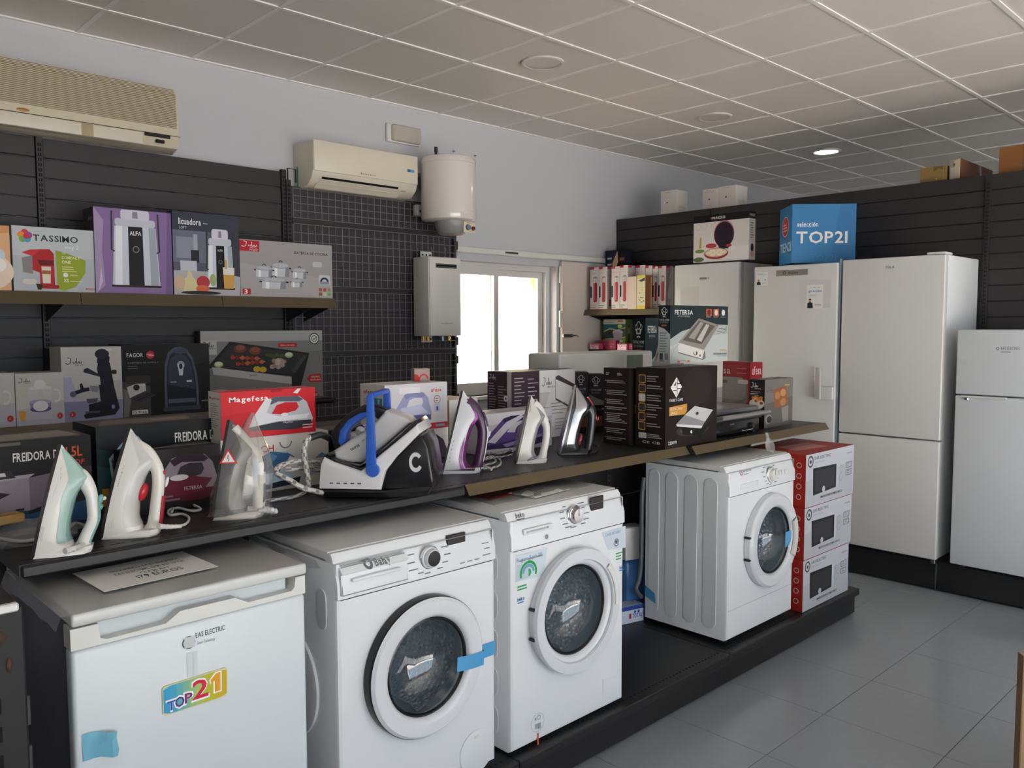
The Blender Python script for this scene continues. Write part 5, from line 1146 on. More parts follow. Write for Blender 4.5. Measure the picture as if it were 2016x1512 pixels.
def fc_left(a):
    a.R('#231c19', 0, 0, 1, 1)
    for k in range(6):
        y = .86-.118*k; a.RR('#bf8f45', .1, y-.05, .34, y+.055, .02); a.RR('#3b3532' if k != 2 else '#c9c7c5', .12, y-.04, .32, y+.045, .015); a.greek('#aaa29c', .38, .92, y+.03, random.choice((2, 3)), .03, .01)
    a.R('#e6e3df', .12, .12, .38, .185)
    for k in range(7): a.R('#26201d', .14+k*.034, .125, .152+k*.034, .18)
    a.greek('#aaa29c', .42, .92, .17, 3, .02, .008); a.T('#cfc9c4', 'CE CB', .25, .06, .03, .6)
fb = Bx(1309, 886, uR=1410, vT=725.6, Z=C1, uL=1251)
carton(fb, 'black contact grill box with a white diamond emblem, at the counter edge', FCL, fc_front, fc_left, name='grill_box')
fb1 = Bx(1241, 878, w=fb.w*.97, vT=726, Z=C1, uL=1188); fb1.A = fb1.A+Vector((0, 0, 0)); fb1.w = max(.06, fb.A.x-fb1.A.x-.012)
def ff(a): a.R(FCL, 0, 0, 1, 1); a.P('#d8d4d0', (.75, .80), (1, .88), (1, .66), (.9, .68)); a.R('#c58f44', .5, .42, 1, .53)
carton(fb1, 'black contact grill box with lists of text, left of the emblem box', FCL, ff, fc_side, name='grill_box')
def f(a): a.R('#b9b4af', 0, 0, 1, 1); a.E('#2b2828', .9, .5, .1, .08); a.P('#8f8a86', (0, 0), (1, 0), (1, .6), (0, .5))
carton(Bx(1346, 713, uR=1423, vT=713, Y=-2.27, zb=C1, d=.2), 'pale grey box behind the grill box with the diamond emblem', '#b5b0ab', f, name='plain_box')
def fet(full):
    def f(a):
        a.R('#a9b0ad', 0, 0, 1, 1); a.P('#b9bfbb', (0, 0), (1, 0), (1, .5), (.4, .45), (0, .3)); n = [(0, 1), (1, 1), (1, .66), (.8, .67), (.45, .64), (.18, .55), (0, .42)]; a.P('#243032', *n)
        a.T('#d6d6d0', 'FETERSA', .07, .845, .075, .3, b=1); a.T('#9fa6a4', 'electrónica', .12, .80, .035, .2)
        for k in range(3): a.R(('#a8583a', '#a8583a', '#40464a')[k], .60+.13*k, .82, .70+.13*k, .95); a.E(('#6d2f20', '#d6c9bd', '#d6d6d0')[k], .65+.13*k, .885, .03); a.greek('#9fa6a4', .6+.13*k, .7+.13*k, .80, 1, .02, .01)
        a.P('#77716c', (.13, .30), (.13, .18), (.55, .04), (.60, .07), (.58, .2)); a.P('#d8d4cf', (.13, .36), (.13, .20), (.54, .06), (.57, .20)); a.P('#8d8680', (.13, .36), (.47, .78), (.83, .66), (.57, .22)); a.P('#5e5854', (.2, .40), (.48, .74), (.76, .64), (.52, .32)); a.P('#9a938d', (.3, .44), (.5, .72), (.56, .70), (.4, .41)); a.P('#b9b2ab', (.44, .4), (.6, .68), (.66, .66), (.52, .36))
        a.E('#22201f', .42, .165, .035, .035); a.E('#d8d4cf', .415, .17, .018); a.E('#55504c', .50, .12, .012, .02); a.L('#3b3f40', [(.83, .6), (.95, .58), (.98, .64)], .012); a.L('#3b3f40', [(.8, .55), (.93, .52), (.97, .58)], .008); a.L('#8b9190', [(.02, .1), (.06, .25), (.15, .35)], .008)
        a.T('#d08a4c', 'JF-5200', .86, .18, .035, .11); a.T('#3d4344', 'TOSTADOR PLANO', .73, .12, .035, .25, b=1); a.T('#6a7071', 'FLAT TOASTER', .82, .085, .02, .16); a.R('#c8693c', .12, .015, .16, .05); a.R('#c8693c', .28, .015, .32, .05); a.greek('#b8835c', .17, .27, .035, 1, .02, .015)
    return f
def fet_l(a):
    a.R('#b4bbb8', 0, 0, 1, 1); a.P('#22292b', (0, 1), (1, 1), (1, .50), (.5, .6), (0, .64)); art_hat(a, '#d8dad6', .48, .80, .56, .17); a.T('#c3c7c4', 'TOTAL HOME', .06, .735, .03, .84, b=1); a.T('#9da3a1', 'BY FETERSA', .15, .695, .026, .7); a.R('#a86a34', .25, .64, .7, .67); a.greek('#5c6364', .1, .85, .52, 8, .045, .012); a.R('#3d4446', .12, .07, .4, .18); a.R('#7d8486', .55, .07, .85, .18); a.greek('#5c6364', .1, .6, .04, 1, .02, .012)
zt = fb.A.z+fb.h+.002
carton(Bx(1319, 700, uR=1432, vT=600.5, Y=-2.36, zb=zt, uL=1296), 'green grey flat toaster box standing on top of the grill boxes', '#aab1ae', fet(1), fet_l, name='toaster_box')
carton(Bx(1271, 640, uR=1400, vT=626, Y=-1.70, zb=C1+.02, uL=1245, w=.3), 'darker flat toaster box behind the one on the grill boxes', '#8f9694', fet(0), fet_l, name='toaster_box')
# red sandwich maker box, fried potato box
def f(a): a.R('#8f1f26', 0, 0, 1, 1); a.T('#d6b7b4', 'ufesa', .15, .78, .16, .75, b=1); a.greek('#b0585a', .2, .8, .64, 5, .07, .015)
def fl_(a):
    a.R('#9c2028', 0, 0, 1, 1); a.T('#d8b9b4', 'ufesa', -.0, .78, .13, .5, b=1); a.greek('#c07a78', .66, .95, .88, 2, .09, .014); a.RR('#8d8681', .03, .2, .95, .68, .14); a.RR('#9f9893', .1, .3, .9, .72, .14); a.P('#7f7873', (.02, .3), (.5, .08), (.95, .34), (.5, .22)); a.RR('#d9d2cc', .7, .60, .95, .68, .02); a.R('#6d6662', .3, .6, .42, .66)
carton(Bx(1477, 720, uR=1501, vT=714, Y=-2.15, zb=C1, yaw=-.15, d=.30), 'red sandwich maker box behind the chrome handled grill', '#96202a', f, fl_, name='sandwich_maker_box')
def f(a):
    a.R('#625e5b', 0, 0, 1, 1); a.P('#736f6d', (0, .5), (1, .6), (1, 1), (0, 1)); a.P('#8d5a3a', (.3, .78), (.75, .85), (.85, .45), (.35, .38)); a.E('#a8764c', .45, .65, .1, .08); a.E('#b88858', .65, .7, .1, .08); a.E('#a8764c', .65, .5, .1, .08); a.P('#86827f', (.6, .38), (.85, .42), (.85, .1), (.65, .08)); a.E('#8f8b89', .15, .18, .12, .10); a.E('#37343a', .17, .17, .09, .07); art_jata(a, '#4b484c', .06, .72, .25, .14); a.R('#b2a23c', .7, .84, .88, .87)
def fl_(a):
    a.R('#231f1e', 0, 0, 1, 1); art_jata(a, '#d8d5d2', .1, .80, .5, .14); a.greek('#a7a19d', .08, .9, .74, 3, .035, .01); a.E('#d0c8bf', .5, .50, .5, .11)
    for k in range(12): a.E(random.choice(('#c97a34', '#dc9a48', '#a8481f')), .2+random.random()*.65, .50+random.random()*.13, .11, .03)
    a.R('#1a1716', 0, 0, 1, .28)
carton(Bx(1506, 748, uR=1561, vT=748, Y=-2.50, zb=C1, uL=1476), 'grey fryer box with fried potatoes on its side, last box on the counter', '#4b4745', f, fl_, name='fryer_box')
# contact grill
g0 = Bx(1411, 850, uR=1502, vT=806, Y=-2.56, zb=C1, d=.25, yaw=.0)
cg = empty('contact_grill', g0.A, 0, 'black contact grill with a chrome bar handle, beside the grill box', 'grill')
M().rbox(0, .02, .008, g0.w, .27, .075, .01, 2).build('base', BLACKG, cg)
M().rbox(.01, .015, .08, g0.w-.01, .26, g0.h-.008, .012, 2).build('lid', STEEL, cg)
M().rbox(.004, .005, .075, g0.w-.004, .03, g0.h-.03, .006, 2).build('front_bar', BLACKG, cg)
M().tube([(.0, .03, .09), (-.004, -.03, .105), (g0.w*.5, -.035, .106), (g0.w+.004, -.03, .107), (g0.w, .03, .09)], .012, 12).build('handle', mat('#aeadac', .32, .7, key='satin_steel_bar', var=.04), cg)
M().lathe([(0, -.012), (.014, -.012), (.016, .0)], (g0.w*.82, .02, .04), 'y', 20).build('knob', DARK, cg)
a = Art(g0.w, g0.h); a.T('#8f8d8b', 'jata', .35, .38, .07, .08); a.greek('#b5b3b0', .6, .85, .12, 1, .05, .02); a.emit('printed_marks', cg, lambda x, y, e: (x, .0195-e, y))
for x in (.03, g0.w-.03):
    for y in (.04, .24): M().lathe([(0, 0), (.012, 0), (.012, .01), (0, .01)], (x, y, 0), 'z', 10).build('foot', RUBBER, cg)

# ================================================================== MICROWAVE BOXES
def mw_f(a):
    a.R('#b4b6bc', 0, 0, 1, 1); a.P('#bfc1c7', (0, .5), (1, .7), (1, 1), (0, 1)); a.ring('#3a3a40', .09, .86, .055, .28); a.E('#3a3a40', .09, .855, .018); a.T('#4a4a50', 'EAS ELECTRIC', .17, .88, .055, .32, b=1); a.T('#8a8b92', 'Smart Technology', .18, .81, .032, .2)
    a.P('#2a2a2c', (.14, .72), (.62, .70), (.62, .24), (.15, .2)); a.P('#c6c7cc', (.62, .70), (.66, .70), (.66, .25), (.62, .24)); a.P('#3a3a3d', (.18, .66), (.58, .65), (.58, .28), (.19, .25)); a.ring('#9a9ba2', .72, .42, .04, .2); a.ring('#9a9ba2', .72, .58, .035, .2); a.E('#b9babf', .36, .27, .03)
    for y in (.47, .62): a.RR('#77787f', .82, y-.06, .95, y+.06, .02); a.RR('#b9bbc1', .835, y-.045, .935, y+.045, .015); a.greek('#77787f', .85, .92, y+.02, 2, .04, .015)
    a.T('#5a5b62', 'EMW20L', .84, .84, .035, .12); a.T('#4a4a50', 'MICROONDAS MECÁNICO', .30, .11, .045, .45, b=1)
def mw_l(a):
    a.R('#a32b20', 0, 0, 1, 1); a.R('#d3cfcc', .70, .02, .80, .4)
    for k in range(4): a.ring('#d6b9b2', .9, .2+.2*k, .04, .25)
def mw_t(a): a.R('#a8392c', 0, 0, 1, 1); a.P('#c98e84', (.2, .3), (.7, .2), (.8, .6), (.3, .7))
ms = [(1579, 1216, 1668, 1108), (1582, 1105, 1674, 995), (1585, 992, 1679, 880)]
z = .1575
for i, (u, v, uR, vT) in enumerate(ms):
    b = Bx(u, v, uR=uR, vT=vT, Y=-2.80+.004*i, zb=z, d=.36)
    b.h = [.266, .266, .272][i]
    carton(b, ('lowest', 'middle', 'topmost')[i]+' of three stacked red sided microwave boxes', '#a32b20', mw_f, mw_l, None, mw_t if i == 2 else None, name='microwave_box', group='stacked microwave boxes', rough=.35, flap='#8d2a20')
    z += b.h+.001

# ================================================================== FRIDGE TOPS, GONDOLA TOP AND SMALL SHELF
def f(a):
    a.R('#d8d4cf', 0, 0, 1, 1); a.R('#161415', 0, .85, 1, 1); a.T('#dcd9d6', 'PRINCESS', .34, .90, .055, .24, b=1); a.R('#cf5a5a', .32, .91, .33, .95); a.R('#b3afac', 0, 0, .55, .3)
    a.P('#e3dfdb', (0, .3), (1, .3), (1, 0), (.0, 0)); a.E('#c06a8a', .56, .57, .185, .29); a.E('#2a1c2a', .56, .56, .175, .27); a.P('#2a1c2a', (.44, .4), (.68, .4), (.64, .26), (.48, .26)); a.E('#a02c34', .42, .17, .22, .12); a.E('#d9c7a4', .42, .19, .2, .09)
    for k in range(7): t = k*PI/3; a.E('#efe3cc', .42+(.12*math.cos(t) if k else 0), .19+(.05*math.sin(t) if k else 0), .055, .026)
    a.P('#b89a3a', (.11, .3), (.15, .3), (.15, .5), (.135, .56), (.12, .5)); a.E('#b3343a', .33, .34, .1, .05); a.E('#7a8a4a', .12, .24, .09, .04); a.E('#5b6a3a', .1, .06, .1, .05); a.E('#e8e4e0', .72, .27, .06, .045); a.E('#b3343a', .65, .32, .05, .03)
    for x in (.09, .2): a.ring('#b9b4b0', x, .76, .05, .1)
def fr_(a): a.R('#bdb8b2', 0, 0, 1, 1); a.R('#161415', 0, .85, 1, 1); a.T('#b9b6b3', 'PRINCESS', .1, .90, .05, .8, b=1); a.greek('#6a6562', .2, .8, .75, 7, .05, .02); a.E('#241a22', .5, .25, .25, .09); a.E('#b08c84', .5, .12, .3, .06)
F1 = W(1328, 522, X=2.10); f1z = zat(F1, 522)
b = Bx(1365, 520, uR=1474, vT=427, yaw=-PI/2, X=2.16, zb=f1z+.012, uS=1486)
carton(b, 'white crepe maker box with black band, standing on the leftmost tall freezer', '#cfcac5', f, None, fr_, name='crepe_maker_box')
f2z = zat(W(1485, 525, X=2.0), 525)
def f(a):
    a.R('#3577a8', 0, 0, 1, 1); a.P('#2f6d9e', (.6, 0), (1, 0), (1, 1), (.75, 1)); a.T('#d5d9db', 'selección', .08, .62, .08, .33, b=1); a.T('#dcdad4', 'TOP21', .07, .34, .2, .8, b=1); a.T('#3a80b2', 'TOP21', .3, .03, .12, .4, b=1)
def fl_(a): a.R('#2e72a8', 0, 0, 1, 1); a.E('#b8323c', .48, .66, .26, .17); a.P('#b8323c', (.3, .58), (.55, .5), (.38, .42)); a.ring('#d8d4d2', .48, .66, .27, .08, .175); a.greek('#e0c4c4', .3, .68, .68, 3, .05, .02); a.T('#c9d6de', 'TIEN21', .06, .22, .16, .9, b=1)
bs = [Bx(1559, 460, uR=1685, vT=402, yaw=-.70-.01*k, X=2.03, zb=f2z+.012, uL=1535) for k in range(40)]
b = min(bs, key=lambda q: abs(q.d-.30))
cb = carton(b, 'large glossy blue cardboard cube with shop lettering, on top of the fridges', '#3577a8', f, fl_, name='display_cube', rough=.18, flap='#2c6794', cat='display')
def f(a): a.E('#2b2828', .42, .48, .045); a.greek('#9a9690', .3, .7, .9, 1, .1, .02)
def f3(a): f(a); a.L('#77736e', [(.2, .82), (.3, .95), (.35, .8), (.5, .92), (.55, .8), (.7, .9)], .02)
def fs(a): a.greek('#a7a39d', .2, .9, .3, 4, .06, .02)
tz = 2.571
for i, (u0, u1, us, vT, ff, y_) in enumerate(((1301, 1331, 1361.5, 377, f, 0), (1383, 1414.5, 1416, 374, f3, 0), (1415, 1449, 1477, 368, f, 0))):
    b = Bx(u0, 400, uR=u1, vT=vT, yaw=-PI/2, X=2.66, zb=tz, d=.17)
    carton(b, ('white box standing alone on top of the slatted gondola', 'left box of the touching white pair on top of the gondola', 'right box of the touching white pair on top of the gondola')[i], '#d8d4cf', ff, None, fs, name='white_box', group='white boxes on the gondola top')
def f(a): a.R('#8f7546', 0, 0, 1, 1); a.P('#6f5a34', (.5, .7), (.7, .85), (.85, .75), (.9, 1), (.5, 1)); a.E('#d9c69a', .62, .2, .02); a.R('#a38a58', .86, 0, .88, 1)
carton(Bx(1811, 355, uR=1864, vT=332, yaw=-PI/2, X=2.68, zb=tz, d=.22), 'small tan cardboard box on top of the gondola, left of the brown box', '#8f7546', f, name='cardboard_box', rough=.7)
def f(a): a.R('#8a837a', 0, 0, 1, 1); a.R('#a7a29a', .1, .0, .6, .6); a.P('#b5a88e', (.6, 0), (1, 0), (1, 1), (.4, .9)); a.E('#5b5348', .42, .72, .12, .08)
def fr_(a): a.R('#74472c', 0, 0, 1, 1); a.P('#b9a7a0', (.56, 1), (.62, 1), (.70, 0), (.62, 0)); a.R('#6a4029', .7, 0, 1, 1)
b = Bx(1869, 345, uR=1890, vT=324, yaw=-PI/2, X=2.68, zb=tz, uS=1953)
b.h = zat(b.A+dirs(b.yaw)[0]*b.w, 311)-tz
carton(b, 'brown box with pale end and tape stripe on the gondola top, middle of three', '#74472c', f, None, fr_, name='cardboard_box', rough=.7)
def f(a):
    a.R('#7b5130', 0, 0, 1, 1); a.P('#3a2720', (.55, .4), (.62, .8), (.75, .55), (.9, .8), (.95, .4), (.8, .25), (.65, .25)); a.T('#3a2720', 'TM', .6, .08, .14, .3, b=1); a.R('#8a5c36', 0, 0, .5, 1)
carton(Bx(1966, 340, uR=2060, vT=291, yaw=-PI/2, X=2.68, zb=tz, d=.32), 'large orange brown cardboard box with black print, at the top right edge', '#7b5130', f, name='cardboard_box', rough=.7)
# thermos boxes
SS = 1.7565
def thermos(a):
    a.R('#d4cdca', 0, 0, 1, 1); a.R('#b32a34', 0, .95, .45, 1); a.R('#b32a34', 0, 0, 1, .02); a.greek('#a39c9a', .15, .95, .855, 1, .02, .006)
    a.RR('#8f8a8e', .36, .60, .84, .78, .04); a.R('#d9d6d6', .40, .60, .58, .74); a.R('#c9c6c8', .62, .60, .80, .74); a.RR('#9c2a34', .38, .18, .82, .64, .04); a.R('#c4565c', .44, .22, .54, .62); a.RR('#32325c', 0, .28, .2, .56, .03); a.R('#d6d2d4', .02, .56, .18, .63); a.greek('#6f8a64', .02, .7, .09, 2, .04, .016)
def thermos_r(a): a.R('#a39c9b', 0, 0, 1, 1); a.R('#b32a34', .05, .95, .5, 1); a.greek('#8a8383', .1, .8, .8, 9, .05, .008); a.R('#8f2630', .3, .08, .6, .24)
tb = [(1162, 1179, 527, 2.17, .09), (1179.5, 1195, 526, 2.17, .09), (1204, 1220, 525, 2.17, .09), (1220.5, 1236, 523, 2.17, .10), (1251, 1270, 523, 2.25, .10), (1271, 1284, 524, 2.25, .1), (1285, 1295, 525, 2.25, .1), (1296, 1311, 524, 2.25, .1)]
lab = ['leftmost thermos box on the small shelf by the shutter', 'second thermos box from the left on the small shelf', 'third thermos box from the left on the small shelf', 'fourth thermos box, just left of the plain white carton', 'thermos box standing behind the plain white carton', 'thermos box hidden behind the yellow sided food box', 'thermos box behind the right edge of the brown box', 'thermos box between the brown box and the clear bag']
for i, (u0, u1, v, X, d) in enumerate(tb):
    b = Bx(u0, 560, uR=u1, vT=v, yaw=-PI/2, X=X, zb=SS, d=d)
    carton(b, lab[i], '#cfc8c5', thermos, None, thermos_r, name='thermos_box', group='thermos boxes on the small shelf')
carton(Bx(1236, 560, uR=1253, vT=545, yaw=-PI/2, X=2.155, zb=SS, d=.06), 'plain cream carton in front of the thermos boxes', '#d9c3b4', name='plain_box')
def f(a):
    a.R('#d9cfae', 0, 0, 1, 1); a.R('#c9b23c', 0, 0, 1, .1); a.R('#d3c25c', 0, .9, 1, 1); a.P('#3f3a3a', (.2, .84), (.9, .92), (.95, .84), (.5, .8))
    for k in range(10): a.E(random.choice(('#6b8a3c', '#3f5a34', '#b9a84a')), .25+random.random()*.6, .2+random.random()*.4, .09, .018)
    for k in range(4): a.R('#a39a80', .1, .2+.14*k, .9, .205+.14*k)
def fr_(a): a.R('#8a5636', 0, 0, 1, 1); a.R('#c9b27c', .40, 0, .46, .96); a.R('#7a4a2e', .48, 0, 1, 1)
carton(Bx(1254, 560, uR=1270.5, vT=542, yaw=-PI/2, X=2.155, zb=SS, uS=1297), 'yellow fronted brown box on the small shelf', '#8a5636', f, None, fr_, name='food_box')
def f(a): a.R('#23263a', 0, 0, 1, 1); a.R('#1b1a1f', .6, 0, 1, 1); a.greek('#b5b8c4', .1, .4, .85, 3, .1, .03); a.E('#5f93a3', .38, .22, .14); a.E('#a9c9d0', .38, .22, .06); a.R('#8f8d90', .78, .1, .88, .5); a.P('#d9b48c', (.35, .78), (.6, .98), (.65, .8), (.42, .62)); a.R('#8d5432', .72, .82, .95, .87)
carton(Bx(1192, 520, uR=1231, vT=494, yaw=-PI/2, X=2.42, zb=SS, d=.1), 'dark blue box with a paper tag rising behind the thermos boxes', '#23263a', f, name='gadget_box')
# small shelf below
S2 = 1.4215
def f(a):
    a.R('#b9b78c', 0, 0, 1, 1); a.R('#d6d2c2', 0, .84, 1, 1); a.T('#5a5a50', 'fortissimo', .06, .88, .045, .4); a.R('#b33434', .66, .92, .9, .96); a.P('#2f6470', (0, .6), (.3, .72), (.6, .66), (1, .74), (1, .84), (0, .84)); a.P('#39453c', (0, .34), (1, .42), (1, .7), (.6, .62), (.3, .66), (0, .56)); a.P('#7fa032', (0, 0), (1, 0), (1, .4), (.4, .28), (0, .34))
    a.E('#cfcacf', .66, .56, .24, .09); a.P('#b3acb6', (.43, .55), (.89, .55), (.82, .3), (.5, .3)); a.L('#7d7780', [(.5, .54), (.8, .6)], .01); a.P('#d9d4d4', (.74, .3), (.9, .3), (.86, .08), (.78, .08)); a.E('#6a1f1c', .82, .17, .04, .06); a.E('#c9cf5a', .75, .77, .1, .06)
def fr_(a): a.R('#6f7440', 0, 0, 1, 1); a.P('#3b4034', (.3, .1), (.7, .1), (.6, .8), (.4, .8)); a.E('#8d8d84', .5, .62, .2, .12)
carton(Bx(1188, 676, uR=1231, vT=629, yaw=-PI/2+.12, X=2.34, zb=S2, uS=1245), 'green pressure cooker box under the small shelf', '#8d9150', f, None, fr_, name='cooker_box')
def f(a): a.R('#c26a80', 0, 0, 1, 1); a.P('#e6c3cb', (.1, 0), (.9, 0), (.9, .8), (.1, .8)); a.ring('#b3284c', .35, .66, .12, .3); a.R('#b3284c', .45, .62, .9, .68); a.E('#d6b3a8', .5, .2, .25, .15)
def g_(a): a.R('#962846', 0, 0, 1, 1); a.T('#d58aa0', 'candy', .2, .55, .12, .6); a.greek('#d58aa0', .3, .7, .35, 2, .1, .04)
for i, (u0, u1, v, ff, X) in enumerate(((1160, 1180, 676, f, 2.18), (1177, 1196, 670, g_, 2.24), (1196, 1212, 670, g_, 2.24), (1215, 1234, 677, f, 2.18), (1234, 1247, 677, g_, 2.2))):
    b = Bx(u0, 690, uR=u1, vT=v, yaw=-PI/2, X=X, zb=S2, d=.05)
    carton(b, ('pale pink small box, nearest the shutter', 'second small pink box from the shutter, dark pink', 'dark pink small box in front of the pressure cooker box', 'pale pink small box below the pressure cooker box', 'dark pink small box beside the darker toaster box')[i], '#b0405e', ff, name='pink_box', group='small pink boxes')

# ================================================================== IRONS STANDING ON THEIR HEELS
def lerp_tab(tab, t):
    for (a, x), (b, y) in zip(tab, tab[1:]):
        if t <= b: return x+(y-x)*(t-a)/(b-a)
    return tab[-1][1]
NB = [(0, .30), (.05, .31), (.10, .28), (.16, .235), (.3, .215), (.5, .22), (.58, .235), (.64, .275), (.70, .285), (.77, .225), (.86, .14), (.94, .06), (1, .012)]
WYT = [(0, .155), (.15, .175), (.4, .168), (.65, .125), (.85, .06), (.95, .025), (1, .004)]
HP = [(.62, .20), (.655, .275), (.60, .335), (.50, .372), (.36, .395), (.2, .415), (.09, .425), (.03, .41), (.02, .33)]
class Iron:
    def __init__(s, heel, tip, label, yaw, body, handle, sole, c=None, nb=NB, wy=WYT, hp=HP, gr=.036, hw=.05, name='steam_iron', heelcol=None):
        A = W(heel[0], heel[1], Z=C1); s.yaw = yaw; dx, dy = dirs(yaw); s.A = A
        xt = along(A, dx, tip[0]); Hh = zat(A+dx*xt, tip[1])-C1; s.H = Hh; s.sh = xt/Hh; s.nb = nb; s.wy = wy
        r = s.root = empty(name, A, yaw, label, 'iron')
        ts = s.ts = [0, .03, .06, .1, .14, .18, .24, .32, .4, .48, .55, .6, .64, .68, .72, .78, .84, .9, .95, .98, 1]
        m = M(); m.loft([s.ring(t) for t in ts], col=body if callable(body) else body); m.build('body', SHELL, r, ang=40)
        m = M(); sr = []
        for t in [0.015]+ts[3:]: w_ = lerp_tab(wy, t)*Hh*1.03+.001; sr.append([s.at(t, -w_, .002), s.at(t, -w_, -.006), s.at(t, w_, -.006), s.at(t, w_, .002)])
        m.loft(sr); m.build('soleplate', sole, r, ang=25)
        gr *= 1.32; pts = spline([Vector(s.at(t, 0, n*.965*Hh)) for t, n in hp], 5)
        m = M(); m.tube(pts, lambda t: gr*Hh*(1.2+.9*max(0, 1-t*2.6)+.35*max(0, t*4-3)), 14, col=handle, ry=hw*Hh*1.12, up=(1, 0, -.2)); m.build('handle', SHELL, r, ang=60)
        hc = heelcol or (handle if isinstance(handle, str) else '#d8d6d2')
        m = M(); w0 = lerp_tab(wy, 0)*Hh
        m.loft([[s.at(t, y*w0*k, n*Hh) for y, n in ((-1, .0), (-1.02, .2), (-.8, .40), (-.4, .455), (.4, .455), (.8, .40), (1.02, .2), (1, .0))] for t, k in ((0, 1.05), (.02, 1.05), (.045, .98), (.06, .85))], col=hc)
        m.build('heel_rest', SHELL, r, ang=40)
    def at(s, t, y, n): return (n+t*s.H*s.sh, y, t*s.H)
    def ring(s, t, k=1., k0=0., k1=1., n=14):
        w_, b_ = lerp_tab(s.wy, t)*s.H*k, lerp_tab(s.nb, t)*s.H*k; out = []
        for i in range(n+1):
            a = PI*(k0+(k1-k0)*i/n); c = math.cos(a)
            out.append(s.at(t, -w_*math.copysign(abs(c)**.75, c), b_*abs(math.sin(a))**.62))
        return out
    def patch(s, name, col, rows, k=1.012, mirror=True, m_=None):
        tt = sorted({r_[0] for r_ in rows}|{t for t in s.ts if rows[0][0] < t < rows[-1][0]})
        rows = [(t, lerp_tab([(q[0], q[1]) for q in rows], t), lerp_tab([(q[0], q[2]) for q in rows], t)) for t in tt]; k = max(k, 1.02)
        m = M(); m.loft([s.ring(t, k, a, b, 8) for t, a, b in rows], col=col, cap=False, closed=False)
        if mirror: m.loft([s.ring(t, k, 1-a, 1-b, 8) for t, a, b in rows], col=col, cap=False, closed=False)
        return m.build(name, m_ or SHELL, s.root, ang=60)
    def hpart(s, name, col, hp, gr, hw, m_=None):
        pts = spline([Vector(s.at(t, 0, n*s.H)) for t, n in hp], 4)
        m = M(); m.tube(pts, gr*s.H, 12, col=col, ry=hw*s.H, up=(1, 0, -.2)); return m.build(name, m_ or SHELL, s.root, ang=60)
    def text(s, fn):
        a = Art(1., .4); fn(a)
        def f(x, y, e):
            w_, b_ = lerp_tab(s.wy, x)*s.H, lerp_tab(s.nb, x)*s.H; sn = min(.98, y)**(1/.62); cc = math.sqrt(1-sn*sn)
            return s.at(x, -w_*cc**.75*1.014-e-.0006, b_*y)
        return a.emit('printed_marks', s.root, f)
    def ell(s, name, col, t, n, rt, rn, w, m_=None):
        bm = bmesh.new(); bmesh.ops.create_uvsphere(bm, u_segments=16, v_segments=10, radius=1)
        c = Vector(s.at(t, 0, n*s.H))
        for v in bm.verts: v.co = Vector((c.x+v.co.x*rn*s.H+v.co.z*rt*s.H*s.sh, v.co.y*w*s.H, c.z+v.co.z*rt*s.H))
        return M().bm(bm, 0, col).build(name, m_ or SHELL, s.root, ang=80)
def cord(root, pts, r, col, name='cord', sm=6, guard=None, n=8, weave=None):
    mw = Matrix.Translation(root.location) @ Matrix.Rotation(root.rotation_euler.z, 4, 'Z'); inv = mw.inverted()
    P = [inv @ Vector(p) for p in pts]
    m = M(); m.tube(P, r, n, col=weave or col, smooth=sm); m.build(name, SHELL, root, ang=60)
    if guard:
        P2 = spline([inv @ Vector(p) for p in guard], 8); m = M(); k = len(P2)
        m.tube(P2, lambda t: r*(1.9-.6*t)*(1+.14*math.sin(t*k*2.2)), 10, col=col); m.build('cord_guard', SHELL, root)
def cp(*q): return [W(u, v, Z=C1+.006+(e[0] if e else 0)) for u, v, *e in q]
SOLE = mat('#6c6763', .3, .9, key='soleplate_steel', bump=.02, bscale=60)
SOLED = mat('#3a3836', .35, .6, key='dark_soleplate', var=.05)
WHT = '#dcdad4'
# mint and white iron
i1 = Iron((72, 1092), (128, 876), 'mint green and white iron, nearest the camera at the left', -.42, WHT, '#dddbd6', SOLED, hp=[(.70, .15), (.70, .22), (.62, .30), (.52, .36), (.40, .40), (.28, .425), (.16, .40), (.07, .385), (.03, .38)], gr=.034)
i1.patch('water_tank', '#a3c0b6', [(.12, .16, .5), (.3, .17, .5), (.5, .12, .5), (.7, .10, .5), (.85, .1, .5), (.97, .08, .5)])
i1.patch('tank_window', '#7fa09f', [(.12, .34, .5), (.3, .34, .5), (.5, .33, .5), (.62, .36, .5)], 1.02)
i1.hpart('grip_pad', '#7faea8', [(.46, .425), (.38, .44), (.28, .455), (.16, .435), (.08, .42)], .014, .04)
i1.ell('steam_dial', '#6aa29c', .47, .43, .05, .03, .035); i1.ell('steam_button', '#d9d7d2', .48, .465, .018, .018, .014); i1.ell('spray_button', '#6aa29c', .40, .45, .03, .02, .03)
def f(a): a.T('#6f8f88', 'braun', .80, .72, .10, .10, rot=PI); a.T('#8aa39c', 'TexStyle 5', .66, .55, .06, .13, rot=PI); a.greek('#a9aba6', .16, .30, .40, 3, .12, .03)
i1.text(f)
cord(i1.root, cp((148, 1075, .02), (160, 1060, .01), (172, 1040), (150, 1030), (125, 1045), (85, 1058), (45, 1065), (0, 1060), (-40, 1050)), .0042, '#cfcdc8', guard=cp((128, 1085, .02), (150, 1078, .02), (165, 1072, .016)))
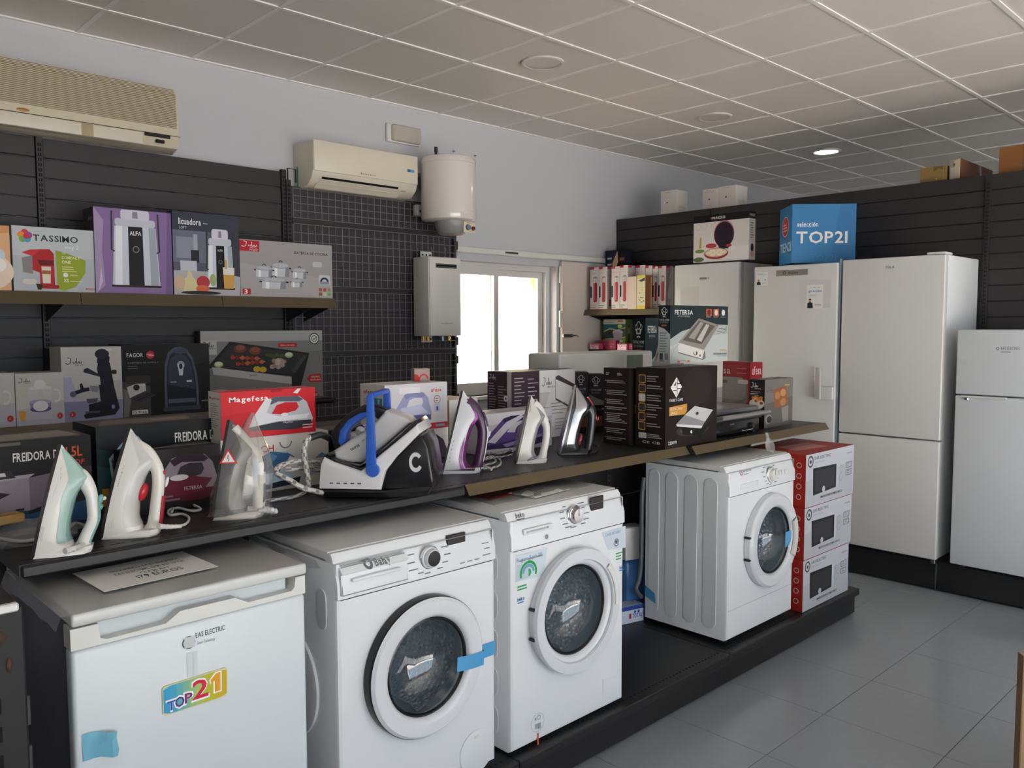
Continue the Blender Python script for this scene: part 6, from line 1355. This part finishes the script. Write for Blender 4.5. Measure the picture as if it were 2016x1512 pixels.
# white iron with red trigger
i2 = Iron((212, 1054), (263, 844), 'white iron with red grip details, second from the left', -.62, WHT, '#dcd8cf', SOLED, hp=[(.80, .10), (.76, .19), (.68, .275), (.60, .335), (.48, .37), (.34, .385), (.2, .40), (.09, .41), (.03, .40)], gr=.036, hw=.045)
i2.patch('side_shell', '#c6c5c1', [(.1, .15, .5), (.3, .15, .5), (.5, .15, .5), (.7, .14, .5), (.86, .12, .5), (.97, .1, .5)])
i2.hpart('red_grip', '#a31f2c', [(.36, .43), (.25, .44), (.14, .45), (.06, .45)], .016, .038); i2.ell('thermostat_dial', '#b8242f', .40, .235, .085, .045, .07); i2.ell('steam_button', '#c22a34', .58, .385, .02, .02, .02); i2.ell('spray_trigger', '#dedcd6', .49, .43, .05, .016, .02)
i2.hpart('button_strip', '#a9a5a6', [(.73, .255), (.68, .305), (.62, .355)], .012, .036)
def f(a): a.T('#8d8b86', 'BOSCH', .62, .52, .10, .13, b=1, rot=PI); a.ring('#8d8b86', .66, .45, .018, .2); a.T('#a3a19c', 'Sensixx x Drop', .38, .5, .05, .12, rot=PI); a.greek('#b3b1ac', .10, .2, .7, 4, .1, .02)
i2.text(f)
cord(i2.root, cp((322, 1035, .02), (345, 1036), (365, 1032), (372, 1020), (358, 1012), (335, 1014), (332, 1005), (350, 1000), (378, 1006), (395, 1002), (372, 992), (345, 996), (338, 1008)), .004, '#d4d2cc', guard=cp((312, 1036, .025), (335, 1037, .014), (356, 1036, .008)))
# bagged iron
i3 = Iron((425, 1018), (457, 826), 'white and grey iron wrapped in a clear plastic bag', -.6, '#5b5a5c', '#cdc9c0', SOLED, gr=.04)
i3.patch('side_shell', '#8f8d8a', [(.1, .12, .5), (.4, .12, .5), (.7, .15, .5), (.95, .15, .5)]); i3.hpart('grip_pad', '#55545a', [(.62, .38), (.54, .415), (.46, .42)], .016, .04); i3.hpart('lower_grip', '#55545a', [(.34, .43), (.24, .45), (.14, .45)], .016, .04)
i3.hpart('upper_shell', '#d3cfc6', [(.92, .06), (.82, .16), (.72, .25), (.62, .33)], .045, .06)
def f(a): a.T('#6f6d6a', '2500', .70, .86, .10, .12, rot=PI); a.E('#a8323a', .74, .87, .014)
i3.text(f)
random.seed(21); bg = M(); rg = []; H3 = i3.H
for k, (t, r0) in enumerate(((-.0, 1.02), (.04, 1.08), (.12, .98), (.22, 1.0), (.34, .95), (.46, .9), (.58, .8), (.7, .64), (.8, .48), (.9, .3), (.98, .16), (1.06, .05))):
    row = []
    for j in range(26):
        a = 2*PI*j/26; q = r0*(1+random.uniform(-.09, .09)); row.append(((.235+.30*q*math.cos(a))*H3+t*H3*i3.sh*.9, .26*q*math.sin(a)*H3, max(.0005, t*H3+random.uniform(-.006, .006))))
    rg.append(row)
bg.loft(rg, cap=False); bg.build('plastic_bag', FILM, i3.root, ang=12)
tq = W(450, 890, Y=i3.A.y-.06); inv = (Matrix.Translation(i3.A) @ Matrix.Rotation(i3.yaw, 4, 'Z')).inverted(); tp = inv @ tq
a = Art(.05, .045); a.P('#c23a34', (.5, 1), (1, .05), (0, .05)); a.P('#e3dedb', (.5, .82), (.86, .13), (.14, .13)); a.L('#3a3a3a', [(.5, .6), (.46, .35), (.54, .38), (.5, .2)], .05)
a.emit('warning_triangle', i3.root, lambda x, y, e: (tp.x-.02+x, -.30*H3*.88-e, tp.z-.03+y))
cord(i3.root, cp((508, 1006, .012), (525, 1005, .01), (545, 1008)), .006, '#c9c7c3', sm=4, guard=cp((506, 1004, .012), (525, 1003, .012), (545, 1007, .004)))
# purple iron
i4 = Iron((872, 929), (912, 769), 'purple and white iron between the steam station and the grey iron', -.72, '#cfd0d4', '#3d1d3c', SOLED, hp=[(.84, .08), (.78, .18), (.66, .29), (.54, .36), (.44, .39), (.32, .41), (.18, .42), (.08, .42), (.03, .40)], gr=.038, heelcol='#c9c9cd')
i4.patch('side_shell', '#6b2a63', [(.05, .28, .5), (.2, .28, .5), (.4, .26, .5), (.6, .24, .5), (.75, .24, .5), (.9, .2, .5)]); i4.patch('lilac_stripe', '#8d3f93', [(.05, .17, .25), (.2, .17, .25), (.36, .18, .24), (.44, .2, .21)], 1.018); i4.patch('pink_stripe', '#a35aa4', [(.56, .27, .34), (.66, .25, .34), (.76, .24, .30)], 1.02)
i4.hpart('white_spine', '#d8d7da', [(.90, .11), (.80, .22), (.70, .31), (.58, .39), (.46, .435), (.32, .452), (.16, .46), (.04, .45)], .012, .03); i4.hpart('button_strip', '#3d1d3c', [(.74, .31), (.66, .36), (.56, .41)], .016, .032); i4.ell('spray_trigger', '#d9d8db', .46, .455, .04, .016, .02)
i4.hpart('heel_band', '#4a1c3c', [(.045, .02), (.045, .2), (.045, .38)], .02, .165)
def f(a):
    for k in range(6): a.R('#6a6a70', .14+.05*k, .44, .165+.05*k, .50)
i4.text(f)
def zig(i, j): return ('#cfccc8', '#5a5654')[(i+j) % 3 == 0]
cord(i4.root, cp((945, 922, .01), (965, 922), (985, 915), (982, 903), (962, 900), (948, 908), (955, 915), (975, 910), (972, 902), (955, 905)), .0045, '#c9c7c4', weave=zig, guard=cp((942, 917, .01), (955, 920, .006), (968, 924, .004)))
# grey and white iron
i5 = Iron((1015, 910), (1045, 779), 'white and grey iron in front of the aubergine toaster box', -.7, '#cfcdc8', '#d6d4cf', SOLE, gr=.036, hp=[(.86, .06), (.78, .17), (.66, .27), (.54, .35), (.42, .385), (.3, .40), (.18, .40), (.08, .40), (.03, .38)])
i5.patch('side_shell', '#8b8a8a', [(.1, .22, .5), (.3, .24, .5), (.5, .24, .5), (.7, .2, .5), (.85, .2, .5)]); i5.hpart('dark_spine', '#4a4a4e', [(.62, .37), (.5, .41), (.34, .43), (.2, .44), (.1, .43)], .010, .03); i5.patch('heel_panel', '#77767a', [(.02, .1, .5), (.06, .1, .5), (.11, .2, .42)], 1.03); i5.ell('heel_hook', '#55555a', .02, .10, .05, .03, .03)
def f(a): a.T('#e6e4e0', 'AEG', .56, .60, .10, .06, b=1, rot=PI); a.R('#b9b2a4', .76, .3, .90, .55)
i5.text(f)
cord(i5.root, cp((1008, 895, .006), (985, 900), (965, 897), (962, 886), (980, 880), (1000, 884), (990, 892), (968, 892), (975, 884), (995, 880, .008), (1010, 888)), .0042, '#c2bfba', weave=zig)
bagm = M(); random.seed(8); pc = W(1020, 850, Y=i5.A.y+.02)
bagm.loft([[(pc.x-i5.A.x+q*.03*math.cos(a)*random.uniform(.7, 1.2), .05+q*.03*math.sin(a), z*.13+.02) for a in [2*PI*j/12 for j in range(12)]] for z, q in ((0, 1.2), (.3, 1.4), (.6, 1.0), (.9, .6), (1.1, .2))], cap=False)
bagm.build('sole_cover', FILM, i5.root, ang=10)
# black and red iron
i6 = Iron((1100, 893), (1133, 758), 'black iron with red stripe and shiny steel front, rightmost iron on the counter', -.7, '#2b2a2d', '#1f1e20', STEEL, gr=.04, hw=.055)
i6.patch('steel_front', '#8d8c8a', [(.16, .03, .20), (.4, .03, .20), (.6, .03, .22), (.8, .03, .3), (.96, .03, .4)], 1.02, m_=STEEL); i6.hpart('red_strip', '#a8283a', [(.82, .22), (.72, .31), (.6, .385), (.5, .42)], .014, .03); i6.ell('thermostat_dial', '#8f3346', .20, .25, .09, .04, .09); i6.ell('steam_button', '#8d3a34', .50, .445, .03, .02, .02)
def f(a): a.T('#a9a8a8', 'jata', .16, .62, .12, .07, rot=PI*.5); a.T('#8d8c8c', 'electro', .26, .62, .08, .06, rot=PI*.5)
i6.text(f)
cord(i6.root, cp((1162, 893, .01), (1175, 888), (1178, 878), (1165, 872)), .004, '#2b2a2a')

# ================================================================== STEAM STATION
A = W(648, 981, Z=C1); dxs = -.86
ss = empty('steam_station', A, dxs, 'black and white steam station with a blue locking handle and silver iron', 'steam station')
k_ = (along(A, dirs(dxs)[0], 842))/(842-648)*.2778
def cpt(*pts): return [((x-965)*k_, (1245-y)*k_) for x, y in pts]
SW = mat('#d9d8d8', .16, key='station_white', var=.02, coat=.3); BLU = mat('#2d5fc0', .35, key='cobalt_plastic', var=.04); SIL = mat('#cfcecd', .28, .15, key='silver_plastic', var=.03)
M().prism(cpt((925, 1245), (905, 1215), (900, 1185), (1330, 1185), (1660, 1150), (1690, 1150), (1665, 1205), (1600, 1225), (1340, 1240)), .005, .195, 'y', bev=.006).build('base_tray', BLACKG, ss)
M().prism(cpt((890, 1182), (893, 1120), (905, 1010), (930, 958), (1000, 992), (1190, 1052), (1240, 1010), (1590, 722), (1615, 780), (1450, 945), (1370, 1045), (1330, 1182)), .0, .20, 'y', bev=.008).build('body', SW, ss)
tk = M().prism(cpt((1334, 1180), (1374, 1048), (1455, 950), (1612, 798), (1630, 800), (1665, 880), (1700, 1100), (1696, 1165)), .006, .194, 'y', bev=.008).build('water_tank', BLACKG, ss)
a = Art(1, 1); q = cpt((1580, 985))[0]; a.ring('#cfd2d2', q[0], q[1], .022, .42, .032, 40, 330); a.emit('printed_marks', tk, lambda x, y, e: (x, .0055-e, y))  # pale ring is a reflection on the shiny tank, painted on
M().prism(cpt((915, 975), (925, 945), (1010, 985), (1180, 1040), (1245, 995), (1575, 700), (1590, 720), (1240, 1016), (1192, 1062), (1000, 1005)), .012, .188, 'y', bev=.003).build('iron_cradle', BLACKG, ss)
M().prism(cpt((980, 985), (1050, 1003), (1165, 1010), (1240, 965), (1528, 722), (1500, 690), (1345, 640), (1240, 760), (1110, 835), (970, 925)), .045, .155, 'y', bev=.012, seg=3).build('iron_body', SIL, ss)
M().prism(cpt((975, 992), (1165, 1020), (1250, 968), (1535, 728), (1545, 738), (1250, 985), (1170, 1032), (985, 1005)), .040, .16, 'y', bev=.002).build('soleplate', STEEL, ss)
M().prism(cpt((930, 815), (960, 760), (1050, 672), (1170, 606), (1240, 598), (1348, 640), (1290, 720), (1250, 690), (1180, 655), (1090, 705), (1045, 770), (1010, 870), (970, 945), (945, 900)), .074, .126, 'y', bev=.010, seg=3).build('iron_handle', mat('#1c1b1d', .35, key='soft_black', var=.05), ss)
M().prism(cpt((985, 870), (1000, 790), (1060, 712), (1150, 658), (1262, 650), (1262, 690), (1180, 694), (1100, 745), (1050, 805), (1045, 865), (1005, 905)), .070, .13, 'y', bev=.006).build('blue_grip', BLU, ss)
M().lathe([(0, -.012), (.016, -.01), (.02, 0), (.02, .03)], (cpt((1140, 795))[0][0], .10, cpt((1140, 795))[0][1]), 'y', 20).build('thermostat_dial', CHROME, ss)
lv = empty('locking_handle', (0, 0, 0)); lv.parent = ss
for y0, y1 in ((-.014, -.001), (.201, .214)):
    M().prism(cpt((1236, 1045), (1246, 700), (1248, 530), (1262, 508), (1288, 508), (1298, 530), (1302, 700), (1310, 1045)), y0, y1, 'y', bev=.003).build('handle_arm', BLU, lv)
    M().lathe([(0, y0-.003), (.020, y0-.002), (.0215, y0), (.0215, y1)], (cpt((1285, 1040))[0][0], 0, cpt((1285, 1040))[0][1]), 'y', 28).build('pivot_cap', BLU, lv)
M().rbox(cpt((1250, 0))[0][0], -.006, cpt((0, 540))[0][1], cpt((1298, 0))[0][0], .206, cpt((0, 506))[0][1], .005, 2).build('cross_grip', BLU, lv)
a = Art(1, 1)
q = cpt((1100, 925))[0]; a.T('#2a2a2c', 'taurus', q[0], q[1], .011, .034, b=1, rot=.56); q = cpt((1180, 862))[0]; a.T('#55555a', '2400 W pro', q[0], q[1], .006, .034, rot=.62)
a.emit('printed_logo', ss, lambda x, y, e: (x, .0445-e, y))
a = Art(1, 1)
for k in range(5): q = cpt((970+k*50, 1142))[0]; a.R('#4a4a4e', q[0], q[1], q[0]+.012, q[1]+.004)
a.emit('printed_marks', ss, lambda x, y, e: (x, -.0006-e, y))
def weave(i, j): return '#7a7674' if (i+2*j) % 6 < 2 else '#c9c5c0'
def yp(*q): return [W(u, v, Y=y) for u, v, y in q]
cord(ss, yp((640, 858, -2.33), (622, 856, -2.33), (606, 864, -2.33), (599, 885, -2.33), (602, 915, -2.34), (607, 945, -2.35), (607, 962, -2.36)), .0095, '#c9c5c0', 'steam_hose', 8, n=10, weave=weave)
cord(ss, yp((650, 864, -2.33), (632, 856, -2.335), (612, 862, -2.335)), .0115, '#2b2a2b', 'hose_sleeve', 6)
cord(ss, yp((640, 915, -2.30), (610, 908, -2.31), (575, 909, -2.33), (548, 920, -2.36), (545, 932, -2.38), (570, 945, -2.41), (595, 960, -2.43), (625, 968, -2.42), (640, 972, -2.40)), .0085, '#c9c5c0', 'steam_hose', 8, n=10, weave=weave)
cord(ss, yp((642, 926, -2.28), (600, 921, -2.30), (560, 924, -2.32)), .0085, '#c9c5c0', 'steam_hose', 6, n=10, weave=weave)
cord(ss, cp((512, 988), (540, 984), (575, 979), (597, 971), (606, 963), (603, 955, .012)), .0062, '#c9c5c0', 'power_cord', 6, n=10, weave=weave)

# ================================================================== LOOSE BITS
def bag(name, label, base, rows, seed, n=14, cat='bag', m_=FILM):
    random.seed(seed); m = M()
    m.loft([[(rx*math.cos(2*PI*j/n)*random.uniform(.75, 1.2)+ox, ry*math.sin(2*PI*j/n)*random.uniform(.75, 1.2), z) for j in range(n)] for z, rx, ry, ox in rows])
    return tag(m.build(name, m_, loc=base, ang=10), label, cat)
p = W(47, 990, Y=-2.36)
wb = tag(M().rbox(-.30, 0, 0, 0, .05, .022, .003, 1).build('wooden_stick', mat('#b08d4e', .6, key='pale_pine', var=.3, bscale=14), loc=(p.x, -2.37, C1+.055), yaw=.12), 'pale wooden stick lying over a plastic bag behind the mint iron', 'stick')
M().box(-.30, .012, .022, 0, .016, .0226).build('saw_mark', mat('#8a6a36', .7, key='wood_dark', var=.2), wb, smooth=False)
p = W(30, 1040, Z=C1)
bag('plastic_bag', 'crumpled clear plastic bag lying under the wooden stick', (p.x, -2.35, C1), ((0, .11, .07, 0), (.015, .12, .08, 0), (.035, .09, .06, .01), (.052, .05, .03, .0)), 31)
p = W(383, 1000, Z=C1)
bag('plastic_bag', 'small clear plastic bag between the white iron and the bagged iron', (p.x, p.y+.05, C1), ((0, .05, .03, 0), (.03, .055, .035, 0), (.07, .045, .03, .005), (.11, .03, .02, .012), (.14, .008, .008, .02)), 33)
p = W(1512, 880, Y=-2.70)
bag('plastic_bag', 'little clear bag of parts hanging over the counter edge above the right washer', (p.x, -2.705, .99), ((0, .004, .004, .035), (.012, .035, .012, .022), (.035, .038, .014, .01), (.06, .026, .012, -.004), (.08, .010, .008, -.016), (.105, .012, .008, -.022)), 35)
p = W(1319, 602, X=2.2)
bag('plastic_bag', 'tall crumpled clear bag at the right end of the small shelf', (2.24, p.y, SS), ((0, .04, .035, 0), (.08, .045, .04, 0), (.16, .04, .04, 0), (.24, .035, .03, 0), (.29, .02, .02, 0), (.32, .006, .014, 0)), 37)
# black slotted shelf end in the left foreground
p = W(46, 1190, Y=-3.0)
se = empty('shelf_end', (p.x, -3.0, 0), 0, 'worn black slotted shelf end with white edging, cut by the left edge', 'shelf')
sx = .42
M().rbox(-sx, 0, 0, 0, .30, p.z, .004, 1).build('end_panel', mat('#101112', .6, key='worn_black_paint', var=.2, bscale=14), se)
M().rbox(-sx, -.004, p.z-.010, -.008, .012, p.z+.006, .003, 1).build('edge_strip', WHITE2, se)
rust = mat('#4f392e', .7, key='worn_patch', var=.4, bscale=40)
for x, z, w_, h_ in ((-.05, -.055, .04, .03), (-.028, -.11, .012, .03), (-.075, -.03, .06, .012)):
    M().lathe([(0, -.0008), (1, -.0006), (1.02, .0002)], (0, 0, 0), 'y', 14).build('worn_patch', rust, se, (x, 0, p.z+z)).scale = (w_/2, 1, h_/2)
for k in range(14): M().rbox(-.052, -.0012, p.z-.20-k*.055, -.044, .001, p.z-.17-k*.055, .0005, 1).build('slot', mat('#060606', .9, key='slot_black', var=.1), se)
for k in range(6): M().rbox(-.004, .004, p.z-.24-k*.1, .006, .02, p.z-.18-k*.1, .002, 1).build('edge_tab', BLACK, se)
# detergent behind the washers
p = W(1246, 1222, Z=.156)
db = tag(M().rbox(-.09, -.02, 0, .05, .06, .085, .004, 1).build('detergent_box', mat('#c5cde0', .4, key='detergent_card', var=.06), loc=(p.x, p.y+.0, .1565), yaw=-.25), 'white and blue small box on the deck between the two right washers', 'box')
a = Art(.14, .085); a.R('#c9d0e2', 0, 0, 1, 1); a.R('#2f4f9a', 0, .75, 1, 1); a.T('#2f4f9a', 'TOTAL', .5, .25, .28, .45, b=1); a.R('#b53a4a', .36, .25, .46, .55); a.E('#2f4f9a', .62, .62, .05); a.E('#2f4f9a', .78, .62, .05); a.emit('printed_front', db, lambda x, y, e: (x-.09, -.02-e, y))
jg = W(1240, 1150, Y=-2.20)
jug = empty('detergent_jug', (jg.x+.02, -2.20, .1565), -.3, 'blue jug with a white upper part standing behind the small white and blue box', 'jug')
M().rbox(-.07, -.04, 0, .07, .05, .29, .025, 3).build('jug_body', mat('#3f6fa8', .25, key='blue_jug', var=.1, bscale=10), jug)
M().rbox(-.075, -.045, .29, .045, .045, .46, .012, 2).build('white_cover', WHITE2, jug)
hs_ = [W(u, v, Y=-2.30) for u, v in ((1262, 1175), (1252, 1160), (1258, 1140), (1262, 1100), (1263, 1030), (1264, 975), (1268, 940))]
M().tube([q-w3.A for q in hs_], .012, 10, smooth=5).build('drain_hose', mat('#55585c', .5, key='grey_hose', var=.1), w3.root)
# pale wooden post at the right edge
p = W(2010.5, 1400, Y=-3.98)
pz = zat(p, 1292)
po = empty('display_stand', (p.x, p.y, 0), -.86, 'pale wooden panel edge cut by the lower right corner', 'stand')
M().rbox(0, 0, 0, .35, .03, pz, .003, 1).build('board', mat('#a88b62', .6, key='pale_board', var=.25, bscale=10), po)
M().rbox(-.002, -.004, 0, .004, .034, pz+.002, .001, 1).build('edge_band', mat('#8a6c48', .6, key='edge_band', var=.2), po)
